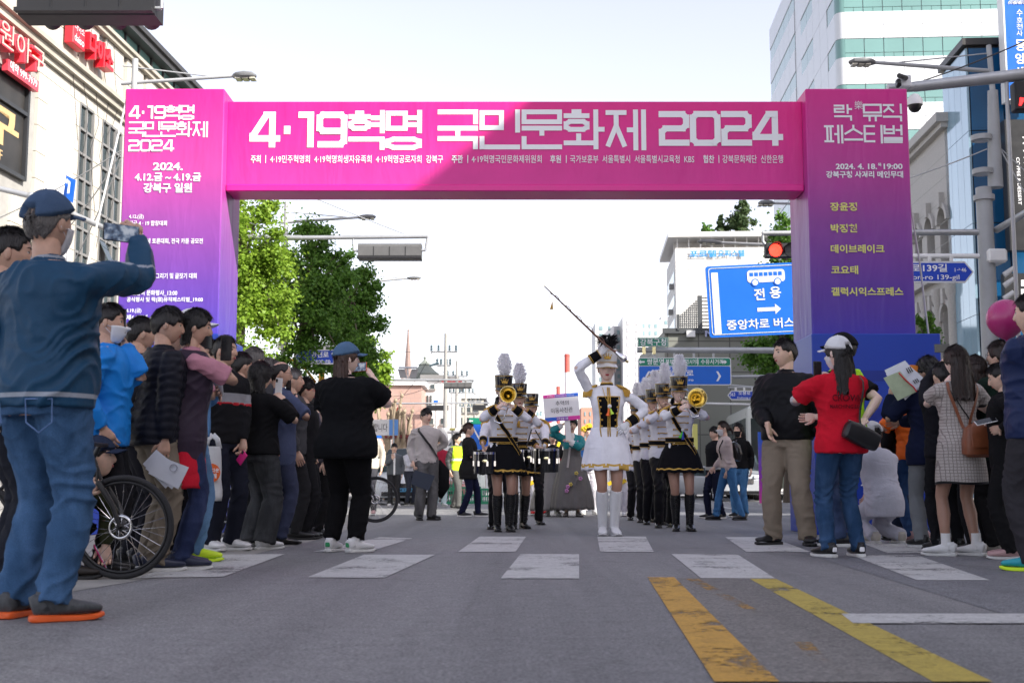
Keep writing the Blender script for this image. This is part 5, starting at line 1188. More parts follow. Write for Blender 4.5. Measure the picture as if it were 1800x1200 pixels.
# ================================================================ vehicles
def CARP(nm,c): return M(nm,c,rough=.3,var=.03,coat=.6,spec=.5)
HEADL=M('headlamp_glass',(.6,.62,.65),rough=.12,var=.1,vs_=12);TAILL=M('tail_light',(.4,.01,.01),rough=.2,var=.05);ALLOY=M('alloy_wheel',(.5,.5,.52),rough=.3,metal=.8,var=.05)
PLATE=M('number_plate_blue',(.10,.32,.55),rough=.4,var=.03);PLATEW=M('number_plate_white',(.6,.6,.6),rough=.4,var=.03)
def lerp(a,b,t): return a+(b-a)*t
def car(name,label,loc,rz,L=4.5,W=1.82,H=1.45,paint_=None,kind='sedan',plate=PLATEW,ptxt='34 1363',taxi=False,cat='car'):
    """front points to local -Y"""
    t=thing(name,label,cat,loc,rz,None);hw=W/2
    if kind=='sedan':
        prof=[(-L/2,.32,.55,.80),(-L/2+.06,.22,.72,.92),(-L/2+.5,.2,.84,.97),(-L*.22,.2,.95,1),(-L*.05,.2,.98,1),(L*.2,.2,1.0,1),(L/2-.55,.2,1.02,.98),(L/2-.08,.24,.98,.93),(L/2,.35,.75,.82)]
        cab=[(-L*.22,.95,.80,.02),(-L*.06,H-.03,.66,0),(L*.12,H,.66,0),(L*.27,H-.12,.64,0),(L*.40,1.02,.76,.02)]
    else:
        prof=[(-L/2,.35,.75,.84),(-L/2+.06,.26,.95,.94),(-L/2+.4,.24,1.02,.98),(-L*.24,.24,1.12,1),(0,.24,1.15,1),(L*.3,.24,1.15,1),(L/2-.1,.26,1.12,.96),(L/2,.35,.95,.9)]
        cab=[(-L*.26,1.10,.84,.02),(-L*.12,H-.05,.72,0),(L*.1,H,.72,0),(L*.38,H-.05,.70,0),(L*.47,1.12,.80,.02)]
    b_=Bm();rings=[]
    for (y,z0,z1,wf) in prof:
        w=hw*wf;zm=z0+(z1-z0)*.55
        rings.append([(-w*.92,y,z0),(w*.92,y,z0),(w,y,lerp(z0,zm,.5)),(w*1.0,y,zm),(w*.96,y,lerp(zm,z1,.7)),(w*.86,y,z1),(0,y,z1+.03),(-w*.86,y,z1),(-w*.96,y,lerp(zm,z1,.7)),(-w,y,zm),(-w,y,lerp(z0,zm,.5))])
    nr=len(rings[0]);v=[p for r in rings for p in r];fs=[[i*nr+k,i*nr+(k+1) % nr,(i+1)*nr+(k+1) % nr,(i+1)*nr+k] for i in range(len(rings)-1) for k in range(nr)]+[list(range(nr)),list(range((len(rings)-1)*nr,len(rings)*nr))[::-1]]
    b_.add(v,fs);body=b_.obj('body',paint_,t,smooth='auto')
    cb=Bm();rr=[]
    for (y,z1,wf,dz) in cab:
        w=hw*wf;zb=.93 if kind=='sedan' else 1.08
        rr.append([(-hw*.86,y,zb-.02),(-w-.02,y,lerp(zb,z1,.85)),(-w*.9,y,z1),(0,y,z1+.03),(w*.9,y,z1),(w+.02,y,lerp(zb,z1,.85)),(hw*.86,y,zb-.02)])
    nr=7;v=[p for r in rr for p in r];fs=[];mi=[]
    for i in range(len(rr)-1):
        for k in range(nr-1):
            fs.append([i*nr+k,i*nr+k+1,(i+1)*nr+k+1,(i+1)*nr+k]);top=k in (1,2,3,4)
            mi.append(0 if (top and i not in (0,len(rr)-2)) else 1)
    cb.add(v,fs,mi);cb.obj('cabin',[paint_,GLASSD],t,smooth='auto')
    for sx in (-1,1):
        for yy in (-L*.31,L*.30):
            q=Bm();q.lathe([(.33,-.1),(.345,-.06),(.345,.06),(.33,.1),(.24,.1)],(sx*(hw-.09),yy,.335),0,24,'x');wh=q.obj('wheel',RUBBER,t,smooth='auto')
            q=Bm();q.lathe([(.24,.095*sx),(.2,.06*sx),(.06,.09*sx),(0,.1*sx)],(sx*(hw-.09),yy,.335),0,10,'x');q.obj('rim',ALLOY,wh,smooth='auto')
        q=Bm();zl=.68 if kind=='sedan' else .88
        q.prism([(sx*hw*.52,-L/2-.0,zl-.04),(sx*hw*.93,-L/2+.12,zl-.02),(sx*hw*.95,-L/2+.22,zl+.09),(sx*hw*.55,-L/2+.03,zl+.06)][::sx],(0,-.05,0));q.obj('headlight',HEADL,t)
        q=Bm();q.ell((sx*(hw+.09),-L*.14,1.0 if kind=='sedan' else 1.2),(.1,.06,.07),0,10,6);q.obj('mirror',paint_,t,smooth=True)
        q=Bm();q.bx(sx*hw*.6,sx*hw*.9,L/2-.02,L/2+.03,.75,.88);q.obj('tail_light',TAILL,t)
    q=Bm();zg=.52 if kind=='sedan' else .72
    q.bx(-hw*.5,hw*.5,-L/2-.03,-L/2+.04,zg-.08,zg+.10);q.bx(-hw*.75,hw*.75,-L/2-.025,-L/2+.04,.26,.38);gr=q.obj('grille',BLACKP,t)
    q=Bm()
    for k in range(4): q.bx(-hw*.48,hw*.48,-L/2-.045,-L/2-.031,zg-.06+k*.04,zg-.048+k*.04)
    q.obj('grille_bar',CHROME,gr)
    q=Bm();q.bx(-.26,.26,-L/2-.06,-L/2-.046,.38,.49);pl=q.obj('number_plate',plate,t)
    text_bm(ptxt,(-.2,-L/2-.063,.40),(1,0,0),(0,0,1),h=.07,w=.4,bold=.01).obj('plate_print',BLACKP,pl)
    if taxi: q=Bm();q.bx(-.3,.3,-.1,.12,H+.02,H+.16,0,.03);q.obj('roof_sign',WHITEP,t)
    return t
car('parked_car','white sedan with blue number plate behind the bicycle wheel',P(686,855,39)+Vector((0,0,-CAMH)),.28,paint_=CARP('car_white',(.62,.66,.70)),plate=PLATE,ptxt='34 1363')
car('parked_suv','dark windowed white van with a roof box behind the boy in grey',P(712,855,46)+Vector((0,1,-CAMH)),.0,L=4.9,W=1.95,H=1.95,paint_=CARP('car_white',(.62,.66,.70)),kind='van')
car('parked_car','silver estate car in the far lane behind the black shirt walker',P(1222,855,55)+Vector((0,0,-CAMH)),PI/2+.25,paint_=CARP('car_silver',(.42,.43,.45)))
car('parked_minivan','silver minivan facing the camera right of the masked walkers',P(1312,855,46)+Vector((0,2,-CAMH)),-.12,L=4.8,W=1.9,H=1.85,paint_=CARP('car_silver2',(.45,.47,.50)),kind='van')
car('parked_car','red and white liveried sedan just behind the white taxi',P(722,855,44)+Vector((.5,3,-CAMH)),.28,paint_=CARP('car_redwhite',(.5,.2,.2)))
# bus at right
bl_=P(1352,855,52);t=thing('city_bus','white and pale green city bus partly behind the khaki trousers man','bus',(bl_.x+.1,52,0),-RA)
BUSW=CARP('bus_white',(.60,.62,.60));BUSG=CARP('bus_pale_green',(.36,.42,.30))
zt=P(0,706,50).z
q=Bm();q.bx(-.9,.9+.5,0,10,.45,zt,0,.12);q.obj('body',BUSW,t);q=Bm();q.bx(-.92,1.42,-.012,6,.45,1.25,0,.02);q.obj('skirt',BUSG,t)
q=Bm();q.bx(-.8,1.3,-.03,-.013,1.5,zt-.55);q.obj('windscreen',GLASSD,t)
for k in range(6): q=Bm();q.bx(-.93,-.905,.8+k*1.5,2.1+k*1.5,1.5,zt-.5);q.obj('window',GLASSD,t)
for k in (0,1): q=Bm();q.lathe([(.45,-.12),(.47,0),(.45,.12),(0,.12)],(-.82,2.0+k*5.5,.47),0,20,'x');q.obj('wheel',RUBBER,t,smooth='auto')
q=Bm();q.bx(-.5,1,-.05,-.031,zt-.45,zt-.15);q.obj('route_display',BLACKP,t)
q=Bm();[q.bx(-.86,-.5,-.03,-.013,.6+k*.08,.65+k*.08) for k in range(8)];q.obj('vent',BLACKP,t)
for s_ in (-.7,1.2): q=Bm();q.ell((s_,-.03,.8),(.12,.05,.1));q.obj('headlight',HEADL,t,smooth=True)
# festival standing banner
BSG=grad_mat('standing_banner_print',[(0,(.66,.05,.33)),(.5,(.25,.05,.45)),(1,(.03,.12,.60))],.0,1.9)
t=thing('standing_banner','narrow pink to blue festival banner on a stand left of the khaki trousers man','banner',P(1350,855,37)-Vector((0,0,CAMH)))
a,c=wbox(1335,1366,759,884,37);q=Bm();q.bx(a.x-t.location.x,c.x-t.location.x,0,.02,.05,c.z);q.obj('banner_cloth',BSG,t)
q=Bm();q.bx(a.x-t.location.x,c.x-t.location.x,-.15,.2,0,.05);q.tube([(0,.05,.05),(0,.05,c.z)],.015);q.obj('stand',STEEL,t)
text_bm('국민문화제',(P(1344,0,37).x-t.location.x,-.004,P(0,845,37).z),(0,0,-1),(1,0,0),h=.1,w=.75).obj('lettering',LETW,t) if False else text_bm('음악회',(P(1339,0,37).x-t.location.x,-.004,P(0,824,37).z),(1,0,0),(0,0,1),h=.16,w=.34,bold=.03).obj('lettering',LETW,t)
# stanchions
for lab,px_,yb,yt in (('chrome barrier post with red belt before the blue arch base',1571,941,797),('chrome post nearer the right pillar corner, partly hidden',1612,938,800)):
    g0=G(px_,yb-6);t=thing('barrier_post',lab,'barrier post',g0);h_=P(px_,yt,g0.y).z
    q=Bm();q.lathe([(0,.035),(.05,.03),(.17,.022),(.18,0)],(0,0,0),0,24);q.obj('foot',CHROME,t,smooth='auto')
    q=Bm();q.lathe([(.032,.03),(.032,h_-.1)],(0,0,0),0,16);q.obj('post',CHROME,t,smooth='auto')
    q=Bm();q.lathe([(.036,h_-.1),(.045,h_-.095),(.045,h_),(0,h_)],(0,0,0),0,16);q.obj('cap',BLACKP,t,smooth='auto')
t0=G(1571,935);t=thing('barrier_belt','red retractable belt between the two chrome posts','belt',t0);g1=G(1612,932)-t0;z=P(0,803,t0.y).z
q=Bm();q.prism([(0.03,0,z),(g1.x-.03,g1.y,z),(g1.x-.03,g1.y,z-.045),(.03,0,z-.045)],(0,.003,0));q.obj('webbing',LRED,t)
# ================================================================ people
def smooth01(x): x=np.clip(x,0,1);return x*x*(3-2*x)
def remeshed(bm,voxel,smooth=4):
    me=bm.mesh('tmp',[SKIN]);ob=bpy.data.objects.new('tmp',me)
    md=ob.modifiers.new('r','REMESH');md.mode='VOXEL';md.voxel_size=voxel;md.adaptivity=0
    if smooth: sm=ob.modifiers.new('s','SMOOTH');sm.factor=.6;sm.iterations=smooth
    m2=evaluated_mesh(ob);n=len(m2.vertices)
    co=np.empty(n*3);m2.vertices.foreach_get('co',co);no=np.empty(n*3);m2.vertices.foreach_get('normal',no)
    nl=len(m2.loops);li=np.empty(nl,int);m2.loops.foreach_get('vertex_index',li);npoly=len(m2.polygons)
    ls=np.empty(npoly,int);m2.polygons.foreach_get('loop_start',ls);lt=np.empty(npoly,int);m2.polygons.foreach_get('loop_total',lt)
    f=[li[a:a+b].tolist() for a,b in zip(ls,lt)]
    bpy.data.objects.remove(ob);bpy.data.meshes.remove(me);bpy.data.meshes.remove(m2)
    return co.reshape(-1,3),no.reshape(-1,3),f
def fold_field(p,s,fz=8.5):
    x,y,z=p.T
    w=np.sin(x*11+s+z*5)+.8*np.sin(y*13+z*9+s*2)+.6*np.sin(z*15+x*9+s)+.4*np.sin(x*31-z*19+s*3)
    a=np.sin(2*PI*(z*fz*.58+.30*w+x*3.2*math.sin(s*5)+y*2));b_=np.sin(2*PI*(x*4.2+z*3.6*(1 if math.cos(s*1.7) >0 else -1)+.26*w+s));c_=np.sin(2*PI*(y*4.2+z*3.0+.3*w+s*.7))
    m1=.5+.5*np.sin(x*7+z*6.3+s*4+1.2*w*.5);m2=.5+.5*np.sin(x*9-z*5.1+s*2)
    return (1-np.abs(a))**1.4*m1*1.2+(1-np.abs(b_))**1.8*m2*.9+(1-np.abs(c_))**2*(1-m1)*.7-.55
def garment(name,bm,voxel,mats,parent,amp=.006,joints=(),seed=0.0,base=.35,smooth=4,region=None,quilt=None,fz=8.5):
    co,no,f=remeshed(bm,voxel,smooth)
    A=np.full(len(co),base)
    for j,r in joints: A += np.exp(-np.sum((co-np.array(j))**2,1)/(r*r))
    A=np.minimum(A,1.5)
    d=amp*1.9*A*fold_field(co,seed,fz)
    if quilt: d += quilt(co)
    out=Bm();mi=0
    if region is not None:
        cen=np.array([co[q].mean(0) for q in f]);mi=region(cen).astype(int)
    out.add(co+no*d[:,None],f,mi if region is not None else 0)
    return out.obj(name,mats,parent,smooth=True)
# ---- torso
TT_M=np.array([(.74,.150,.105,.01),(.82,.168,.118,.012),(.90,.172,.122,.012),(.98,.160,.112,.004),(1.06,.150,.104,-.004),(1.14,.152,.106,-.006),(1.22,.164,.112,-.006),(1.30,.178,.114,-.002),(1.36,.172,.102,.004),(1.405,.125,.08,.010),(1.44,.07,.062,.014)])
TT_F=np.array([(.74,.150,.105,.012),(.82,.166,.118,.016),(.90,.165,.118,.016),(.98,.142,.100,.006),(1.06,.124,.086,-.002),(1.14,.128,.090,-.008),(1.22,.142,.108,-.018),(1.30,.152,.104,-.010),(1.36,.146,.088,.004),(1.405,.105,.07,.010),(1.44,.058,.055,.014)])
def tt(tab,z,infl=0.0,g=1.0):
    w=np.interp(z,tab[:,0],tab[:,1])*g+infl;d=np.interp(z,tab[:,0],tab[:,2])*(1+(g-1)*1.25)+infl;o=np.interp(z,tab[:,0],tab[:,3]);return w,d,o
class Fig: pass
def ik(a,t,l1,l2,hint):
    a=Vector(a);t=Vector(t);d=t-a;L=d.length;mx_=(l1+l2)*.998
    if L >mx_: t=a+d*(mx_/L);d=t-a;L=mx_
    L=max(L,abs(l1-l2)+.02);u=d.normalized();h=Vector(hint);h=h-u*h.dot(u)
    if h.length <1e-4: h=u.orthogonal()
    h.normalize();x=(l1*l1-l2*l2+L*L)/(2*L);y=math.sqrt(max(0,l1*l1-x*x));return a+u*x+h*y,t
def hand(bm,w,d,n,side,curl=.5,sc=1.0,mi=0,spread=.0,point=None):
    d=Vector(d).normalized();n=Vector(n);n=(n-d*n.dot(d));n=n.normalized() if n.length >1e-4 else d.orthogonal().normalized();s=d.cross(n)*side;w=Vector(w)
    bm.tube([w-d*.03*sc,w,w+d*.03*sc,w+d*.06*sc,w+d*.088*sc],[(.027*sc,.021*sc),(.026*sc,.019*sc),(.036*sc,.018*sc),(.041*sc,.0155*sc),(.038*sc,.012*sc)],mi,12,hint=s,power=2.4)
    for k,(off,ln) in enumerate(((.030,.070),(.0105,.078),(-.010,.073),(-.029,.058))):
        p=w+d*.078*sc+s*off*sc;c=curl if point is None or k != point else .08;dd=(d+s*off*(2+spread*8)).normalized();pts=[p];a=c*.5
        for j,fr in enumerate((.45,.31,.24)):
            v_=dd*math.cos(a)+n*math.sin(a);p=p+v_*ln*fr*sc;pts.append(p.copy());a += c*1.05
        bm.tube(pts,[.0092*sc,.0086*sc,.0078*sc,.0058*sc],mi,7)
    p=w+d*.022*sc+s*.030*sc;v1=(d*.62+s*.62+n*.35).normalized();v2=(d*.85+s*.25+n*(.3+curl*.3)).normalized()
    bm.tube([p-v1*.012*sc,p+v1*.03*sc,p+v1*.034*sc+v2*.027*sc,p+v1*.034*sc+v2*.05*sc],[.013*sc,.0115*sc,.0098*sc,.006*sc],mi,8)
# ---- head
HR=dict(rx=.0765,rf=.094,rb=.103,rz=.117)
def head_pts(nu,nv,fem=0.0):
    th=np.linspace(0,PI,nv+1)[:,None];ph=np.linspace(0,2*PI,nu,endpoint=False)[None,:]
    st=np.where(th >PI/2,np.sin(th)**.80,np.sin(th)**.93)
    X=st*np.sin(ph);Yd=-st*np.cos(ph);Z=np.cos(th)*np.ones_like(ph)
    x=X*HR['rx'];y=Yd*np.where(Yd <0,HR['rf'],HR['rb']);z=Z*HR['rz']
    t=np.clip(-z/HR['rz'],0,1);x=x*(1-(.30+.06*fem)*t**1.5);y=np.where(y >0,y*(1-.42*t),y*(1-.06*t))
    fr=np.clip(-Yd,0,1)**1.5
    nose=.023*np.clip((.024-z)/.05,0,1)*np.exp(-(x/.0125)**2)*(z >-.034)*np.clip((z+.040)/.012,0,1)
    y=y-fr*nose
    y=y+fr*.008*np.exp(-((np.abs(x)-.031)/.015)**2-((z-.012)/.012)**2)
    y=y-fr*.0055*np.exp(-(x/.022)**2-((z+.056)/.011)**2)-fr*.006*np.exp(-(x/.02)**2-((z+.098)/.015)**2)
    y=y-fr*.003*np.exp(-((np.abs(x)-.03)/.02)**2-((z-.034)/.008)**2)-fr*.004*np.exp(-((np.abs(x)-.042)/.016)**2-((z+.018)/.016)**2)
    pts=np.stack([x,y,z],-1);dirs=np.stack([X,Yd,Z],-1)
    return pts,dirs
def grid_faces(nu,nv):
    i=np.arange(nv)[:,None]*nu;k=np.arange(nu)[None,:];k2=(k+1) % nu
    return np.stack([i+k,i+nu+k,i+nu+k2,i+k2],-1).reshape(-1,4)
def build_head(bm,Mx,fem,lipstick=False,eyes=True):
    """adds the head to a body mesh: slots 0 skin, 1 lips, 2 eye white, 3 dark, 4 brow"""
    pts,_=head_pts(44,34,fem);V=pts.reshape(-1,3);h=Bm();h.add(V,grid_faces(44,34))
    fm=V[V[:,1] <-.03]
    def sy(x,z): return fm[np.argmin((fm[:,0]-x)**2+(fm[:,2]-z)**2),1]
    for s in (-1,1):
        h.ell((s*.077,.010,-.004),(.010,.019,.031),0,10,8,Matrix.Rotation(s*.35,3,'Z'));h.ell((s*.083,.008,-.004),(.006,.010,.018),0,8,6)
        if eyes:
            e=sy(s*.031,.010);h.ell((s*.031,e+.0035,.010),(.0145,.007,.0058),2,12,8);h.ell((s*.031,e-.0015,.010),(.0062,.0045,.0056),3,10,6)
            h.tube([(s*.016,e+.001,.0095),(s*.024,e-.004,.0155),(s*.033,e-.004,.0165),(s*.046,e+.003,.011)],[.0012,.002,.002,.001],3,5)
            h.tube([(s*.014,sy(s*.014,.03)-.000,.029),(s*.03,sy(s*.03,.034)-.0005,.035),(s*.048,sy(s*.048,.03)+.001,.030)],[(.003,.0042),(.003,.0042),(.001,.002)],4,6)
            h.ell((s*.0085,sy(0,-.028)+.006,-.029),(.0075,.008,.006),0,8,6)
    m_=sy(0,-.056)
    h.ell((0,m_+.0035,-.0525),(.021,.0055,.0042),1,12,6);h.ell((0,m_+.0035,-.0595),(.018,.0058,.0048),1,12,6);h.ell((0,m_-.0012,-.056),(.018,.0012,.0008),3,10,4)
    bm.join(h.xf(Mx))
def shell(Mx,mask,thick,inner=-.010,nu=72,nv=56,fem=0.0,disp=None):
    pts,d=head_pts(nu,nv,fem);az=np.abs(np.arctan2(d[...,0],-d[...,1]))/PI;n_=pts/np.linalg.norm(pts,axis=-1,keepdims=True)
    k=mask(az,pts)[...,None];tk=thick(az,pts) if callable(thick) else thick
    off=inner*(1-k)+(tk[...,None] if hasattr(tk,'shape') else tk)*k
    if disp is not None: off=off+k*disp(az,pts)[...,None]
    b=Bm();b.add((pts+n_*off).reshape(-1,3),grid_faces(nu,nv));return b.xf(Mx)
def hair_mask(front,side,back,soft=.016,jag=.006,seed=0):
    def f(az,p):
        thr=np.where(az <.42,front+(side-front)*smooth01((az-.14)/.28),side+(back-side)*smooth01((az-.5)/.3))
        thr=thr+jag*np.sin(az*37+seed+4*(p[...,0] >0))+jag*.7*np.sin(p[...,0]*260+seed)
        return smooth01((p[...,2]-thr)/soft+.5)
    return f
def strand_disp(seed,amp=.004,fine=38):
    def f(az,p):
        x,y,z=p[...,0],p[...,1],p[...,2]
        return amp*(np.sin(az*fine*PI+6*np.sin(z*22+seed)+seed)*.6+np.sin(az*fine*2.3*PI+z*30+seed*2)*.4+.9*np.sin(x*55+y*35+seed)*np.sin(z*45+seed))
    return f
def build_hair(style,mat,Mx,parent,seed,fem):
    b=Bm();sd=seed
    if style in ('none',): return None
    S=dict(short=(.066,.012,-.055,.012),bowl=(.040,.000,-.058,.016),bob=(.040,-.062,-.095,.026),parted=(.058,-.010,-.085,.017),long=(.070,-.03,-.10,.017),longbangs=(.034,-.03,-.10,.019),bald=(.115,.02,-.05,.010),curly=(.055,-.01,-.075,.026),spiky=(.052,.006,-.055,.017),under=(.030,.004,-.060,.010),tied=(.066,.004,-.075,.013))[style]
    if style=='bald':
        def mk(az,p):
            base=hair_mask(.10,.015,-.06,seed=sd)(az,p);top=smooth01((p[...,2]-.085+.05*np.clip(az-.5,0,1))/.02);return base*(1-top)
        b.join(shell(Mx,mk,.010,fem=fem,disp=strand_disp(sd,.003)))
    else:
        def thick(az,p): return S[3]*(.65+.5*smooth01((p[...,2]+.02)/.1))
        amp=.009 if style in ('curly','spiky') else .0035
        b.join(shell(Mx,hair_mask(*S[:3],jag=.010 if style=='spiky' else .005,seed=sd),thick,fem=fem,disp=strand_disp(sd,amp,60 if style=='curly' else 34)))
    def curtain(L,w0,w1,y0,y1,dth,curve=.0):
        n=14;seg=64;V=[]
        for i in range(n):
            f=i/(n-1);z=.05-f*L;w_=w0+(w1-w0)*smooth01(f*1.4);dd=dth*(1-.35*f);yc=y0+(y1-y0)*f
            a=np.linspace(0,2*PI,seg,endpoint=False);rr=1+.05*np.sin(a*15+sd+f*1.5)*min(1,f*2)+.03*np.sin(a*27+sd*2+f*2)
            jag=.016*np.sin(a*11+sd)*(i==n-1)+.008*np.sin(a*23)*(i==n-1)
            V.append(np.c_[np.cos(a)*w_*rr,yc+np.sin(a)*dd*rr,np.full(seg,z)+jag])
        c=Bm();fs=[[i*seg+k,i*seg+(k+1) % seg,(i+1)*seg+(k+1) % seg,(i+1)*seg+k] for i in range(n-1) for k in range(seg)]+[list(range(seg)),list(range((n-1)*seg,n*seg))[::-1]]
        c.add(np.concatenate(V),fs);b.join(c.xf(Mx))
    if style in ('long','longbangs'): curtain(.37,.080,.112,.045,.085,.062)
    if style=='bob': curtain(.19,.088,.092,.025,.03,.082)
    if style=='parted': curtain(.16,.080,.078,.04,.05,.062)
    if style=='tied':
        c=Bm();c.ell((0,.125,-.01),(.036,.032,.036),0,12,9);b.join(c.xf(Mx))
        c=Bm();c.tube([(0,.12,-.015),(.01,.15,-.03),(.02,.16,-.07),(.015,.15,-.11)],[.02,.026,.02,.006],0,9);b.join(c.xf(Mx))
    if style=='curly':
        r=np.random.default_rng(int(sd*10));c=Bm()
        for _ in range(110):
            d_=r.normal(size=3);d_ /= np.linalg.norm(d_)
            if d_[2] <-.1 or (d_[1] <-.3 and d_[2] <.45): continue
            c.ell((d_[0]*.094,d_[1]*.112,d_[2]*.128+.005),(.017,.017,.014),0,7,5)
        b.join(c.xf(Mx))
    # loose locks over the shell break up its outline
    src=np.concatenate(b.v);cen=np.array(Mx.translation);up=np.array(Mx.col[2][:3]);fw=-np.array(Mx.col[1][:3]);r=np.random.default_rng(int(sd*31) % 9973)
    hp=np.linalg.inv(np.array(Mx)) @ np.c_[src,np.ones(len(src))].T;hp=hp[:3].T;rad=np.linalg.norm(hp,axis=1);ok=(rad >.112) | (hp[:,2] <-.13)
    ok &= ~((hp[:,1] <-.085) & (hp[:,2] <.03));ids=np.nonzero(ok)[0]
    if len(ids) >50 and style != 'bald':
        N_=1500 if style in ('long','longbangs','under','bob') else 1000;k=r.choice(ids,N_);p=hp[k];nn_=p/np.linalg.norm(p,axis=1)[:,None];nn_[p[:,2] <-.05] *= np.array([1,1,.1])
        crown=np.array([0,.03,.12]);dn=p-crown;dn -= nn_*np.sum(dn*nn_,1)[:,None];dn /= (np.linalg.norm(dn,axis=1)[:,None]+1e-6);dn += r.normal(size=(N_,3))*(.45 if style in ('spiky','curly') else .16)
        L_=(.030+.035*r.random(N_))[:,None];w_=(.0016+.0022*r.random(N_))[:,None];s_=np.cross(dn,nn_);s_ /= (np.linalg.norm(s_,axis=1)[:,None]+1e-6);lift=(.0005+.004*r.random(N_)**2)[:,None]*(2.2 if style=='spiky' else 1)
        q=np.stack([p-dn*L_*.5-s_*w_,p-dn*L_*.5+s_*w_,p+nn_*lift+s_*w_*.9,p+nn_*lift*1.6+dn*L_*.6,p+nn_*lift-s_*w_*.9],1).reshape(-1,3);c=Bm();c.add(q,np.arange(N_*5).reshape(N_,5));b.join(c.xf(Mx))
    return b.obj('hair',mat,parent,smooth=True)
def build_cap(kind,col,Mx,parent,fem,text=None,lcol=None):
    m_=cloth(col,'cotton')
    for ch in parent.children:  # a cap presses the hair down
        if ch.name.startswith('hair'):
            n_=len(ch.data.vertices);co=np.empty(n_*3);ch.data.vertices.foreach_get('co',co);A=np.array(Mx);h_=(np.linalg.inv(A) @ np.c_[co.reshape(-1,3),np.ones(n_)].T)[:3].T
            k=smooth01((h_[:,2]-.030)/.02)*smooth01((.16-np.linalg.norm(h_[:,:2],axis=1))/.01);h_ *= (1-.13*k)[:,None];ch.data.vertices.foreach_set('co',((A @ np.c_[h_,np.ones(n_)].T)[:3].T).ravel());ch.data.update()
    b=shell(Mx,lambda az,p: smooth01((p[...,2]-(.042-.018*smooth01((az-.3)/.4)))/.006+.5)*(1-(smooth01((az-.86)/.03)*smooth01((.068-p[...,2])/.01) if kind=='open' else 0)),.028,inner=-.012,disp=lambda az,p: .0022*np.cos(az*PI*6)+.002*np.sin(p[...,0]*90)*np.sin(p[...,1]*80))
    cap=b.obj('cap',m_,parent,smooth=True)
    br=Bm();V=[];N=16;R=6
    for j in range(2):
        for r_ in range(R):
            for i in range(N):
                a=-1.05+2.1*i/(N-1);f=r_/(R-1);x=math.sin(a)*(.090+.0*f);y=-math.cos(a)*.105-f*.078*math.cos(a*.75)**.6;V.append((x,y,.046-f*.010-.028*abs(math.sin(a))**2*1.0-j*.0045+.004))
    fs=[]
    for j in range(2):
        o=j*R*N
        for r_ in range(R-1):
            for i in range(N-1): q=[o+r_*N+i,o+r_*N+i+1,o+(r_+1)*N+i+1,o+(r_+1)*N+i];fs.append(q if j==0 else q[::-1])
    for i in range(N-1): fs.append([(R-1)*N+i,(R-1)*N+i+1,2*R*N-N+i+1,2*R*N-N+i])
    br.add(V,fs);br.xf(Mx).obj('brim',m_,cap,smooth=True)
    q=Bm();q.ell((0,.004,.145),(.007,.007,.005));q.xf(Mx).obj('button',m_,cap,smooth=True)
    if text:
        for i,ch in enumerate(text):
            a=2.15+.16*i;tb=text_bm(ch,(0,0,0),(1,0,0),(0,0,1),h=.018);tb.xf(Matrix.Translation((math.sin(a)*.1065,-math.cos(a)*.1285-.0,.040)) @ Matrix.Rotation(a,4,'Z'));tb.xf(Mx).obj('lettering',lcol,cap)
    return cap
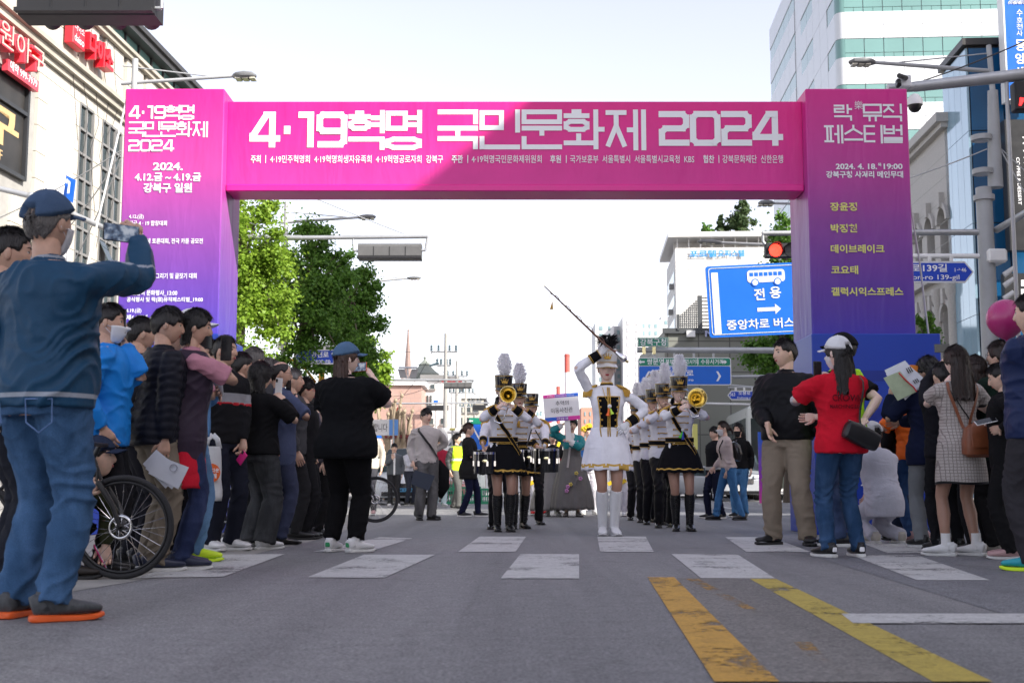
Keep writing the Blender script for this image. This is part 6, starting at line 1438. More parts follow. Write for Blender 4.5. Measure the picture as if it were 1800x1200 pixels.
def build_shako(col,Mx,parent,plume=True,plume_mat=None,seed=1,gold=True,plume_kind='tall'):
    b=Bm();prof=[(.002,.196),(.085,.194),(.102,.188),(.1045,.180),(.099,.10),(.0965,.052),(.090,.050)]
    b.lathe([(r,z) for r,z in prof],(0,.003,0),0,36);v=b.v[0];v[:,1] *= 1.13;v[:,2] += (v[:,1] >0)*(-.05*(v[:,2] <.12)*v[:,1]*4);tilt=Matrix.Rotation(.06,4,'X');b.xf(tilt);b.xf(Mx);h=b.obj('shako_hat',col,parent,smooth='auto')
    vz=Bm();V=[];N=18;R=5
    for j in range(2):
        for r_ in range(R):
            for i in range(N):
                a=-1.25+2.5*i/(N-1);f=r_/(R-1);V.append((math.sin(a)*(.0985+f*.012),-.003-math.cos(a)*.110-f*.05*max(0,math.cos(a))**.5,.056-f*.034-.012*abs(math.sin(a))-j*.004))
    fs=[]
    for j in range(2):
        for r_ in range(R-1):
            for i in range(N-1): o=j*R*N;q=[o+r_*N+i,o+r_*N+i+1,o+(r_+1)*N+i+1,o+(r_+1)*N+i];fs.append(q if j==0 else q[::-1])
    vz.add(V,fs);vz.xf(Mx).obj('visor',col,h,smooth=True)
    g=Bm()
    for z,r_ in ((.183,.106),(.072,.1000),(.058,.0985)): g.tube([((r_)*math.sin(a),.003-r_*1.13*math.cos(a),z) for a in np.linspace(0,2*PI,36,endpoint=False)],.0028,0,5,closed=True)
    g.tube([(math.sin(a)*.112,-.003-math.cos(a)*.110-.05*max(0,math.cos(a))**.5-.0,.023-.012*abs(math.sin(a))) for a in np.linspace(-1.2,1.2,18)],.0032,0,5)
    g.xf(tilt);g.xf(Mx).obj('gold_trim',GOLD,h,smooth=True)
    e=Bm();y=-.122
    e.prism([(-.030,y,.098),(.030,y,.098),(.038,y,.135),(.020,y,.118),(.012,y,.145),(0,y,.122),(-.012,y,.145),(-.020,y,.118),(-.038,y,.135)],(0,.012,0))
    for x_,z_ in ((-.038,.137),(-.012,.147),(.012,.147),(.038,.137)): e.ell((x_,y+.004,z_),(.0055,.005,.0055),0,8,6)
    e.ell((0,y-.002,.108),(.02,.006,.007),0,10,6);e.xf(tilt);e.xf(Mx).obj('crown_emblem',GOLD,h)
    st=Bm();st.tube([(math.sin(a)*.076,.0-.01*math.cos(a),-.0-.125*math.cos(a*.0)*abs(math.cos(a/1.0)) if False else .045-.168*math.cos(a/1.03)) for a in np.linspace(-PI/2,PI/2,20)],.003,0,5)
    st.v[0][:,1] += -.012-(.05-st.v[0][:,2])*.22
    st.xf(Mx).obj('chin_strap',col,h,smooth=True)
    if plume:
        r=np.random.default_rng(seed);n=1500 if plume_kind=='tall' else 420;t_=r.random(n);a=r.random(n)*2*PI
        if plume_kind=='tall':
            ax=np.c_[.004*np.sin(t_*6),-.085+.012*t_,.178+.25*t_];R_=.014+.056*np.sin(PI*np.clip(t_*.85+.12,0,1));up=.55;ln=.032
        else:
            ax=np.c_[.02*t_,.01*t_,.19+.13*t_];R_=.02+.055*np.sin(PI*np.clip(t_*.8+.1,0,1));up=.5;ln=.05
        rr=R_*r.random(n)**.5;out=np.c_[np.cos(a),np.sin(a),np.full(n,up)+r.normal(size=n)*.25];out /= np.linalg.norm(out,axis=1)[:,None]
        p=ax+np.c_[np.cos(a)*rr,np.sin(a)*rr,0*a];sd_=np.cross(out,r.normal(size=(n,3)));sd_ /= np.linalg.norm(sd_,axis=1)[:,None]
        L=(ln*(.6+.8*r.random(n)))[:,None];wv_=.0045 if plume_kind=='tall' else .006
        V=np.stack([p-sd_*wv_,p+sd_*wv_,p+out*L*.6+sd_*wv_*.8,p+out*L-np.array([0,0,.006]),p+out*L*.6-sd_*wv_*.8],1).reshape(-1,3)
        q=Bm();q.tube([tuple(x) for x in [(0,-.085,.17),(0,-.083,.22),(0,-.08,.30),(0,-.076,.38),(0,-.075,.42)]] if plume_kind=='tall' else [(0,0,.18),(.01,.005,.26),(.02,.01,.30)],[.012,.030,.042,.036,.012] if plume_kind=='tall' else [.016,.040,.012],0,8);q.add(V,np.arange(n*5).reshape(n,5));q.xf(Mx).obj('plume',plume_mat,h)
    return h
def leg_radii(fem,g): return (.088*g,.083*g,.066*g,.052*g,.0555*g,.050*g,.034*g)
SHOEN=[0]
def build_shoe(parent,ank,toe,cols,kind='sneaker',name='shoe',heel=.0,lift=0.0,pitch=0.0):
    """toe: unit horizontal direction"""
    up,so=cols[0],cols[1];toe=Vector((toe[0],toe[1],0)).normalized();sd=Vector((0,0,1)).cross(toe)
    Mx=Matrix(((sd.x,toe.x,0,ank[0]),(sd.y,toe.y,0,ank[1]),(0,0,1,ank[2]-.085),(0,0,0,1)))
    if pitch: Mx=Mx @ Matrix.Translation((0,.12,0)) @ Matrix.Rotation(pitch,4,'X') @ Matrix.Translation((0,-.12,0))
    b=Bm();R={'sneaker': [(-.078,.026,.040,.052),(-.066,.034,.044,.060),(-.02,.036,.045,.062),(.03,.040,.041,.052),(.09,.047,.034,.036),(.14,.046,.030,.028),(.175,.034,.026,.022),(.188,.014,.022,.014)],
          'dress': [(-.074,.026,.040,.045),(-.06,.033,.044,.05),(-.02,.034,.044,.05),(.03,.038,.038,.042),(.09,.045,.030,.030),(.15,.038,.024,.022),(.19,.022,.020,.015),(.202,.008,.018,.010)]}['dress' if kind in ('dress','boot') else 'sneaker']
    zs=heel
    b.tube([(0,y,cz+(.020 if kind=='sneaker' else .006)+(zs*max(0,(.08-y)/.15) if heel else 0)) for y,w,cz,h in R],[(w,h*.74) for y,w,cz,h in R],0,14,hint=(1,0,0),power=2.5)
    b.tube([(0,-.028,.045+zs*.7),(0,-.026,.085+zs*.7),(0,-.022,.112+zs*.7)],[(.036,.048),(.036,.042),(.037,.042)],0,14,hint=(1,0,0))
    v=b.v[0];v[:,2]=np.maximum(v[:,2],.016)
    if kind=='sneaker':
        b.ell((0,.03,.082),(.022,.045,.014),1 if len(cols) >2 else 0,10,6,Matrix.Rotation(-.55,3,'X'))
    b.xf(Mx);sh=b.obj(name,[up,cols[2] if len(cols) >2 else up],parent,smooth=True)
    th_=.030 if kind=='sneaker' else .016
    s=Bm();RS_=[(-.086,.020,.6,.006),(-.080,.030,.85,.002),(-.06,.038,1,0),(-.01,.036,.95,0),(.04,.040,.85,0),(.10,.0495,.8,0),(.15,.047,.75,.003),(.180,.036,.7,.009),(.197,.018,.5,.015)]
    s.tube([(0,y,th_*hh/2+dz_) for y,w,hh,dz_ in RS_],[(w,th_*hh/2*1.05) for y,w,hh,dz_ in RS_],0,16,hint=(1,0,0),power=4.5);s.xf(Mx).obj('sole',so,sh,smooth='auto')
    if heel: s=Bm();s.prism([(-.03,-.075,0),(.03,-.075,0),(.03,-.02,0),(-.03,-.02,0)],(0,0,.02+heel));s.xf(Mx).obj('heel',so,sh)
    if kind=='sneaker':
        l=Bm()
        for k in range(4): y=.025+k*.02;l.tube([(-.022,y,.092-k*.010),(0,y+.006,.101-k*.012),(.022,y,.092-k*.010)],.003,0,4)
        l.xf(Mx).obj('laces',cols[3] if len(cols) >3 else so,sh)
        if len(cols) >4: l=Bm();l.bx(-.02,.02,-.088,-.070,.045,.085,0,.006);l.xf(Mx).obj('heel_tab',cols[4],sh)
    return sh
def person(label,px,feet,top,yaw,Y=None,fem=0,g=1.0,skin=SKIN,lean=0,dz=0,hatz=0.0,head=(0,0),hair='short',hmat=HBLK,L=None,R=None,Lh=None,Rh=None,curlL=.45,curlR=.45,Ln=None,Rn=None,Ld=None,Rd=None,
           feetL=None,feetR=None,toeL=12,toeR=-12,kneeL=(0,-1,0),kneeR=(0,-1,0),group=None,seed=None,H=None,legs_bare=None,gloves=None,eyes=True,lips=None,leftpoint=None):
    Rl=Matrix.Rotation(-math.radians(yaw),3,'Z')  # directions of limbs are given in world axes
    Lh,Rh,Ln,Rn,Ld,Rd=[tuple(Rl @ Vector(q)) if q is not None else None for q in (Lh,Rh,Ln,Rn,Ld,Rd)]
    f=Fig();f.label=label;base=G(px,feet) if Y is None else Vector((P(px,855,Y).x,Y,0));f.Y=base.y
    if H is None:
        H=P(px,top,base.y).z/(1+hatz/1.7)+0.0
    s=H/1.70 if dz==0 else H/(1.70+dz)
    f.s=s;f.root=thing('person',label,'person',base,math.radians(yaw),group);f.root.scale=(s,s,s)
    f.base=base;f.yaw=math.radians(yaw);f.fem=fem;f.g=g;f.seed=seed if seed is not None else (px*.37) % 6.28;f.tab=TT_F if fem else TT_M
    f.vox=min(.0165,max(.0092,.00082*base.y+.0035));f.lean=math.radians(lean);f.dz=dz
    Rz=Matrix.Rotation(f.yaw,3,'Z');Ri=Rz.transposed()
    def loc(p): return (Ri @ (Vector(p)-base))/s
    def wld(p): return base+(Rz @ Vector(p))*s
    f.loc,f.wld=loc,wld
    def tgt(t):
        if t is None: return None
        if len(t)==4: return loc(P(t[0],t[1],base.y+t[2]))  # pixel, pixel, depth step, flag
        return Vector(t)
    piv=Vector((0,0,.92))
    def bend(v):
        v=np.asarray(v,float);a=f.lean*smooth01((v[...,2]-.90)/.24);y,z=v[...,1],v[...,2]-.92
        return np.stack([v[...,0],y*np.cos(a)-z*np.sin(a),y*np.sin(a)+z*np.cos(a)+.92+dz],-1)
    f.bend=bend
    def bp_(p): return Vector(bend(np.array(p,float)))
    sw=.158 if fem else .182
    sw *= (1+(g-1)*.7)
    f.shL,f.shR=bp_((sw,.004,1.365)),bp_((-sw,.004,1.365))
    tl=tgt(L) or (bp_((sw+.07,-.02,.86)));tr=tgt(R) or (bp_((-sw-.07,-.02,.86)))
    f.elL,f.wrL=ik(f.shL,tl,.285,.25,Lh or (.5,1,-.25));f.elR,f.wrR=ik(f.shR,tr,.285,.25,Rh or (-.5,1,-.25))
    f.hipL,f.hipR=Vector((.088,.01,.88+dz)),Vector((-.088,.01,.88+dz))
    fl=Vector((*feetL,.085)) if feetL and len(feetL)==2 else (Vector(feetL) if feetL else Vector((.105,.0,.085)))
    fr=Vector((*feetR,.085)) if feetR and len(feetR)==2 else (Vector(feetR) if feetR else Vector((-.105,.0,.085)))
    f.knL,f.anL=ik(f.hipL,fl,.42,.405,kneeL);f.knR,f.anR=ik(f.hipR,fr,.42,.405,kneeR)
    f.toeL,f.toeR=math.radians(toeL),math.radians(toeR)
    HM=Matrix.Translation((0,0,dz)) @ Matrix.Translation(piv) @ Matrix.Rotation(f.lean,4,'X') @ Matrix.Translation(-piv) @ Matrix.Translation((0,.012,1.50)) @ Matrix.Rotation(math.radians(head[0]),4,'Z') @ Matrix.Rotation(math.radians(head[1])-f.lean*.6,4,'X') @ Matrix.Translation((0,-.006,.083));f.HM=HM
    # body: head, neck, torso, arms with hands and legs in one mesh
    b=Bm();build_head(b,HM,fem,eyes=eyes)
    nb=HM @ Vector((0,.018,-.055));n0=bp_((0,.016,1.37));nr=.047 if fem else .056
    b.tube([n0,n0.lerp(nb,.5)+Vector((0,.002,0)),nb],[(nr*1.25,nr*1.1),(nr,nr*.98),(nr*1.03,nr)],0,16)
    rings=[];zs=np.linspace(.80,1.43,12);a=np.linspace(0,2*PI,20,endpoint=False);V=[]
    for z in zs:
        w,d,o=tt(f.tab,z,-.012,g);V.append(bend(np.c_[np.cos(a)*w,np.sin(a)*d+o,np.full(20,z)]))
    b.add(np.concatenate(V),[[i*20+k,i*20+(k+1) % 20,(i+1)*20+(k+1) % 20,(i+1)*20+k] for i in range(11) for k in range(20)])
    gs=(1+(g-1)*.8)*(.88 if fem else 1.0)
    hm=b
    if gloves: hm=Bm()
    for sgn,sh,el,wr,cu,nn,dd in ((1,f.shL,f.elL,f.wrL,curlL,Ln,Ld),(-1,f.shR,f.elR,f.wrR,curlR,Rn,Rd)):
        s0=sh+Vector((0,0,-.028));b.tube([s0,s0.lerp(el,.35),s0.lerp(el,.8),el,el.lerp(wr,.25),el.lerp(wr,.7),wr],[.036*gs,.046*gs,.040*gs,.037*gs,.040*gs,.031*gs,.0245*gs],0,14)
        d_=Vector(dd) if dd else (wr-el).normalized();n_=Vector(nn) if nn else Vector((-sgn*1.0,-.15,0));hand(hm,wr,d_,n_,sgn,cu,.93 if fem else 1.02)
    if gloves: hm.obj('gloves',gloves,f.root,smooth=True)
    rr=leg_radii(fem,g*(.95 if fem else 1)*(1 if legs_bare else .72));Ag=1.0
    for hp,kn,an in ((f.hipL,f.knL,f.anL),(f.hipR,f.knR,f.anR)):
        cb_=Vector((0,.012,0));b.tube([hp+Vector((0,0,.02)),hp.lerp(kn,.35),hp.lerp(kn,.75),kn,kn.lerp(an,.12)+cb_*.4,kn.lerp(an,.35)+cb_,kn.lerp(an,.62)+cb_*.5,an],[rr[0],rr[1],rr[2]*.95,rr[3]*1.02,rr[3]*.98,rr[4],rr[4]*.78,rr[6]],5 if legs_bare else 0,18)
    f.body=b.obj('body',[skin,lips or LIPS,EYEW,EYED,BROW,legs_bare or skin],f.root,smooth=True)
    if hair: build_hair(hair,hmat,HM,f.root,f.seed*3,fem)
    return f
def top_(f,col,kind='cotton',hem=.84,infl=.014,sleeve=1.0,sw=.010,collar=True,mats=None,region=None,name='top',amp=.006,quilt=None,flare=0.0,base=.35,neck=1.425,cuffw=None,belly=0.0,mat=None):
    b=Bm();seg=28;a=np.linspace(0,2*PI,seg,endpoint=False);ca=np.sign(np.cos(a))*np.abs(np.cos(a))**.86;sa=np.sign(np.sin(a))*np.abs(np.sin(a))**.86;V=[]
    zs=np.linspace(hem,neck,14)
    for z in zs:
        w,d,o=tt(f.tab,z,infl,f.g);fl=1+flare*np.clip((1.05-z)/.3,0,1.2)
        if z >1.2: pass
        dd=d*fl+belly*math.exp(-((z-1.02)/.12)**2)
        V.append(f.bend(np.c_[ca*w*fl,sa*dd+o-belly*.5*math.exp(-((z-1.02)/.12)**2),np.full(seg,z)]))
    n=len(zs)
    b.add(np.concatenate(V),[[i*seg+k,i*seg+(k+1) % seg,(i+1)*seg+(k+1) % seg,(i+1)*seg+k] for i in range(n-1) for k in range(seg)]+[list(range(seg))[::-1],list(range((n-1)*seg,n*seg))])
    if collar:
        c0=Vector(f.bend(np.array((0,.012,1.39))));c1=Vector(f.bend(np.array((0,.014,1.455))));b.tube([c0,c1],[(.085,.078),(.064*(.9 if f.fem else 1.03),.062*(.9 if f.fem else 1.03))],0,16)
    if f.fem and infl <.05:
        for s in (-1,1): c=f.bend(np.array((s*.06,-.062-infl*.5,1.245)));b.ell(c,(.062,.052,.062))
    gs=(1+(f.g-1)*.8)*(.9 if f.fem else 1.0);js=[]
    for sgn,sh,el,wr in ((1,f.shL,f.elL,f.wrL),(-1,f.shR,f.elR,f.wrR)):
        inn=Vector(f.bend(np.array((sgn*.09,.004,1.325))));r=lambda q: q*gs+sw+infl*.35
        if sleeve >= 1:
            cw=cuffw or (.027*gs+sw*.9);b.tube([inn,inn.lerp(sh,.6),sh+Vector((0,0,-.03))],[r(.054),r(.048),r(.038)],0,14);b.ell(sh+Vector((0,0,-.026)),(r(.041),r(.045),r(.044)),0,14,9);b.tube([sh+Vector((0,0,-.026)),sh.lerp(el,.45),sh.lerp(el,.9),el.lerp(wr,.12),el.lerp(wr,.6),el.lerp(wr,.97)],[r(.042),r(.046),r(.042),r(.042),r(.034),cw],0,16)
        elif sleeve >0:
            b.tube([inn,inn.lerp(sh,.6),sh+Vector((0,0,-.03))],[r(.054),r(.048),r(.038)],0,14);b.ell(sh+Vector((0,0,-.026)),(r(.041),r(.045),r(.044)),0,14,9);b.tube([sh+Vector((0,0,-.026)),sh.lerp(el,.45),sh.lerp(el,sleeve*1.0)],[r(.043),r(.048),r(.052)+.004],0,16)
        js += [(el,.10),(sh+Vector((0,0,-.08)),.10)]
    js += [(Vector(f.bend(np.array((s*.15,-.0,1.05)))),.12) for s in (-1,1)]
    o=garment(name,b,f.vox,mats or [mat or cloth(col,kind)],f.root,amp,js,f.seed,base,3,region,quilt)
    return o
def trousers(f,col,kind='cotton',loose=.010,length=1.07,waist=1.0,amp=.006,flare=0.0,name='trousers',shoes_stack=True,mats=None,region=None,mat=None,crop=0):
    b=Bm();seg=26;a=np.linspace(0,2*PI,seg,endpoint=False);V=[];zs=np.linspace(.80,waist,7)
    for z in zs:
        w,d,o=tt(f.tab,z,.007+loose*.4,f.g);p=np.c_[np.cos(a)*w,np.sin(a)*d+o,np.full(seg,z)];V.append(f.bend(p))
    n=len(zs);b.add(np.concatenate(V),[[i*seg+k,i*seg+(k+1) % seg,(i+1)*seg+(k+1) % seg,(i+1)*seg+k] for i in range(n-1) for k in range(seg)]+[list(range(seg))[::-1],list(range((n-1)*seg,n*seg))])
    js=[];g=f.g*(.95 if f.fem else 1)
    for hp,kn,an in ((f.hipL,f.knL,f.anL),(f.hipR,f.knR,f.anR)):
        e=kn.lerp(an,length);b.tube([hp+Vector((0,0,.03)),hp.lerp(kn,.3),hp.lerp(kn,.8),kn.lerp(an,.05),kn.lerp(an,.4),kn.lerp(an,.8),e],[.087*g+loose,.082*g+loose,.061*g+loose,.053*g+loose+flare*.3,.056*g+loose+flare*.6,.047*g+loose*1.1+flare,.046*g+loose*1.15+flare*1.15],0,18)
        js += [(kn,.12),(kn.lerp(an,.9),.12),(hp,.13)]
    return garment(name,b,f.vox,mats or [mat or cloth(col,kind)],f.root,amp,js,f.seed+2,.3,3,region)
def shoes(f,cols,kind='sneaker',heel=0.0,name='shoe',pitchL=0.0,pitchR=0.0,socks=None):
    for an,ta,pt in ((f.anL,f.toeL,pitchL),(f.anR,f.toeR,pitchR)):
        build_shoe(f.root,an,(math.sin(ta),-math.cos(ta)),cols,kind,name,heel,pitch=pt)
        if socks: q=Bm();q.tube([an+Vector((0,0,-.01)),an+Vector((0,.004,.10))],[.037,.038],0,14);q.obj('sock',socks,f.root,smooth='auto')
def skirt(f,mats,z0=1.03,z1=.62,flare=.10,pleats=12,pamp=.05,region=None,name='skirt',seed=0):
    n=22;seg=132;a=np.linspace(0,2*PI,seg,endpoint=False);V=[]
    for i in range(n):
        fr=i/(n-1);z=z0+(z1-z0)*fr;zt=max(z,.80);w,d,o=tt(f.tab,zt,.016,f.g);fl=flare*smooth01(fr*1.0)**.9;pl=1+pamp*fr**1.1*(np.abs(((a*pleats/(2*PI)) % 1)-.5)*2-.5)+.012*fr*np.sin(a*5+seed)
        V.append(np.c_[np.cos(a)*(w+fl)*pl,(np.sin(a)*(d+fl*.9))*pl+o,z+.006*fr*np.sin(a*pleats)])
    V=np.concatenate(V);V[:,2] += f.dz;b=Bm();fs=[[i*seg+k,i*seg+(k+1) % seg,(i+1)*seg+(k+1) % seg,(i+1)*seg+k] for i in range(n-1) for k in range(seg)]
    mi=0
    if region is not None: cen=np.array([V[q].mean(0) for q in fs]);mi=region(cen).astype(int)
    b.add(V,fs,mi);o=b.obj(name,mats,f.root,smooth=True);so_=o.modifiers.new('cloth thickness','SOLIDIFY');so_.thickness=.004;return o
def tsurf(f,ang,z,off=.02):
    """point on the torso: ang 0 front, grows to the wearer's left (+x)"""
    w,d,o=tt(f.tab,z,off,f.g);c,s=math.cos(ang),math.sin(ang);e=.86
    x=math.copysign(abs(s)**e,s)*w;y=-math.copysign(abs(c)**e,c)*d+o;return Vector(f.bend(np.array((x,y,z))))
def strap(f,pts,width=.03,off=.03,mat=None,name='strap',closed=False,thick=.004,parent=None,edge=None):
    """pts: (angle, z) list; band laid on the torso"""
    P3=[];
    for i in range(len(pts)-1):
        n=8
        for k in range(n): t=k/n;P3.append((pts[i][0]*(1-t)+pts[i+1][0]*t,pts[i][1]*(1-t)+pts[i+1][1]*t))
    P3.append(pts[-1]);c=[tsurf(f,a,z,off) for a,z in P3];out=[(tsurf(f,a,z,off+.05)-tsurf(f,a,z,off)).normalized() for a,z in P3]
    b=Bm();V=[];n=len(c)
    for i in range(n):
        t=(c[min(i+1,n-1)]-c[max(i-1,0)]).normalized();s_=t.cross(out[i]).normalized()
        for sw_,h in ((-1,0),(1,0),(1,1),(-1,1)): V.append(c[i]+s_*sw_*width/2+out[i]*h*thick)
    fs=[[i*4+k,i*4+(k+1) % 4,(i+1)*4+(k+1) % 4,(i+1)*4+k] for i in range(n-1) for k in range(4)]
    b.add([tuple(v) for v in V],fs);o=b.obj(name,mat,parent or f.root)
    if edge:
        e=Bm()
        for sg in (-1,1): e.tube([Vector((V[i*4+2 if sg >0 else i*4+3])) for i in range(n)],.0032,0,5)
        e.obj('gold_edge',edge,o)
    return o
PHONE_B=M('phone_body',(.02,.02,.022),rough=.25,var=.03);
def phone_mat():
    m=M('phone_screen',(.02,.02,.02),rough=.12,var=0,spec=.6);nn,ll,bb=nodes_of(m);tc=nn.new('ShaderNodeTexCoord');nz_=nn.new('ShaderNodeTexNoise');nz_.inputs['Scale'].default_value=40;nz_.inputs['Detail'].default_value=3;ll.new(tc.outputs['Object'],nz_.inputs['Vector'])
    r=nn.new('ShaderNodeValToRGB');r.color_ramp.elements[0].position=.35;r.color_ramp.elements[0].color=(.02,.03,.06,1);r.color_ramp.elements[1].position=.65;r.color_ramp.elements[1].color=(.35,.38,.45,1);e=r.color_ramp.elements.new(.5);e.color=(.10,.14,.22,1)
    ll.new(nz_.outputs['Fac'],r.inputs[0]);ll.new(r.outputs[0],bb.inputs['Emission Color']);bb.inputs['Emission Strength'].default_value=.35;return m
PHONE_S=phone_mat();PHONE_O=M('phone_screen_off',(.012,.012,.014),rough=.1,var=0)
def phone(label,ctr,up,face,w=.075,h=.155,body=PHONE_B,screen=PHONE_S,cat='phone',name='phone',group=None):
    """ctr world point, up: long axis, face: direction the screen looks to"""
    up=Vector(up).normalized();face=Vector(face);face=(face-up*face.dot(up)).normalized();s=up.cross(face)
    Mx=Matrix(((s.x,face.x,up.x),(s.y,face.y,up.y),(s.z,face.z,up.z))).to_4x4();t=thing(name,label,cat,ctr,0,group);t.rotation_euler=Mx.to_euler()
    q=Bm();q.box((0,0,0),(w,.009,h),0,0,.004);q.obj('case',body,t);q=Bm();q.box((0,.0052,0),(w*.92,.001,h*.94));q.obj('screen',screen,t)
    q=Bm();q.box((-w*.28,-.0058,h*.36),(.022,.003,.03),0,0,.001)
    for k in (0,1): q.lathe([(0,-.009),(.006,-.009),(.006,-.007)],(-w*.28,0,h*.36+(.5-k)*.015),0,10,'y')
    q.obj('camera_lens',BLACKP,t);return t
def face_mask(f,col=(.68,.68,.70)):
    m_=M('face_mask_%d' % int(col[0]*100),col,rough=.8,var=.03)
    b=shell(f.HM,lambda az,p: smooth01((.42-az)/.04)*smooth01((-.012-p[...,2])/.006)*smooth01((p[...,2]+.112)/.008),lambda az,p: .004+.020*np.exp(-((p[...,0])/.05)**2),inner=-.012)
    o=b.obj('face_mask',m_,f.root,smooth=True);q=Bm()
    for s in (-1,1):
        q.tube([(s*.068,-.05,-.03),(s*.078,-.01,-.02),(s*.083,.02,-.012)],.0016,0,4);q.tube([(s*.060,-.048,-.085),(s*.074,-.01,-.05),(s*.083,.02,-.014)],.0016,0,4)
    q.xf(f.HM);q.obj('ear_loop',m_,o);return o
def glasses(f,mat=BLACKP):
    q=Bm()
    for s in (-1,1):
        q.tube([(s*.033+.021*math.cos(a),-.096+.004*abs(math.cos(a)),.010+.015*math.sin(a)) for a in np.linspace(0,2*PI,16,endpoint=False)],.0015,0,4,closed=True);q.tube([(s*.054,-.09,.012),(s*.080,-.04,.012),(s*.082,.01,.008)],.0016,0,4)
    q.tube([(-.012,-.099,.012),(0,-.103,.015),(.012,-.099,.012)],.0015,0,4);q.xf(f.HM);return q.obj('glasses',mat,f.root)
# ================================================================ who is where
LW_=M('shoe_white',(.70,.70,.70),rough=.5,var=.06,vs_=20);LB_=M('shoe_black',(.012,.012,.013),rough=.4,var=.1,vs_=20);LBD=M('shoe_black_leather',(.014,.013,.013),rough=.18,var=.1,vs_=20)
SOLEW=M('sole_white',(.62,.62,.60),rough=.6,var=.1,vs_=20);SOLEB=M('sole_black',(.015,.015,.015),rough=.7,var=.1);ORS=M('sole_orange',(.80,.12,.02),rough=.5,var=.05);YELS=M('shoe_yellow',(.62,.85,.02),rough=.45,var=.05)
NAVS=M('shoe_navy',(.015,.02,.05),rough=.5,var=.1);GRNTAB=M('heel_tab_green',(.02,.28,.10),rough=.5,var=.05);PNKS=M('shoe_dusty_pink',(.48,.30,.30),rough=.6,var=.08);TEALS=M('shoe_teal',(.02,.33,.40),rough=.5,var=.1,vs_=30);REDS=M('shoe_red',(.5,.02,.02),rough=.5,var=.05)
def dist(p,a): return np.sqrt(np.sum((p-np.array(a))**2,1))
# ---- left crowd
f=person('man in dark blue jacket, blue cap and jeans filming with a raised phone, nearest left',62,1088,348,158,g=1.10,skin=SKIN2,hair='short',hmat=HGRY,hatz=.0,head=(-2,-8),R=(243,420,.30,1),Rh=(.6,-.15,-1),L=(.29,.02,.86),curlR=.75,Rd=(-.75,.1,.65),Rn=(-.3,.9,-.4),feetL=(.13,-.02),feetR=(-.12,.04),toeL=15,toeR=-35)
build_cap('open',(.055,.095,.17),f.HM,f.root,0)
rg=lambda c: np.where(((c[:,2] <.888) & (c[:,2] >.872) & (np.abs(c[:,0]) <.24)) | ((c[:,2] >1.438) & (c[:,2] <1.450)),1,0)
top_(f,(.012,.055,.115),'nylon',hem=.83,infl=.030,sw=.016,belly=.03,mats=[cloth((.012,.055,.115),'nylon'),cloth((.30,.33,.38))],region=rg,amp=.008,base=.5)
trousers(f,(.036,.088,.18),'denim',loose=.020,length=1.06,amp=.009)
bkp=Bm()
for s in (-1,1):
    pts=[tsurf(f,PI+s*a,z,.034) for a,z in ((.25,.86),(.78,.86),(.80,.77),(.52,.73),(.25,.77))];bkp.tube(pts,.0035,0,5,closed=True)
bkp.obj('pocket_seam',cloth((.10,.17,.33),'denim'),f.root)
shoes(f,[M('shoe_grey_mesh',(.06,.065,.07),rough=.6,var=.3,vs_=60),ORS,ORS,ORS])
face_mask(f)
phone('smartphone held sideways by the man in the blue cap',P(213,410,f.Y+.24),(1,.05,.03),(-.1,-1,.12),h=.155,w=.08)
f=person('man with thinning black hair at the left edge behind the blue capped man',-8,1062,405,120,skin=SKIN2,hair='short',head=(-10,0));top_(f,(.02,.02,.025),'nylon',infl=.03);trousers(f,(.02,.022,.03));shoes(f,[LB_,SOLEB])
f=person('man in bright blue jacket and white mask photographing with a raised phone',178,1010,537,98,skin=SKIN2,hair='short',head=(-6,2),L=(219,604,.06,1),Lh=(.2,.2,-1),curlL=.8,R=(-.22,-.02,.9),Ln=(-.9,-.3,0));top_(f,(.01,.20,.62),'nylon',infl=.034,sw=.018,hem=.80,sleeve=1,amp=.009);trousers(f,(.015,.015,.018));shoes(f,[LB_,SOLEB]);face_mask(f)
phone('upright smartphone before the mask of the man in the bright blue jacket',P(214,565,f.Y+.0),(.06,0,1),(-.6,-1,0))
f=person('man in black quilted jacket and khaki trousers holding papers and a bottle',264,1003,541,122,skin=SKIN2,hair='bowl',head=(-20,4),lean=6,R=(287,797,-.16,1),Rh=(.3,-1,0),L=(207,738,.02,1),Lh=(-1,-.2,.1),curlL=.8,curlR=.7)
def quilt(p): q=(p[:,2]+.014*np.abs(((p[:,0]*9) % 1)-.5)*2)*19;return .007*np.abs(np.sin(PI*q))-.003
top_(f,(.012,.013,.020),'nylon',infl=.034,sw=.020,hem=.80,quilt=quilt,amp=.004);trousers(f,(.175,.145,.11),loose=.022,amp=.009);shoes(f,[NAVS,SOLEW,NAVS,LW_])
t=thing('water_bottle','half full blue capped water bottle held behind the back of the quilted jacket man','bottle',P(205,744,f.Y-.10));t.rotation_euler=(0,math.radians(62),0)
q=Bm();q.lathe([(0,-.085),(.030,-.083),(.033,-.07),(.031,-.02),(.033,0),(.031,.03),(.030,.05),(.014,.078),(.013,.088)],(0,0,0),0,18);q.obj('bottle_body',M('clear_plastic',(.55,.72,.76),rough=.08,trans=.75,var=.03),t,smooth=True)
q=Bm();q.lathe([(0,-.12),(.016,-.12),(.016,-.09),(0,-.09)],(0,0,0),0,14);q.v[0][:,2] *= 1;q.obj('cap',M('bottle_cap_blue',(.05,.35,.55),rough=.4,var=0),t,smooth='auto')
PAPER=M('paper',(.66,.68,.74),rough=.7,var=.04,vs_=8)
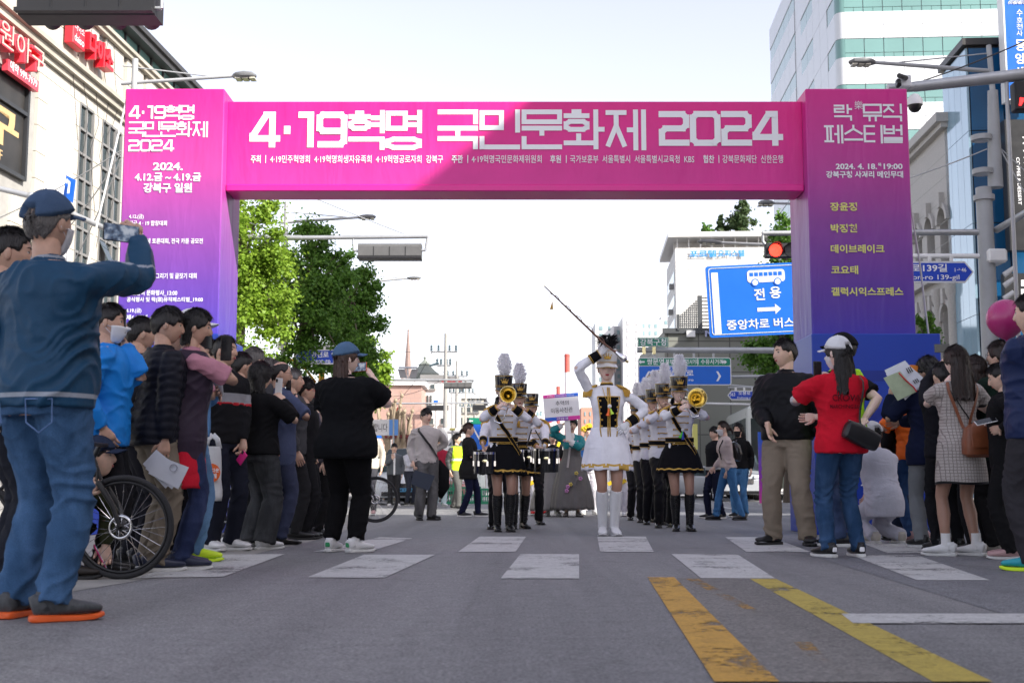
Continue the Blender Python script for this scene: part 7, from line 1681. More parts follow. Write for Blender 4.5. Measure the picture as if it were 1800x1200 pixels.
def sheets(label,quad_px,Y,n=1,mats=(PAPER,),ink=None,name='paper_sheets',cat='papers'):
    c=sum((P(x,y,Y) for x,y in quad_px),Vector())/len(quad_px);t=thing(name,label,cat,c)
    for k in range(n):
        a=.16*k;q=Bm();pts=[]
        for x,y in quad_px: v=P(x,y,Y-.010*k)-c;pts.append((v.x*math.cos(a)-v.z*math.sin(a)+.02*k,v.y+.02*math.sin(v.x*30),v.x*math.sin(a)+v.z*math.cos(a)-.01*k))
        q.prism(pts,(0,.002,0));q.obj('sheet',mats[k % len(mats)],t)
    return t,c
t,c=sheets('white paper sheets held low by the quilted jacket man',[(250,815),(276,790),(322,828),(290,858)],f.Y-.22,3)
q=Bm();q.torus(P(305,822,f.Y-.26)-c,.022,.003,0,20,5,'y');q.obj('printed_ring',M('grey_ink',(.3,.3,.35),rough=.6,var=0),t)
f=person('man in purple vest over pink short sleeves holding up a phone',318,1000,546,108,skin=SKIN2,hair='parted',head=(-8,4),lean=5,R=(362,628,-.02,1),Rh=(.9,-.6,-.9),L=(345,640,.25,1),Lh=(.4,.5,-1),curlR=.6,curlL=.6)
top_(f,(.46,.21,.27),sleeve=.85,infl=.014,hem=.86);top_(f,(.040,.028,.045),'nylon',sleeve=0,infl=.032,hem=.70,name='vest',collar=False,flare=.06);trousers(f,(.02,.03,.08),'denim');shoes(f,[NAVS,SOLEW])
skirt(f,[cloth((.50,.012,.03))],z0=.90,z1=.52,flare=.03,pleats=4,pamp=.03,name='shirt_tail')
t=phone('open black phone wallet held up between the vest man and the track jacket man',P(398,612,f.Y+.05),(.05,0,1),(-.35,-1,.1),w=.085,h=.165)
t=phone('dark tablet case held beside the open phone wallet',P(354,603,f.Y+.0),(1,0,.04),(.1,1,0),w=.09,h=.16,screen=PHONE_O)
f=person('man in white cap, denim jacket and yellow green shoes',327,986,549,100,skin=SKIN2,hair='short',hmat=HGRY,head=(0,0),R=(366,690,-.12,1),Rh=(.2,-.8,-.8),L=(380,690,.1,1),Lh=(.3,.5,-1),curlR=.6,feetR=(-.09,-.06))
build_cap('closed',(.68,.68,.70),f.HM,f.root,0);top_(f,(.07,.18,.36),'denim',infl=.028,sw=.014,hem=.84);trousers(f,(.085,.17,.29),'denim',loose=.015);shoes(f,[YELS,YELS,YELS,YELS])
t=phone('white framed tablet tilted in the hands of the white capped man',P(383,668,f.Y-.05),(.6,0,.8),(-.7,-.9,.2),w=.13,h=.20,body=LW_,screen=PHONE_O,name='tablet',cat='tablet')
f=person('man in black track jacket with grey chest band and a plastic bag',388,968,593,55,skin=SKIN2,hair='short',head=(18,-2),L=(428,786,-.05,1),Lh=(.8,.2,0),R=(363,782,-.1,1),Rh=(-.6,-.8,0),curlL=.8,curlR=1.1,toeL=10)
rg=lambda c: np.where((c[:,2] >1.165) & (c[:,2] <1.245),1,np.where((c[:,2] >1.152) & (c[:,2] <= 1.165),2,0))
top_(f,(.012,.012,.014),'wool',infl=.022,hem=.84,mats=[cloth((.012,.012,.014),'wool'),cloth((.27,.27,.29)),cloth((.45,.02,.03))],region=rg);trousers(f,(.015,.017,.028),loose=.018);shoes(f,[LW_,SOLEW,LW_,SOLEW])
phone('pink cased phone held low by the track jacket man',P(425,804,f.Y-.12),(.6,-.2,.6),(-.3,-1,.2),body=M('pink_case',(.75,.02,.22),rough=.35,var=0),screen=M('pink_case_face',(.72,.02,.22),rough=.35,var=0),w=.07,h=.12)
# carrier bag
t=thing('carrier_bag','white plastic carrier bag with orange circle hanging by the track jacket man','plastic bag',P(371,880,f.Y-.30));BG=M('thin_white_plastic',(.66,.67,.68),rough=.4,var=.08,vs_=12,bump=.6,bs=14)
k=f.Y/F;b_=Bm();n=11;seg=24;V=[]
for i in range(n):
    fr=i/(n-1);z=92*k*fr;w_=(19-5*fr)*k*(1 if fr >.05 else .9);a=np.linspace(0,2*PI,seg,endpoint=False);V.append(np.c_[np.cos(a)*w_*(1+.05*np.sin(a*5+i)),np.sin(a)*w_*.45*(1+.12*np.sin(a*4+i*1.3)),np.full(seg,z)])
b_.add(np.concatenate(V),[[i*seg+j,i*seg+(j+1) % seg,(i+1)*seg+(j+1) % seg,(i+1)*seg+j] for i in range(n-1) for j in range(seg)]+[list(range(seg))[::-1]]);b_.obj('bag_body',BG,t,smooth=True)
for s in (-1,1): q=Bm();q.tube([(s*12*k,0,88*k),(s*8*k,0,104*k),(0,0,112*k)],[(.022,.004)]*3,0,8);q.obj('handle',BG,t,smooth=True)
q=Bm();q.lathe([(0,0),(16*k,0)],(1*k,-.5*19*k-.006,47*k),0,24,'y');q.obj('orange_print',M('orange_print',(.80,.14,.02),rough=.5,var=0),t)
text_bm('아름다운',(-11*k,-.5*19*k-.010,48*k),(1,0,0),(0,0,1),w=26*k,bold=.03).obj('lettering',LETW,t);text_bm('가게',(-4*k,-.5*19*k-.010,38*k),(1,0,0),(0,0,1),w=15*k,bold=.03).obj('lettering',LETW,t)
f=person('grey haired man seen from behind above the bobbed woman',440,958,613,140,skin=SKIN2,hair='short',hmat=HGRY);top_(f,(.05,.05,.055),infl=.02);trousers(f,(.02,.02,.025));shoes(f,[LB_,SOLEB])
f=person('woman with black bob and wide charcoal trousers taking a phone picture',452,965,641,138,fem=1,hair='bob',head=(-10,0),R=(496,704,.05,1),Rh=(.8,-.3,-1),L=(475,715,.25,1),Lh=(-.3,.5,-1),curlR=.7,g=1.12)
top_(f,(.008,.008,.009),infl=.034,sw=.022,hem=.86,sleeve=1,cuffw=.05,flare=.06);trousers(f,(.035,.037,.040),'denim',loose=.032,flare=.02);shoes(f,[LW_,SOLEW])
phone('white phone held up by the bobbed woman',P(490,680,f.Y+.12),(.1,0,1),(-.5,-1,.1),body=LW_)
f=person('curly grey haired person in dark jacket between the bob and the balding man',465,955,636,115,hair='curly',hmat=HGRY,head=(-8,4));top_(f,(.03,.035,.05),infl=.025);trousers(f,(.02,.02,.03));shoes(f,[LB_,SOLEB])
f=person('balding man in blue grey suit filming with a black phone',488,957,636,112,skin=SKIN2,hair='bald',head=(-5,3),R=(516,706,-.05,1),Rh=(.8,-.5,-.8),L=(500,712,.25,1),Lh=(.2,.3,-1),curlR=.6,toeR=0)
top_(f,(.060,.075,.14),'wool',infl=.034,sw=.018,hem=.72,flare=.08);trousers(f,(.040,.048,.090),'wool',loose=.018);shoes(f,[LBD,LBD],'dress');glasses(f)
phone('black phone held up by the balding man in the suit',P(507,683,f.Y-.02),(.05,0,1),(-.9,-1,.1),screen=PHONE_O)
f=person('man in rimmed glasses and black jacket left of the capped woman',534,947,669,92,skin=SKIN2,hair='spiky',head=(6,2),L=(548,800,0,1),R=(532,812,-.1,1),Rh=(-.2,-1,0));top_(f,(.012,.012,.014),infl=.026,hem=.80);trousers(f,(.012,.012,.014),loose=.022);shoes(f,[LB_,SOLEB]);glasses(f,LRED)
f=person('person in grey purple vest half hidden behind the capped woman',556,943,690,110,hair='short');top_(f,(.10,.09,.11),infl=.03,hem=.80);trousers(f,(.012,.012,.013));shoes(f,[LB_,SOLEB])
f=person('large woman in black with denim cap and long brown hair photographing from behind',606,970,607,160,fem=1,g=1.42,skin=SKIN3,hair='long',hmat=HBRN,head=(-42,-4),R=(655,664,.10,1),Rh=(.45,-.2,-1),L=(.12,-.30,1.10),Lh=(-.5,0,-1),curlR=.7,Rd=(-.5,.1,.8),feetL=(.125,0),feetR=(-.11,.03),toeR=-25,toeL=6)
build_cap('closed',(.075,.14,.24),f.HM,f.root,1,'CP JEANS',LETW);top_(f,(.007,.0075,.009),infl=.036,sw=.026,hem=.76,sleeve=.70,amp=.008,base=.45);trousers(f,(.006,.006,.007),loose=.012,length=.94);shoes(f,[LW_,SOLEW,LW_,SOLEW,GRNTAB],socks=WHITEP);glasses(f)
phone('phone in orange case held sideways by the capped woman',P(632,645,f.Y+.10),(1,.1,-.03),(-.25,-1,.1),h=.15,body=ORS)
q=Bm();wv_=f.wrR;q.torus(wv_-(f.wrR-f.elR).normalized()*.03,.030,.004,0,18,6,'z',None);q.obj('bracelet',REDS,f.root)
f=person('man in dark cap and white mask partly hidden right of the capped woman',647,905,742,-10,hair='short');build_cap('closed',(.06,.06,.06),f.HM,f.root,0);top_(f,(.55,.50,.42),infl=.02);trousers(f,(.05,.05,.06));shoes(f,[PNKS,SOLEW]);face_mask(f)
f=person('crouching person in olive jacket with two phones behind the front bicycle wheel',40,1016,0,100,H=.98,dz=-.66,lean=48,hair='short',R=(152,868,-.15,1),Rh=(0,-.5,-1),L=(186,960,.0,1),Lh=(0,.3,1),feetR=(-.15,-.30),feetL=(.15,-.1),curlR=.7,curlL=.7,head=(0,-25));top_(f,(.035,.038,.018),infl=.026);trousers(f,(.015,.015,.016));shoes(f,[M('sandal_black',(.02,.015,.012),rough=.6,var=.3,vs_=50),SOLEB]);build_cap('closed',(.02,.03,.06),f.HM,f.root,0)
phone('dark phone held upright low beside the bicycle wheel',P(168,842,f.Y-.1),(.0,0,1),(-1,-.6,0),screen=PHONE_O,h=.16);phone('magenta phone with a grip held near the ground by the wheel',P(176,978,f.Y-.05),(.5,0,.8),(-1,-.5,.1),body=M('magenta_case',(.5,.03,.14),rough=.4,var=0),screen=PHONE_S,h=.15)
# spectators packed in behind, mostly dark clothes
for lab,px_,ft,tp,yw,colt,colb,hr,hm in (('spectator in charcoal coat behind the quilted jacket',236,992,560,110,(.03,.03,.035),(.012,.012,.016),'short',HBLK),('spectator in dark brown coat behind the white capped man',356,952,600,100,(.035,.022,.018),(.015,.015,.02),'parted',HDBR),('spectator in black between the track jacket and the bobbed woman',418,960,622,120,(.010,.010,.012),(.010,.010,.012),'short',HBLK),
    ('spectator in dark grey behind the balding man in the suit',512,948,650,105,(.05,.05,.055),(.02,.02,.022),'short',HGRY),('spectator in navy at the back of the left crowd',300,985,566,95,(.012,.018,.04),(.012,.012,.016),'parted',HBLK),('bareheaded spectator at the back beside the bright blue jacket',212,985,575,100,(.012,.012,.014),(.012,.012,.014),'short',HBLK),
    ('spectator in black at the back of the right crowd by the base',1592,950,655,-150,(.012,.012,.014),(.02,.03,.06),'short',HBLK),('dark haired spectator between the tweed dress and the tablet woman',1728,972,628,-160,(.014,.013,.014),(.010,.010,.012),'parted',HDBR),('spectator in dark green at the back near the right edge',1800,968,600,-140,(.014,.03,.022),(.012,.012,.014),'short',HBLK)):
    f=person(lab,px_,ft,tp,yw,fem=int(hr=='parted'),hair=hr,hmat=hm,skin=SKIN2,head=(rnd.uniform(-14,14),rnd.uniform(-4,6)),feetL=(.12,.03),feetR=(-.1,-.03));top_(f,colt,infl=.028);trousers(f,colb,loose=.014);shoes(f,[LB_,SOLEB])
# ---- bicycles
def wheel(t,c,R,ax='y',spokes=28,tyre=.017,rotor=False,rim=BLACKP,squash=None,rimw=.012):
    q=Bm();q.torus(c,R-tyre,tyre,0,60,10,ax);w=q.obj('tyre',RUBBER,t,smooth=True)
    q=Bm();q.torus(c,R-tyre*2-.008,.009,0,60,6,ax);q.obj('rim',rim,t,smooth=True)
    c=Vector(c)
    for k in range(spokes):
        a=2*PI*k/spokes;s=.028*(1 if k % 2 else -1);o=.35*(1 if (k//2) % 2 else -1);q=Bm()
        if ax=='y': q.tube([c+Vector((.022*math.cos(a+o*3),s,.022*math.sin(a+o*3))),c+Vector(((R-.045)*math.cos(a),0,(R-.045)*math.sin(a)))],.0013,0,4)
        q.obj('spoke',CHROME,t)
    q=Bm();q.lathe([(.012,-.05),(.024,-.045),(.018,0),(.024,.045),(.012,.05)],c,0,14,ax);q.obj('hub',BLACKP,t,smooth='auto')
    if rotor:
        q=Bm();q.torus(c+Vector((0,-.045,0)),.062,.011,0,40,4,ax);q.v[0][:,1]=c.y-.045+(q.v[0][:,1]-c.y+.045)*.12
        for k in range(6): a=k*PI/3;q.tube([c+Vector((.015*math.cos(a),-.045,.015*math.sin(a))),c+Vector((.055*math.cos(a+.4),-.045,.055*math.sin(a+.4)))],.003,0,4)
        q.obj('brake_disc',CHROME,t,smooth=True)
def bicycle(label,px_front,yb,R_px,facing,Y=None,small=False,rz=0.0,cage=False):
    """facing +1: the front wheel is to the right"""
    g0=G(px_front,yb) if Y is None else Vector((P(px_front,855,Y).x,Y,0));R=R_px/F*g0.y;k=R/.335 if not small else R/.23
    t=thing('bicycle',label,'bicycle',g0,rz);s=-facing;wb=1.02*k*(1 if not small else .95);R=R
    wheel(t,(0,0,R),R,rotor=not small);wheel(t,(s*wb,0,R),R)
    hd=(s*.21*k,0,R+.42*k);hd2=(s*.16*k,0,R+.30*k);bb=(s*.60*k,0,R-.06*k);st=(s*.74*k,0,R+.38*k)
    q=Bm()
    for y in (-.055,.055): q.tube([(0,y,R),(s*.05*k,y,R+.14*k),(s*.145*k,y,R+.28*k)],[.012,.016,.017],0,8)
    q.tube([(s*.145*k,-.06,R+.28*k),(s*.145*k,.06,R+.28*k)],.017);q.tube([(s*.15*k,0,R+.28*k),(s*.21*k,0,R+.44*k)],.019);q.obj('fork',BLACKP,t,smooth='auto')
    q=Bm();q.tube([hd2,bb],.021,0,10);q.tube([hd,(s*.72*k,0,R+.34*k)],.018,0,10);q.tube([bb,st],.017,0,10)
    for y in (-.03,.03): q.tube([bb,(s*wb,y,R)],.010,0,8);q.tube([(s*.72*k,0,R+.33*k),(s*wb,y,R)],.009,0,8)
    q.obj('frame',BLACKP if not small else STEEL,t,smooth='auto')
    q=Bm();q.tube([(s*.78*k,0,R+.50*k),(s*.73*k,0,R+.38*k)],.013);q.tube([(s*.68*k,0,R+.52*k),(s*.80*k,0,R+.53*k),(s*.92*k,0,R+.54*k)],[(.02,.02),(.05,.025),(.075,.025)],0,10,hint=(0,1,0));q.obj('saddle',BLACKP,t,smooth=True)
    q=Bm();q.tube([(s*.21*k,0,R+.44*k),(s*.17*k,0,R+.52*k)],.015);q.tube([(s*.20*k,-.28,R+.55*k),(s*.16*k,-.1,R+.53*k),(s*.16*k,.1,R+.53*k),(s*.20*k,.28,R+.55*k)],.012);q.obj('handlebar',BLACKP,t,smooth='auto')
    q=Bm();q.torus(bb,.075*k,.006,0,30,5,'y');q.tube([(bb[0],-.05,bb[2]),(bb[0]+.10*k,-.06,bb[2]-.12*k)],.009);q.box((bb[0]+.11*k,-.10,bb[2]-.13*k),(.09,.08,.02));q.obj('crank',CHROME,t,smooth='auto')
    if cage:
        for dx in (0,.33): q=Bm();q.bx(s*.3*k+dx*.0-.32*k,s*.3*k+.02,-.18+dx,-.17+dx,R+.28*k,R+.40*k);q.obj('side_rail',BLACKP,t)
        q=Bm();q.bx(s*.0-.35,s*0+.2,-.2,.18,R+.24*k,R+.30*k,0,.01);q.obj('cargo_tray',BLACKP,t);q=Bm();q.bx(-.05,.02,-.203,-.2005,R+.255*k,R+.29*k);q.obj('sticker',LETW,t)
    return t
bicycle('black road bicycle whose big front wheel stands by the khaki trousers',212,1018,90,+1,rz=0)
bicycle('bicycle whose wheel shows right of the capped woman in black',660,918,40,+1)
bicycle('small wheeled silver cargo bicycle behind the suit trousers',508,946,34,+1,small=True,cage=True)
# ---- middle distance, left
f=person('young man in pale grey sweatshirt with a black bag and dark folder',748,914,719,18,skin=SKIN,hair='bowl',head=(16,0),R=(726,812,-.10,1),Rh=(-.6,.8,0),L=(.14,.16,1.05),Lh=(1,.5,0),curlR=.6,feetL=(.10,.03),toeL=30,toeR=-5)
top_(f,(.47,.44,.42),infl=.022,sw=.014,hem=.86,amp=.009,sleeve=1);trousers(f,(.085,.085,.085),'denim',loose=.030);shoes(f,[LB_,SOLEB]);glasses(f,CHROME)
strap(f,[(-.9,1.405),(-.45,1.30),(.2,1.10),(.9,.93)],.035,.040,BLACKP,'bag_strap')
t=thing('shoulder_bag','black shoulder bag at the hip of the young man in the grey sweatshirt','bag',P(777,845,f.Y+.05));q=Bm();k=f.Y/F;q.tube([(-8*k,0,-27*k),(0,0,-10*k),(2*k,0,18*k),(-6*k,0,36*k)],[(9*k,.06),(13*k,.09),(11*k,.08),(3*k,.02)],0,16);q.obj('bag_body',cloth((.008,.008,.009)),t,smooth=True)
t=thing('folder','dark navy folder held in the hand of the young man','folder',P(738,842,f.Y-.22));q=Bm();q.prism([(x_*k,0,z_*k) for x_,z_ in ((-16,-8),(-9,16),(26,6),(16,-20))],(0,.006,0));q.obj('cover',M('navy_card',(.018,.028,.05),rough=.5,var=.05),t)
f=person('boy in charcoal zip jacket covering his face with one hand',692,890,780,8,hair='bowl',R=(690,806,-.16,1),Rh=(-1,-.2,-1),curlR=.25,L=(.22,.0,.86),Rd=(.1,0,1),Rn=(0,1,0));top_(f,(.09,.10,.11),'nylon',infl=.032,hem=.85,mats=[cloth((.09,.10,.11),'nylon'),WHITEP],region=lambda c: np.where((np.abs(c[:,0]) <.032) & (c[:,1] <-.05),1,0));trousers(f,(.03,.03,.032),loose=.02);shoes(f,[LW_,SOLEW])
f=person('man in white shirt and white mask with folded arms behind the young man',720,888,781,38,hair='bowl',L=(-.02,-.25,1.14),R=(.05,-.22,1.12),Lh=(.8,0,-.8),Rh=(-.8,0,-.8));top_(f,(.55,.56,.62),hem=.95);trousers(f,(.035,.04,.055));shoes(f,[LB_,SOLEW]);face_mask(f)
f=person('person in dark red sweater and pale jeans wearing a mask',773,890,771,15,hair='spiky');top_(f,(.34,.02,.045),infl=.03);trousers(f,(.38,.50,.56),'denim',loose=.026,length=.98);shoes(f,[LW_,SOLEW]);face_mask(f)
f=person('steward in yellow reflective vest and grey trousers walking',803,895,763,48,hair='parted',head=(20,0),feetL=(.10,.20),feetR=(-.10,-.14));top_(f,(.05,.055,.055),'nylon',infl=.02);top_(f,(.55,.80,.03),sleeve=0,infl=.030,name='reflective_vest',hem=.86,collar=False,mats=[cloth((.55,.80,.03)),SGREY],region=lambda c: np.where((c[:,2] >1.1) & (c[:,2] <1.14),1,0));trousers(f,(.10,.10,.095),loose=.022);shoes(f,[LB_,SOLEW,LB_,LW_])
f=person('woman with tied brown hair in long black cardigan and navy trousers',824,908,744,82,fem=1,hair='tied',hmat=HBRN,head=(8,0),R=(848,792,-.1,1),Rh=(-.5,-.5,-1),L=(852,790,.1,1),Lh=(0,.5,-1),feetL=(.06,-.16),feetR=(-.06,.12));top_(f,(.016,.016,.017),'wool',infl=.034,hem=.68,flare=.15);trousers(f,(.010,.012,.035),loose=.016);shoes(f,[LB_,SOLEW])
# ---- marching band
UW=cloth((.80,.80,.85));UB=cloth((.008,.008,.010));FEATHER=leaf_mat('white_feather',(.93,.93,.95),(.98,.98,1.0));FEATHB=M('black_feather',(.01,.01,.012),rough=.7,var=.05);PAT=M('patent_black',(.012,.012,.013),rough=.18,var=.03,coat=.5);PATW=M('hat_white_vinyl',(.72,.71,.69),rough=.3,var=.03,coat=.3)
BOOTB=M('boot_black_leather',(.010,.010,.011),rough=.28,var=.1,vs_=18,bump=.3,bs=25);BOOTW=M('boot_white_leather',(.70,.70,.71),rough=.35,var=.04,vs_=18,bump=.25,bs=25)
GB='brass players of the marching band'
def epaulette(f):
    for sg,sh in ((1,f.shL),(-1,f.shR)):
        q=Bm();c=sh+Vector((sg*-.008,0,.040));q.ell(c,(.070,.058,.016),0,16,6,Matrix.Rotation(sg*.42,3,'Y'));e=q.obj('epaulette',GOLD,f.root,smooth=True)
        q=Bm();r=np.random.default_rng(3)
        for k in range(30):
            a=-1.9+3.8*k/29;x=sg*.062*math.cos(a*.9);y=.056*math.sin(a*.9)*1.1;p=c+Vector((x+sg*.004,y,-.022));q.tube([p,p+Vector((sg*.012,y*.12,-.03)),p+Vector((sg*.016,y*.15,-.065-.012*r.random()))],[.0052,.0052,.003],0,4)
        q.obj('fringe',GOLD,e)
def cuffs(f):
    for el,wr in ((f.elL,f.wrL),(f.elR,f.wrR)):
        d=(wr-el).normalized();q=Bm();q.tube([wr-d*.105,wr-d*.05,wr-d*.005],[.052,.047,.043],0,18);c=q.obj('cuff',UB,f.root,smooth='auto')
        q=Bm()
        for o,r_ in ((.106,.0525),(.094,.0515),(.006,.0435)): q.tube([wr-d*o,wr-d*(o-.005)],r_,0,18)
        q.obj('cuff_braid',GOLD,c)
def uniform(f,skirted=True,belt=True,sash=True):
    top_(f,None,mat=UW,infl=.015,sw=.007,hem=.90 if skirted else .84,collar=False,name='band_jacket',amp=.005,base=.25,flare=.12 if skirted else .03)
    c0,c1=Vector(f.bend(np.array((0,.012,1.395)))),Vector(f.bend(np.array((0,.006,1.455))));q=Bm();q.tube([c0,c1],[(.078,.070),(.058,.057)],0,18);co=q.obj('collar',UB,f.root,smooth='auto');q=Bm();q.tube([c1-Vector((0,0,.006)),c1+Vector((0,0,.002))],[(.061,.060),(.060,.059)],0,18);q.obj('collar_braid',GOLD,co)
    epaulette(f);cuffs(f)
    if belt: strap(f,[(-PI,1.035),(-PI*.5,1.035),(0,1.03),(PI*.5,1.035),(PI,1.035)],.055,.030,UB,'belt',edge=GOLD)
    for z in (1.30,1.225,1.15,1.085,.985):
        q=Bm();
        for sg in (-1,1): q.tube([tsurf(f,sg*a,z+dz_,.026) for a,dz_ in ((0,0),(.22,.003),(.42,.0))],.0058,0,6);q.ell(tsurf(f,sg*.46,z,.028),(.010,.008,.010),0,8,6)
        q.obj('frog_braid',GOLD,f.root,smooth=True)
def band_boots(f,mat,heel=.03,lace=None):
    for nm,kn,an,ta in (('L',f.knL,f.anL,f.toeL),('R',f.knR,f.anR,f.toeR)):
        tp=kn.lerp(an,.13);cb_=Vector((0,.012,0));q=Bm();q.tube([tp,kn.lerp(an,.3)+cb_,kn.lerp(an,.45)+cb_*.8,kn.lerp(an,.7)+cb_*.4,kn.lerp(an,.9),an+Vector((0,0,-.01))],[.057,.061,.058,.048,.043,.044],0,20);b_=q.obj('boot_shaft',mat,f.root,smooth='auto')
        q=Bm()
        for k in range(13):
            fr=.18+.78*k/12;c=kn.lerp(an,fr)+cb_*(.9-abs(fr-.35));r_=np.interp(fr,[.13,.3,.45,.7,.9,1],[.057,.061,.058,.048,.043,.044])
            for sg in (-1,1): q.tube([c+Vector((-sg*.017,-r_-.002,0)),c+Vector((0,-r_-.006,-.012)),c+Vector((sg*.017,-r_-.002,-.025))],.0028,0,5)
        q.obj('laces',lace or mat,b_)
        build_shoe(f.root,an,(math.sin(ta),-math.cos(ta)),[mat,mat],'boot','boot_foot',heel)
def trumpet(label,f,kind='trumpet'):
    pass
SK1=[UB,GOLD]
def rgs(z1): return lambda c: np.where((c[:,2] >z1+.030) & (c[:,2] <z1+.050),1,0)
def trombone(label,f,bell_px,bell_r,slide_px,mouth_px=None):
    k=f.Y/F;bc=P(bell_px[0],bell_px[1],f.Y-.42);t=thing('trombone',label,'trombone',bc,0,'trombones of the two front players');r=bell_r*k*(f.Y-.42)/f.Y
    q=Bm();prof=[(r,0),(r*.96,.006),(r*.75,.05),(r*.5,.10),(r*.32,.17),(r*.2,.28),(.012,.42),(.010,.62)];q.lathe(prof,(0,0,0),0,40,'y');q.lathe([(r*.985,.003),(r*.70,.052),(r*.44,.11),(r*.26,.18),(r*.1,.3),(0,.32)],(0,0,0),1,40,'y');q.obj('bell',[BRASS,BRASS],t,smooth=True)
    q=Bm();q.torus((0,0,0),r,.004,0,40,6,'y');q.obj('bell_rim',BRASS,t,smooth=True)
    m_=f.wld(f.HM @ Vector((0,-.112,-.058)))-bc;sp=P(slide_px[0],slide_px[1],f.Y-.62)-bc
    d=(sp-m_).normalized();off=d.cross(Vector((0,1,0))).normalized()*.045
    q=Bm();q.tube([m_,m_+d*.02,m_+d*.05],[.012,.010,.006],0,10);q.tube([m_+d*.04,sp],.0065,0,8);q.tube([m_+d*.12+off*2,sp+off*2],.0065,0,8);q.tube([sp,sp+d*.025+off*.4,sp+d*.025+off*1.6,sp+off*2],.0075,0,8);q.tube([m_+d*.14,m_+d*.14+off*2],.005,0,6);q.tube([m_+d*.3,m_+d*.3+off*2],.005,0,6);q.obj('slide',CHROME,t,smooth='auto')
    q=Bm();e=Vector((0,.60,0));q.tube([e,e+Vector((0,.06,-.01)),m_+off*2+Vector((0,.25,0)),m_+d*.12+off*2],.009,0,8);q.obj('tuning_slide',BRASS,t,smooth='auto')
    return t
def sash(f): strap(f,[(-.95,1.40),(-.55,1.33),(-.1,1.17),(.55,1.0),(1.15,.84)],.042,.034,UB,'sash',edge=GOLD)
f=person('left trombone player in white band jacket, black skirt and tall plumed hat',885,934,657,6,fem=1,hatz=.085,skin=SKIN3,legs_bare=HOSE,hair='under',head=(0,4),R=(875,716,-.40,1),Rh=(-1,.1,-.8),L=(903,716,-.30,1),Lh=(1,.1,-.8),group=GB,curlR=.9,curlL=.9,feetL=(.065,-.04),feetR=(-.065,.03),toeL=4,toeR=-4)
build_shako(PAT,f.HM,f.root,plume_mat=FEATHER,seed=1);uniform(f);skirt(f,SK1,z0=1.0,z1=.64,flare=.085,pleats=14,region=rgs(.64));band_boots(f,BOOTB);sash(f);trombone('brass trombone with its bell towards the camera, left player',f,(893,693),14.5,(869,738))
f=person('second brass player close behind the left trombone player',912,929,672,8,fem=1,hatz=.085,legs_bare=HOSE,hair='under',R=(900,722,-.3,1),L=(925,722,-.3,1),Rh=(-1,0,-1),Lh=(1,0,-1),group=GB,feetL=(.065,.05),feetR=(-.065,-.05));build_shako(PAT,f.HM,f.root,plume_mat=FEATHER,seed=2);uniform(f);skirt(f,SK1,z0=1.0,z1=.64,flare=.085,pleats=14,region=rgs(.64));band_boots(f,BOOTB)
f=person('tenor drummer of the band behind the left brass players',934,922,690,4,hatz=.085,hair='under',R=(945,786,-.4,1),L=(958,784,-.45,1),Rh=(-1,0,-1),Lh=(1,0,-1),curlR=.9,curlL=.9,group='drummers of the marching band');build_shako(PAT,f.HM,f.root,plume=False);uniform(f,False,False,False);trousers(f,None,mat=cloth((.010,.010,.012),'silk'),loose=.012);shoes(f,[LBD,LBD],'dress')
DRB=M('drum_shell_black',(.010,.010,.011),rough=.15,var=.03,coat=.6);DRH=M('drum_head',(.55,.56,.58),rough=.5,var=.03)
def drum(label,px_,yt,yb,r_px,Y,tilt=.05,depth=None,grp='drums of the marching band'):
    c=P(px_,(yt+yb)/2,Y);k=Y/F;h_=(yb-yt)*k/2;r=r_px*k;t=thing('drum',label,'drum',c,0,grp);R_=Matrix.Rotation(tilt,3,'X')
    q=Bm();q.lathe([(r*.98,-h_),(r,-h_+.01),(r,h_-.01)],(0,0,0),0,36,rot=R_);q.lathe([(0,-h_),(r*.98,-h_)],(0,0,0),0,36,rot=R_);q.obj('shell',DRB,t,smooth='auto')
    q=Bm();q.lathe([(0,h_+.004),(r*.97,h_+.004)],(0,0,0),0,36,rot=R_);q.obj('head',DRH,t)
    q=Bm();q.lathe([(r*.97,h_-.012),(r*1.04,h_-.012),(r*1.04,h_+.014),(r*.97,h_+.014)],(0,0,0),0,36,rot=R_);q.obj('hoop',CHROME,t,smooth='auto')
    for i in range(8):
        a=i*PI/4+.2;q=Bm();q.tube([R_ @ Vector((r*1.05*math.cos(a),r*1.05*math.sin(a),h_+.01)),R_ @ Vector((r*1.03*math.cos(a),r*1.03*math.sin(a),0))],.004,0,6);q.box(R_ @ Vector((r*1.02*math.cos(a),r*1.02*math.sin(a),0)),(.022,.022,.06));q.obj('lug',CHROME,t)
    q=Bm();q.ell(R_ @ Vector((0,-r-.002,h_*.25)),(.035,.004,.02));q.obj('badge',BRASS,t,smooth=True)
    return t
drum('large black tenor drum left of the grey hanbok skirt',960,790,829,22,15.2);drum('black tenor drum half hidden behind the brass players',930,792,822,17,15.5);drum('black drum left of the left trombone skirt',853,796,832,20,14.9)
f2=person('drummer hidden behind the left trombone player',880,921,0,2,Y=15.9,H=1.66,hair='under',R=(848,782,-.5,1),L=(866,784,-.45,1),group='drummers of the marching band');uniform(f2,False,False,False);trousers(f2,None,mat=cloth((.010,.010,.012),'silk'));shoes(f2,[LBD,LBD],'dress')
for lab,a_,c_ in (('drum mallet raised over the large tenor drum',(935,752,15.0),(926,784,14.9)),('drum mallet lying on the large tenor drum',(957,783,14.9),(941,756,15.0))):
    A_,C_=P(*a_),P(*c_);t=thing('drum_mallet',lab,'drum mallet',A_);q=Bm();q.tube([(0,0,0),C_-A_],.008,0,8);q.obj('shaft',BLACKP,t);q=Bm();q.ell((0,0,0),(.024,.024,.024),0,12,8);q.obj('head',WHITEP,t,smooth=True)
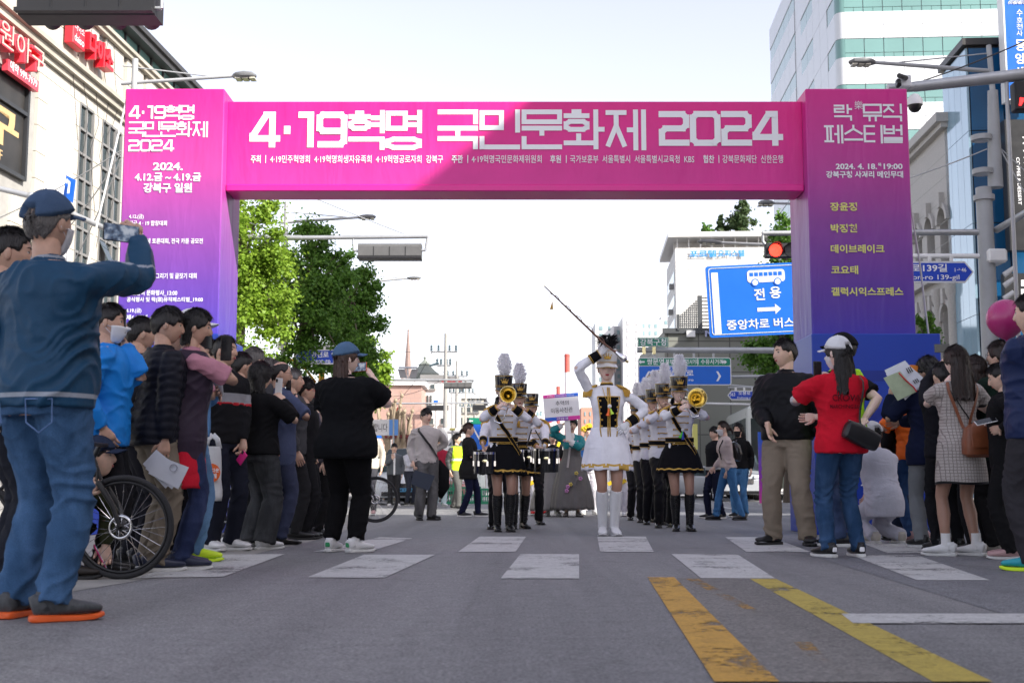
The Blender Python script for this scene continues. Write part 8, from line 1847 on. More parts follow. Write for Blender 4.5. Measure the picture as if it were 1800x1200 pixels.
# majorette
f=person('majorette in white and gold raising a long mace in her gloved hand',1069,941,612,4,fem=1,hatz=.085,skin=SKIN3,hair='under',lips=LIPSTICK,legs_bare=HOSE,gloves=cloth((.80,.80,.82)),R=(1054,622,-.18,1),Rh=(-1,-.1,-.25),L=(1104,744,-.12,1),Lh=(1,.25,.1),Ld=(-.75,-.1,-.55),Ln=(.3,1,0),Rd=(.65,0,.75),Rn=(.3,-.9,.3),curlR=1.0,curlL=.35,feetL=(.055,-.02),feetR=(-.05,.02),toeL=5,toeR=-8,head=(-4,3))
MJ=f
build_shako(PATW,f.HM,f.root,plume_mat=FEATHB,seed=5,plume_kind='short')
rgv=lambda c: np.where((np.abs(c[:,0]) <.072+.025*np.clip((c[:,2]-1.0)/.3,0,1)) & (c[:,1] <-.02) & (c[:,2] <1.305) & (c[:,2] >.9),1,0)
top_(f,None,infl=.014,sw=.006,hem=.925,collar=False,name='band_jacket',mats=[UW,UB],region=rgv,amp=.005,base=.22)
c0,c1=Vector(f.bend(np.array((0,.012,1.395)))),Vector(f.bend(np.array((0,.006,1.452))));q=Bm();q.tube([c0,c1],[(.078,.070),(.056,.055)],0,18);co=q.obj('collar',UB,f.root,smooth='auto');q=Bm();q.tube([c1-Vector((0,0,.012)),c1+Vector((0,0,.002))],[(.061,.060),(.058,.058)],0,18);q.obj('collar_braid',GOLD,co)
epaulette(f);cuffs(f)
q=Bm()
for sg in (-1,1): q.tube([tsurf(f,sg*a,z,.024) for a,z in ((.60,1.31),(.55,1.2),(.50,1.1),(.48,1.0),(.36,.93))],.0055,0,6)
q.tube([tsurf(f,a,1.31,.024) for a in np.linspace(-.60,.60,9)],.0055,0,6);q.obj('vest_piping',GOLD,f.root,smooth=True)
q=Bm()
for sg in (-.022,.022): q.tube([tsurf(f,sg*1.6,z,.025) for z in (1.40,1.3,1.2,1.1,1.0,.93)],.0065,0,6)
q.obj('centre_braid',GOLD,f.root,smooth=True)
for sg in (-1,1):
    for z in (1.27,1.21,1.15,1.09,1.03): q=Bm();q.ell(tsurf(f,sg*(.44 if z >1.1 else .38),z,.026),(.010,.008,.010),0,10,7);q.obj('button',GOLD,f.root,smooth=True)
UWS=cloth((.805,.80,.85));skirt(f,[UWS,GOLD],z0=1.02,z1=.615,flare=.062,pleats=10,pamp=.08,region=lambda c: np.where((c[:,2] >.646) & (c[:,2] <.668),1,np.where((np.abs(c[:,0]-.135) <.05*np.clip((.90-c[:,2])/.28,0,1)) & (c[:,1] <-.06) & (c[:,2] <.648),1,0)));band_boots(f,BOOTW,.045)
# whistles on a cord
for dx,m_,L_ in ((-.012,M('orange_whistle',(.95,.16,.02),rough=.3,var=0),.075),(.016,M('lime_whistle',(.55,.85,.05),rough=.3,var=0),.06)):
    c=tsurf(f,0,1.20,.045);q=Bm();q.tube([c+Vector((dx*.3,0,0)),c+Vector((dx,-.005,-L_*.6)),c+Vector((dx*1.6,-.005,-L_))],[.008,.011,.019],0,10);q.obj('whistle',m_,f.root,smooth='auto')
q=Bm();q.ell(tsurf(f,0,1.215,.045),(.020,.018,.020),0,12,8);q.obj('whistle_ball',WHITEP,f.root,smooth=True);q=Bm();q.tube([tsurf(f,-.35,1.40,.03),tsurf(f,-.15,1.30,.035),tsurf(f,0,1.23,.045)],.003,0,5);q.obj('cord',GOLD,f.root)
# mace
Ym=f.Y-.24;a_,b_,c_,d_=P(957,503,Ym-.05),P(1062,604,Ym),P(1086,622,Ym),P(1103,636,Ym);t=thing('mace','long wooden parade mace with chrome head and gold tip in the raised white glove','mace',a_)
q=Bm();q.tube([(0,0,0),(b_-a_)*.5,b_-a_,c_-a_],[.006,.0105,.012,.012],0,10)
dd=(c_-a_).normalized();sd=dd.orthogonal().normalized();s2=dd.cross(sd)
q.tube([dd*L_+(sd*math.cos(L_*38)+s2*math.sin(L_*38))*.012 for L_ in np.linspace(.1,(b_-a_).length,90)],.004,0,5);q.obj('shaft',M('rope_wood',(.16,.075,.05),rough=.6,var=.2,vs_=30),t,smooth='auto')
q=Bm();L_=(d_-c_).normalized();c2=c_-a_;q.tube([c2-L_*.03,c2+L_*.0,c2+L_*.04,c2+L_*.085,c2+L_*.10,c2+L_*.115],[.016,.020,.034,.044,.040,.02],0,18);q.obj('chrome_head',CHROME,t,smooth='auto')
q=Bm();q.tube([c2+L_*.115,c2+L_*.14,c2+L_*.15],[.016,.014,.006],0,12);q.obj('gold_tip',BRASS,t,smooth='auto')
q=Bm();q.tube([(0,0,0),-dd*.04],[.006,.001],0,6);q.obj('spike',BRASS,t)
q=Bm();p0=P(962,517,Ym-.05)-a_;q.tube([dd*.10,p0+Vector((.02,0,.0)),p0+Vector((.03,0,-.05))],.003,0,5);p1=P(971,530,Ym-.05)-a_
for k in range(14): q.tube([p1,p1+Vector((.016*math.cos(k*.45)-.01,.016*math.sin(k*.45),-.085))],.003,0,4)
q.obj('tassel',GOLD,t)
# right column of brass players
f=person('right trombone player in white band jacket, black skirt and tall plumed hat',1197,933,659,-2,fem=1,hatz=.085,skin=SKIN3,legs_bare=HOSE,hair='under',head=(2,2),R=(1196,718,-.42,1),Rh=(-1,.1,-.7),L=(1214,712,-.34,1),Lh=(1,.1,-.7),curlR=.9,curlL=.9,group=GB,feetL=(.10,-.02),feetR=(-.05,.03),toeL=6,toeR=-6)
build_shako(PAT,f.HM,f.root,plume_mat=FEATHER,seed=3);uniform(f);skirt(f,SK1,z0=1.0,z1=.66,flare=.085,pleats=14,region=rgs(.66));band_boots(f,BOOTB);sash(f);trombone('brass trombone with its bell towards the camera, right player',f,(1226,699),17,(1216,732))
for dx,m_,L_ in ((-.02,M('green_whistle',(.10,.70,.05),rough=.3,var=0),.075),(.0,M('blue_whistle',(.02,.05,.45),rough=.3,var=0),.095)):
    c=tsurf(f,.1,1.13,.05);q=Bm();q.tube([c,c+Vector((dx,-.005,-L_*.6)),c+Vector((dx*1.8,-.005,-L_))],[.008,.011,.019],0,10);q.obj('whistle',m_,f.root,smooth='auto')
q=Bm();q.ell(tsurf(f,.1,1.145,.05),(.02,.018,.02),0,12,8);q.obj('whistle_ball',WHITEP,f.root,smooth=True)
def trumpet_(label,f,bell_px,r_px,mat):
    Yb=f.Y-.45;bc=P(bell_px[0],bell_px[1],Yb);r=r_px*Yb/F;m_=f.wld(f.HM @ Vector((0,-.112,-.058)))-bc;t=thing('trumpet',label,'trumpet',bc,0,'trumpets of the band');d=m_.normalized();Rq=Vector((0,1,0)).rotation_difference(d).to_matrix()
    L_=m_.length;q=Bm();q.lathe([(r,0),(r*.8,.02),(r*.4,.07),(.012,.16),(.008,L_*.7)],(0,0,0),0,28,'y',Rq);q.lathe([(r*.96,.003),(r*.7,.025),(r*.3,.08),(0,.1)],(0,0,0),1,28,'y',Rq);q.obj('bell',[mat,BLACKP],t,smooth=True)
    q=Bm();q.tube([d*L_*.55+Vector((0,0,.012)),m_],[.006,.007],0,8);q.tube([m_,m_-d*.02],[.013,.008],0,10)
    for k in range(3): c=d*L_*(.5+.08*k);q.tube([c+Vector((0,0,-.05)),c+Vector((0,0,.05))],.011,0,10)
    q.tube([d*L_*.3+Vector((0,0,-.04)),d*L_*.75+Vector((0,0,-.04))],.007,0,8);q.obj('valves',CHROME,t,smooth='auto')
for i,(lab,px_,ft,tp,bell,bm_,sd) in enumerate((('second trumpet player just left of the right trombone player',1169,927,672,(1187,706),BLACKP,6),('third brass player wearing glasses with a blue lined horn',1151,922,682,(1164,708),M('blue_lacquer',(.03,.04,.25),rough=.2,var=0,coat=.5),7),('rearmost hat wearer of the right brass column',1136,918,693,None,None,8))):
    f=person(lab,px_,ft,tp,4,hatz=.085,hair='under',head=(6,2),R=(px_+1,tp+48,-.32,1),Rh=(-1,0,-.7),L=(px_+12,tp+44,-.30,1),Lh=(1,0,-.7),curlR=.9,curlL=.9,group=GB,feetL=(.09,-.06 if i % 2 else .08),feetR=(-.09,.08 if i % 2 else -.06));build_shako(PAT,f.HM,f.root,plume_mat=FEATHER,seed=sd);uniform(f,False);trousers(f,None,mat=cloth((.010,.010,.012),'silk'),loose=.012);shoes(f,[LBD,LBD],'dress')
    if i==1: glasses(f)
    if bell: trumpet_('trumpet of the '+lab,f,bell,9,bm_)
f=person('snare drummer between the majorette and the right brass column',1121,914,700,6,hatz=.085,hair='under',head=(0,4),R=(1112,792,-.40,1),Rh=(-1,0,-.7),L=(1128,790,-.42,1),Lh=(1,0,-.8),curlR=.9,curlL=.9,group='drummers of the marching band');build_shako(PAT,f.HM,f.root,plume_mat=FEATHER,seed=9);uniform(f,False);trousers(f,None,mat=cloth((.010,.010,.012),'silk'));shoes(f,[LBD,LBD],'dress')
drum('silver rimmed marching snare drum right of the majorette skirt',1126,798,830,13,f.Y-.6);t=thing('drum_stick','thin drum stick above the snare drum','drum stick',P(1135,778,f.Y-.7));q=Bm();q.tube([(0,0,0),P(1124,800,f.Y-.6)-P(1135,778,f.Y-.7)],[.006,.008],0,6);q.obj('stick',BLACKP,t)
f=person('sousaphone player hidden behind the right brass column',1160,906,0,0,Y=19.2,H=1.75,hair='under',hatz=0,group='low brass of the band',R=(.0,-.3,1.25),L=(.1,-.3,1.2));build_shako(PAT,f.HM,f.root,plume_mat=FEATHER,seed=11);uniform(f,False);trousers(f,None,mat=cloth((.010,.010,.012),'silk'));shoes(f,[LBD,LBD],'dress')
bc=P(1160,680,18.9);t=thing('sousaphone','large brass sousaphone bell ring standing behind the white plumes','sousaphone',bc);r=29*18.9/F
q=Bm();q.lathe([(r,0),(r*.95,.02),(r*.6,.10),(r*.3,.22),(.05,.4)],(0,0,0),0,40,'y');q.obj('bell',M('pale_brass',(.75,.62,.35),rough=.25,metal=.7,var=.05),t,smooth=True);q=Bm();q.tube([(0,.4,0),(0,.5,-.1),(.05,.45,-.4),(.25,.1,-.6),(.25,-.25,-.7),(-.1,-.35,-.75),(-.3,0,-.6),(-.2,.25,-.4)],[.05,.05,.045,.04,.035,.03,.025,.02],0,12);q.obj('tubing',_mc['pale_brass'],t,smooth=True)
# ---- hanbok lady with placard, folk performers
f=person('woman in teal and grey hanbok holding up a white placard',1006,908,736,2,fem=1,hair='curly',skin=SKIN,head=(4,4),R=(989,746,-.16,1),Rh=(-1,0,-.6),L=(1001,776,-.24,1),Lh=(1,0,-.6),curlR=.3,curlL=.8)
TEAL=cloth((.02,.20,.22),'silk');top_(f,None,mats=[TEAL,cloth((.62,.62,.62))],infl=.022,sw=.028,hem=1.16,sleeve=1,name='jeogori',region=lambda c: np.where((dist(c,f.wrL) <.10) | (dist(c,f.wrR) <.10) | ((np.abs(c[:,0]) <.025+.12*np.clip(c[:,2]-1.3,0,1)) & (c[:,2] >1.3) & (c[:,1] <0)),1,0))
GSK=cloth((.115,.11,.108),'silk');skirt(f,[GSK],z0=1.22,z1=.13,flare=.20,pleats=18,pamp=.06,name='chima')
q=Bm();q.tube([tsurf(f,-.2,1.2,.05),tsurf(f,-.25,1.05,.09),tsurf(f,-.28,.85,.12)],[(.018,.004)]*3,0,8);q.obj('ribbon',cloth((.32,.30,.29),'silk'),f.root)
FLP=M('embroidery_pink',(.55,.25,.50),rough=.6,var=.1);FLY=M('embroidery_yellow',(.62,.50,.12),rough=.6,var=.1)
for k,(x_,z_) in enumerate(((-.10,.52),(-.05,.56),(-.12,.45),(.05,.75),(.12,.66))):
    q=Bm();
    for j in range(5): q.ell((x_+.022*math.cos(j*1.256),-.26-.10*(1-z_),z_+.022*math.sin(j*1.256)),(.016,.05,.016),0,8,5)
    q.obj('flower',(FLP,FLY)[k % 2],f.root,smooth=True)
for x_,z_ in ((.09,1.30),(.14,1.26),(.12,1.33),(-.13,1.31)): q=Bm();q.ell(tsurf(f,x_*6,z_,.026),(.022,.01,.02),0,8,5);q.obj('flower',FLP,f.root,smooth=True)
shoes(f,[M('grey_suede',(.3,.28,.26),rough=.7,var=.1),SOLEB],'dress')
Yp=f.Y-.30;c=P(987,715,Yp);t=thing('placard','white hand placard with pink and blue bands and Korean lettering','placard',c);t.rotation_euler=(0,math.radians(-4.5),0);k=Yp/F
q=Bm();q.bx(-31*k,31*k,0,.012,-24*k,23*k);q.obj('board',M('placard_white',(.80,.80,.82),rough=.5,var=.02),t)
PB,PP,PM=M('placard_blue',(.02,.12,.60),rough=.5,var=0),M('placard_violet',(.25,.06,.45),rough=.5,var=0),M('placard_pink',(.70,.04,.35),rough=.5,var=0)
for i,m_ in enumerate((PM,PP,PB)): q=Bm();q.bx((-31+i*20.6)*k,(-31+(i+1)*20.7)*k,-.003,-.0005,17*k,23*k);q.obj('top_band',m_,t)
for i,m_ in enumerate((PB,PP,PM)): q=Bm();q.bx((-31+i*20.6)*k,(-31+(i+1)*20.7)*k,-.003,-.0005,-24*k,-17*k);q.obj('bottom_band',m_,t)
INK=M('dark_ink',(.02,.02,.03),rough=.6,var=0)
text_bm('추억의',(-10*k,-.006,3*k),(1,0,0),(0,0,1),h=8*k,w=23*k,bold=.0).obj('lettering',INK,t);text_bm('이동사진관',(-19*k,-.006,-10*k),(1,0,0),(0,0,1),h=9*k,w=38*k,bold=.0).obj('lettering',INK,t)
text_bm('4·19혁명 국민문화제 2024 거리 퍼레이드',(-24*k,-.006,18.5*k),(1,0,0),(0,0,1),w=48*k,bold=.0).obj('lettering',LETW,t);text_bm('신한금융그룹',(-10*k,-.006,-22*k),(1,0,0),(0,0,1),w=20*k,bold=.01).obj('lettering',LETW,t)
q=Bm();q.bx(3*k,13*k,.013,.02,-62*k,-20*k);q.obj('handle',LW_,t)
def folk(label,px_,ft,tp,yaw,vest,hat,legc=(.66,.64,.68),fem=0,extra=None,feet_c=LW_):
    f=person(label,px_,ft,tp,yaw,fem=fem,hair='short',group='folk performers behind the band',L=(.22,-.22,1.05),R=(-.22,-.22,1.05));top_(f,(.66,.65,.68),infl=.03,sw=.03,hem=.80,flare=.1)
    top_(f,vest,sleeve=0,infl=.046,hem=.88,name='vest',collar=False,mats=[cloth(vest),cloth((.55,.02,.04)),cloth((.65,.50,.03))],region=lambda c: np.where((c[:,2] <1.05) & (c[:,2] >.98),1,np.where(np.abs((c[:,0]-.05)-(c[:,2]-1.2)*.5) <.03,2,0)))
    trousers(f,legc,loose=.04,length=.98);shoes(f,[feet_c,SOLEW])
    r=np.random.default_rng(int(px_));
    if hat=='pom':
        for k in range(3):
            q=Bm();c0=Vector(((-.09,0,.09)[k],(-.02,.0,-.02)[k],(.09,.15,.09)[k]))
            for j in range(60): d=Vector(r.normal(size=3)).normalized();q.ell(c0+d*.055,(.020,.020,.012),0,6,4)
            q.xf(f.HM).obj('paper_flower',M('paper_yellow',(.85,.62,.03),rough=.7,var=.08),f.root)
    else:
        q=Bm();q.lathe([(.115,.03),(.125,.05),(.115,.09),(.06,.125),(0,.13)],(0,0,0),0,20);q.xf(f.HM).obj('fur_hat',M('white_fur',(.68,.66,.64),rough=.95,var=.05,bump=1,bs=60),f.root,smooth=True);q=Bm();q.torus((-.05,-.02,.12),.05,.018,0,18,6,'z');q.xf(f.HM).obj('hat_band',REDS,f.root,smooth=True)
    q=Bm();q.prism([(-.25,-.18,.62),(-.12,-.2,.68),(-.08,-.2,.62),(-.22,-.18,.55)],(0,.01,0));q.obj('sash_end',M('sash_yellow',(.80,.55,.02),rough=.6,var=.05),f.root)
    return f
folk('folk performer in yellow paper flower hat left of the majorette',1036,904,752,0,(.03,.12,.35),'pom');folk('folk performer in black vest and sashes right of the majorette legs',1108,907,742,3,(.02,.02,.022),'fur')
folk('folk performer seen between the majorette and the drummer',1090,903,752,-5,(.05,.10,.30),'pom');folk('performer in red white and blue with red shoes behind the drums',946,905,750,10,(.5,.02,.04),'fur',feet_c=REDS);folk('performer with white fur hat left of the placard woman',970,903,742,15,(.02,.02,.022),'fur')
f=person('woman in pale grey hanbok skirt between the drum and the placard woman',972,907,760,-4,fem=1,hair='parted',L=(.2,-.2,1.0),R=(-.2,-.2,1.0));top_(f,(.02,.02,.022),infl=.02,hem=1.1);skirt(f,[cloth((.22,.21,.20),'silk')],z0=1.2,z1=.12,flare=.28,pleats=20,name='chima');shoes(f,[LW_,SOLEW])
# ---- walkers at right
f=person('person in black shirt with grey belt bag walking behind the beige sweater',1258,911,751,-60,hair='bowl',R=(1268,776,-.1,1),Rh=(0,-.6,-1),feetL=(.08,.1),feetR=(-.08,-.1),L=(1246,835,0,1));top_(f,(.010,.011,.014),infl=.024,hem=.86);trousers(f,(.010,.012,.03),loose=.016);shoes(f,[LB_,SOLEW,LB_,LW_]);strap(f,[(-PI,.96),(0,.93),(PI,.96)],.06,.03,cloth((.35,.35,.35)),'belt_bag')
f=person('woman in beige sweater, jeans and white mask striding left with a backpack',1281,914,741,-82,fem=1,lean=7,hair='tied',hmat=HDBR,R=(1255,822,.1,1),Rh=(.5,.3,-1),L=(1278,828,-.12,1),Lh=(1,0,0),feetL=(.07,.22),feetR=(-.07,-.20));top_(f,(.50,.42,.40),infl=.026,sw=.016,hem=.90);trousers(f,(.045,.14,.30),'denim',loose=.014);shoes(f,[LB_,SOLEB]);face_mask(f)
q=Bm();q.tube([(0,.17,1.02),(0,.20,1.12),(0,.19,1.25),(0,.15,1.33)],[(.11,.05),(.13,.075),(.12,.07),(.06,.03)],0,16,hint=(1,0,0),power=3);q.v[0]=f.bend(q.v[0]);BPK=thing('backpack','black leather backpack on the beige sweater woman','backpack',f.root.location,f.yaw);BPK.scale=(f.s,)*3;q.obj('backpack_body',LBD,BPK,smooth=True);strap(f,[(.3,1.05),(.55,1.25),(.95,1.39)],.02,.034,LBD,'strap',parent=BPK);q=Bm();q.tube([(-.05,.20,1.31),(0,.22,1.36),(.05,.20,1.31)],.006);q.v[0]=f.bend(q.v[0]);q.obj('handle',LBD,BPK,smooth=True)
f=person('woman with long black hair, black mask and black jacket behind the beige sweater',1301,909,745,-25,fem=1,hair='long',head=(-15,0),feetL=(.08,.08),feetR=(-.08,-.06));top_(f,(.010,.010,.011),infl=.03,hem=.88);trousers(f,(.06,.17,.34),'denim',loose=.014);shoes(f,[LB_,SOLEW]);face_mask(f,(.012,.012,.012))
# ---- right crowd
f=person('stocky young man in black jacket and khaki trousers looking left',1388,958,598,-28,skin=SKIN,g=1.10,hair='short',head=(-42,0),R=(1350,748,-.24,1),Rh=(-.3,1,0),Rd=(.15,-.2,-1),L=(.30,.06,.85),curlR=.35,feetL=(.16,-.02),feetR=(-.14,.02),toeL=25,toeR=-30)
top_(f,(.009,.009,.011),'nylon',infl=.030,sw=.020,hem=.86,belly=.02,amp=.007);trousers(f,(.25,.205,.155),loose=.024,amp=.008);shoes(f,[LB_,SOLEB])
f=person('steward in yellow green vest and black cap behind the red shirt woman',1492,960,590,-128,hair='short',skin=SKIN3,head=(35,3),g=1.05,R=(1520,736,-.15,1),Rh=(1,-.3,-.2),feetL=(.15,0),feetR=(-.15,0),toeR=-40)
build_cap('closed',(.010,.010,.012),f.HM,f.root,0);top_(f,(.012,.012,.014),sleeve=.75,infl=.022,sw=.02,hem=.85);top_(f,(.42,.80,.03),sleeve=0,infl=.036,hem=.80,name='reflective_vest',collar=False,mats=[cloth((.42,.80,.03)),cloth((.10,.10,.12))],region=lambda c: np.where((c[:,0] <-.09) & (c[:,2] <1.22),1,0));trousers(f,(.02,.035,.08),'denim');shoes(f,[LB_,SOLEW,LB_,LW_])
f=person('woman in red marching band staff shirt, white cap and jeans with a black shoulder bag',1483,979,596,-166,fem=1,g=1.10,skin=SKIN3,hair='long',hmat=HBLK,head=(22,0),L=(1436,668,.18,1),Lh=(-1,-.3,-.9),R=(.06,-.28,1.10),Rh=(1,0,-1),feetL=(.13,0),feetR=(-.13,0),toeL=10,toeR=-10,curlL=.7)
build_cap('open',(.66,.66,.68),f.HM,f.root,1);top_(f,(.55,.008,.025),infl=.030,sw=.026,hem=.80,sleeve=.78,amp=.008,base=.4);trousers(f,(.018,.050,.115),'denim',loose=.012,amp=.007);shoes(f,[LB_,SOLEW,LB_,LW_,LETW]);face_mask(f,(.68,.66,.72))
def backtext(f,s,z,h,off=.036,w=None,mat=None):
    tb=text_bm(s,(0,0,0),(1,0,0),(0,0,1),h=h,w=w,bold=.012,align='c');v=tb.v[0];out=[]
    for x,y,zz in v: a=PI+x/.17;p=tsurf(f,a,z+zz,off);out.append(tuple(p))
    tb.v[0]=np.array(out);return tb.obj('back_print',mat or cloth((.10,.005,.012)),f.root)
backtext(f,'CROWN',1.20,.052,.046,.20);backtext(f,'MARCHING BAND',1.145,.030,.046,.25)
q=Bm();c=[f.elL+(f.shL-f.elL)*.35,f.elL,f.elL.lerp(f.wrL,.5),f.elL.lerp(f.wrL,.9)];q.tube(c,[.047,.044,.038,.030],0,14);q.obj('white_undersleeve',cloth((.62,.60,.63)),f.root,smooth=True)
bg_=thing('shoulder_bag','rounded black shoulder bag on the back of the red shirt woman','bag',f.root.location,f.yaw);bg_.scale=(f.s,)*3
c=Vector(f.bend(np.array((-.06,.22,.93))));q=Bm();ax=Vector((-.92,0,-.38));q.tube([c-ax*.15,c-ax*.135,c-ax*.05,c+ax*.05,c+ax*.135,c+ax*.15],[(.03,.04),(.055,.068),(.062,.078),(.062,.078),(.055,.068),(.03,.04)],0,18,hint=(0,1,0),power=3.2);q.obj('bag_body',M('black_leather_bag',(.010,.010,.012),rough=.4,var=.15,vs_=15),bg_,smooth='auto')
q=Bm();q.tube([c-ax*.13+Vector((0,.02,.07)),c+Vector((0,.022,.085)),c+ax*.13+Vector((0,.02,.07))],.004,0,6);q.obj('zip',CHROME,bg_)
so_=strap(f,[(PI+.0-.55+1.35,1.405),(PI+.72,1.36),(PI+.62,1.2),(PI+.50,1.02)],.026,.048,BLACKP,'bag_strap',parent=bg_)
f3=f
phone('phone held up by the red shirt woman towards the band',P(1437,652,f.Y+.16),(0,0,1),(.3,-1,.05))
f=person('person in white crouching at the foot of the blue arch base',1556,955,0,-165,H=1.15,dz=-.50,lean=16,hair='short',feetL=(.13,.0),feetR=(-.14,.05),L=(.12,-.5,.55),R=(-.12,-.5,.5),Lh=(0,0,1),Rh=(0,0,1));top_(f,(.58,.58,.66),infl=.030,hem=.76,amp=.004);trousers(f,(.55,.55,.62),loose=.02,waist=.98,amp=.004);shoes(f,[M('shoe_cream',(.5,.46,.40),rough=.6,var=.1),SOLEW,LW_,REDS]);build_cap('open',(.6,.6,.6),f.HM,f.root,0)
f=person('person in orange jacket and jeans behind the navy shirt woman',1612,952,664,-150,hair='spiky',hmat=HDBR,L=(1580,735,.0,1),Lh=(-1,0,-1),head=(20,0));top_(f,(.72,.13,.012),'nylon',infl=.032,sw=.018,hem=.84);trousers(f,(.015,.045,.12),'denim');shoes(f,[PNKS,PNKS,PNKS,LW_]);face_mask(f)
f=person('woman with black curly hair in navy top raising papers and a fan',1642,962,633,-168,fem=1,g=1.15,skin=SKIN2,hair='curly',head=(28,0),L=(1566,694,.12,1),Lh=(-.3,-.4,-1),curlL=.8,R=(.1,-.35,1.15),feetL=(.12,0),feetR=(-.12,0));top_(f,(.010,.014,.040),infl=.032,sw=.022,hem=.74,sleeve=1,flare=.08);trousers(f,(.20,.21,.22),loose=.014);shoes(f,[LB_,SOLEW]);
t,c=sheets('flag printed papers in a clear sleeve raised by the navy top woman',[(1556,650),(1592,633),(1622,672),(1580,700)],f.Y-.12,2,(M('plastic_sleeve',(.55,.60,.62),rough=.25,var=.1,vs_=20,coat=.5),PAPER),name='flag_papers')
q=Bm()
for k in range(3): a0=P(1592+k*3.2,647-k*1.5,f.Y-.16)-c;q.prism([a0,a0+Vector((.010,0,.0)),a0+Vector((.034,0,-.045)),a0+Vector((.022,0,-.045))],(0,.002,0))
for k in range(3): a0=P(1604+k*3.2,668-k*1.5,f.Y-.16)-c;q.prism([a0,a0+Vector((.010,0,.0)),a0+Vector((.03,0,-.03)),a0+Vector((.02,0,-.03))],(0,.002,0))
q.obj('flag_bars',BLACKP,t)
q=Bm();q.prism([P(x_,y_,f.Y-.17)-c for x_,y_ in ((1553,664),(1582,652),(1612,688),(1578,704))],(0,.003,0));q.obj('green_packet',M('packet_green',(.42,.50,.33),rough=.5,var=.12,vs_=15),t);q=Bm();q.tube([P(x_,y_,f.Y-.18)-c for x_,y_ in ((1580,655),(1592,668),(1606,680),(1611,688))],.006,0,5);q.obj('red_edge',LRED,t)
t=thing('hand_fan','round paper fan with orange top edge behind the flag papers','fan',P(1604,668,f.Y-.02));k=f.Y/F;q=Bm();q.lathe([(0,0),(27*k,0)],(0,0,0),0,28,'y');q.obj('fan_face',PAPER,t);q=Bm();q.prism([(27.2*k*math.cos(a),-.003,27.2*k*math.sin(a)) for a in np.linspace(.35,2.2,14)],(0,.002,0));q.obj('orange_edge',M('fan_orange',(.75,.22,.02),rough=.6,var=0),t);q=Bm();q.tube([(0,0,-26*k),(0,0,-44*k)],.006);q.obj('handle',WHITEP,t)
f=person('woman in checked tweed dress with brown leather backpack and white sneakers',1694,977,611,-172,fem=1,skin=SKIN3,hair='long',hmat=HDBR,head=(14,2),L=(1664,672,.22,1),Lh=(-1,-.2,-1),R=(1690,690,.3,1),Rh=(1,0,-1),legs_bare=HOSE,feetL=(.15,.0),feetR=(-.11,.0),toeL=55,toeR=30,curlL=.8)
TW=M('tweed',(.42,.38,.35),rough=.9,var=0,bump=.4,bs=120);nn,ll,bb=nodes_of(TW);tc=nn.new('ShaderNodeTexCoord');cc=[]
for ax_,(sc_,th_) in enumerate(((62,.80),(62,.80))):
    sp_=nn.new('ShaderNodeSeparateXYZ');nzz=nn.new('ShaderNodeTexNoise');nzz.inputs['Scale'].default_value=30;ll.new(tc.outputs['Object'],nzz.inputs['Vector']);mx_=nn.new('ShaderNodeMix');mx_.data_type='VECTOR';mx_.inputs[0].default_value=.012;ll.new(tc.outputs['Object'],mx_.inputs[4]);ll.new(nzz.outputs['Color'],mx_.inputs[5]);ll.new(mx_.outputs[1],sp_.inputs[0])
    m1=nn.new('ShaderNodeMath');m1.operation='MULTIPLY';m1.inputs[1].default_value=sc_*4.0;ll.new(sp_.outputs[0 if ax_==0 else 2],m1.inputs[0]);m2=nn.new('ShaderNodeMath');m2.operation='SINE';ll.new(m1.outputs[0],m2.inputs[0]);m3=nn.new('ShaderNodeMath');m3.operation='GREATER_THAN';m3.inputs[1].default_value=th_;ll.new(m2.outputs[0],m3.inputs[0]);cc.append(m3)
mm=nn.new('ShaderNodeMath');mm.operation='MAXIMUM';ll.new(cc[0].outputs[0],mm.inputs[0]);ll.new(cc[1].outputs[0],mm.inputs[1]);mxx=nn.new('ShaderNodeMix');mxx.data_type='RGBA';ll.new(mm.outputs[0],mxx.inputs[0]);mxx.inputs[6].default_value=(.46,.42,.39,1);mxx.inputs[7].default_value=(.24,.21,.20,1);ll.new(mxx.outputs[2],bb.inputs['Base Color'])
top_(f,None,mats=[TW,BLACKP],infl=.022,sw=.020,hem=.80,sleeve=.62,collar=False,name='dress_top',region=lambda c: np.where((c[:,2] <f.shL.z-.135) & (np.abs(c[:,0]) >.215),1,0),amp=.005)
skirt(f,[TW,BLACKP],z0=.98,z1=.58,flare=.035,pleats=3,pamp=.02,name='dress_skirt',region=lambda c: np.where(c[:,2] <.60,1,0));shoes(f,[LW_,SOLEW,LW_,SOLEW],socks=WHITEP)
BRL=M('brown_leather',(.22,.065,.025),rough=.4,var=.15,vs_=12,bump=.15,bs=60);bp_=thing('backpack','tan brown leather backpack hanging low on the tweed dress woman','backpack',f.root.location,f.yaw);bp_.scale=(f.s,)*3
q=Bm();q.tube([(-.05,.20,.80),(-.05,.205,.82),(-.05,.21,.92),(-.05,.20,1.03),(-.05,.19,1.055)],[(.10,.03),(.125,.06),(.125,.07),(.10,.055),(.06,.02)],0,18,hint=(1,0,0),power=3.5);q.obj('backpack_body',BRL,bp_,smooth='auto')
q=Bm();q.tube([(-.05,.285,.87),(-.05,.288,.95),(-.05,.27,1.03),(-.05,.23,1.06)],[(.085,.008),(.095,.008),(.085,.008),(.06,.008)],0,14,hint=(1,0,0),power=4);q.obj('flap',BRL,bp_,smooth='auto')
for sg in (-1,1): strap(f,[(PI+sg*.10,1.03),(PI-sg*.35 if False else PI+sg*.42,1.2),(PI+sg*.75,1.37),(PI+sg*1.0,1.41)],.024,.036,BRL,'shoulder_strap',parent=bp_)
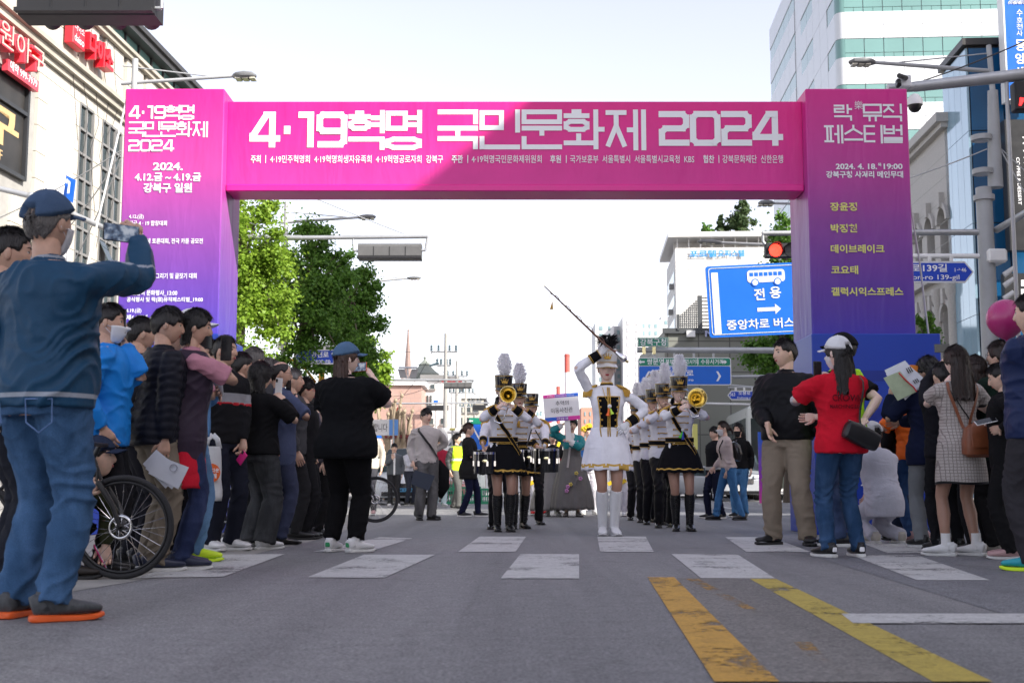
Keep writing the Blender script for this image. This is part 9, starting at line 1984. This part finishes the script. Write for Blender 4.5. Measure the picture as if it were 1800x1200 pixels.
q=Bm();q.tube([(-.10,.21,1.05),(-.05,.22,1.09),(0,.21,1.05)],.007);q.obj('handle',BRL,bp_,smooth=True);strap(f,[(PI-.85,1.40),(PI-.3,1.25),(PI+.25,1.08),(PI+.9,.92)],.010,.034,BLACKP,'thin_strap',parent=bp_)
f=person('woman with dark red brown hair in black and green holding up a tablet',1770,973,603,-150,fem=1,g=1.15,hair='parted',hmat=HDBR,skin=SKIN,head=(18,-4),L=(1755,662,.22,1),Lh=(-.5,-.3,-1),R=(1770,655,.2,1),Rh=(1,0,-1),curlL=.7,feetL=(.12,0));top_(f,(.010,.022,.016),'wool',infl=.032,sw=.02,hem=.74);trousers(f,(.010,.010,.011),loose=.02);shoes(f,[M('shoe_taupe',(.35,.32,.28),rough=.6,var=.1),SOLEW]);glasses(f)
phone('tablet held above her face by the dark haired woman at right',P(1752,628,f.Y+.02),(.35,.3,.85),(.4,-.4,-.9),w=.14,h=.20,name='tablet',cat='tablet')
f=person('person in navy jacket cut by the right edge holding a clear case',1832,1003,520,-140,g=1.1,hair='short',L=(1806,590,.1,1),Lh=(-.4,0,-1),head=(10,0),R=(1790,770,0,1));top_(f,(.012,.022,.075),'nylon',infl=.034,sw=.022,hem=.80);trousers(f,(.035,.033,.038),loose=.02);shoes(f,[TEALS,YELS,TEALS,YELS])
f=person('person in black typing on a phone between the tweed dress and the right edge',1776,982,640,-110,hair='short',L=(1758,752,-.15,1),Lh=(0,-.5,-1),R=(1752,745,.1,1),curlL=.7,curlR=.7,head=(0,18));top_(f,(.009,.009,.010),infl=.03,hem=.78);trousers(f,(.010,.010,.011),loose=.02);shoes(f,[PNKS,SOLEW])
phone('white edged phone held flat by the black clad person at right',P(1733,740,f.Y-.12),(.9,.1,-.2),(0,-.5,1),body=LW_,screen=PHONE_O)
f=person('dark clad spectator between the navy top and the tweed dress',1668,968,640,-170,hair='short',L=(1655,640,.2,1),Lh=(-1,0,-1));top_(f,(.012,.012,.016),infl=.024);trousers(f,(.012,.012,.014));shoes(f,[LB_,SOLEB])
phone('phone on a grip raised above the navy top woman',P(1656,612,f.Y+.2),(1,.1,0),(0,-1,0),h=.13,screen=PHONE_O)
Yb=8.6;c=P(1768,560,Yb);r=33.5*Yb/F;t=thing('balloon','round magenta balloon held above the right hand crowd','balloon',c);q=Bm();q.lathe([(r*math.sin(a)*(1 if a <1.9 else 1-.10*(a-1.9)),r*(1.03*math.cos(a)-(.08*max(0,a-1.9)**2))) for a in np.linspace(0.0,PI,26)],(0,0,0),0,36);q.obj('skin',M('magenta_balloon',(.42,.025,.16),rough=.28,var=.04,vs_=3,spec=.6),t,smooth=True)
q=Bm();q.lathe([(.004,-r*1.14),(.012,-r*1.2),(.004,-r*1.16)],(0,0,0),0,10);q.tube([(0,0,-r*1.15),(.03,.02,-r*1.8),(.05,.03,-r*2.4)],.0015,0,4);q.obj('knot',_mc['magenta_balloon'],t)
bpy.data.scenes.remove(TMP)
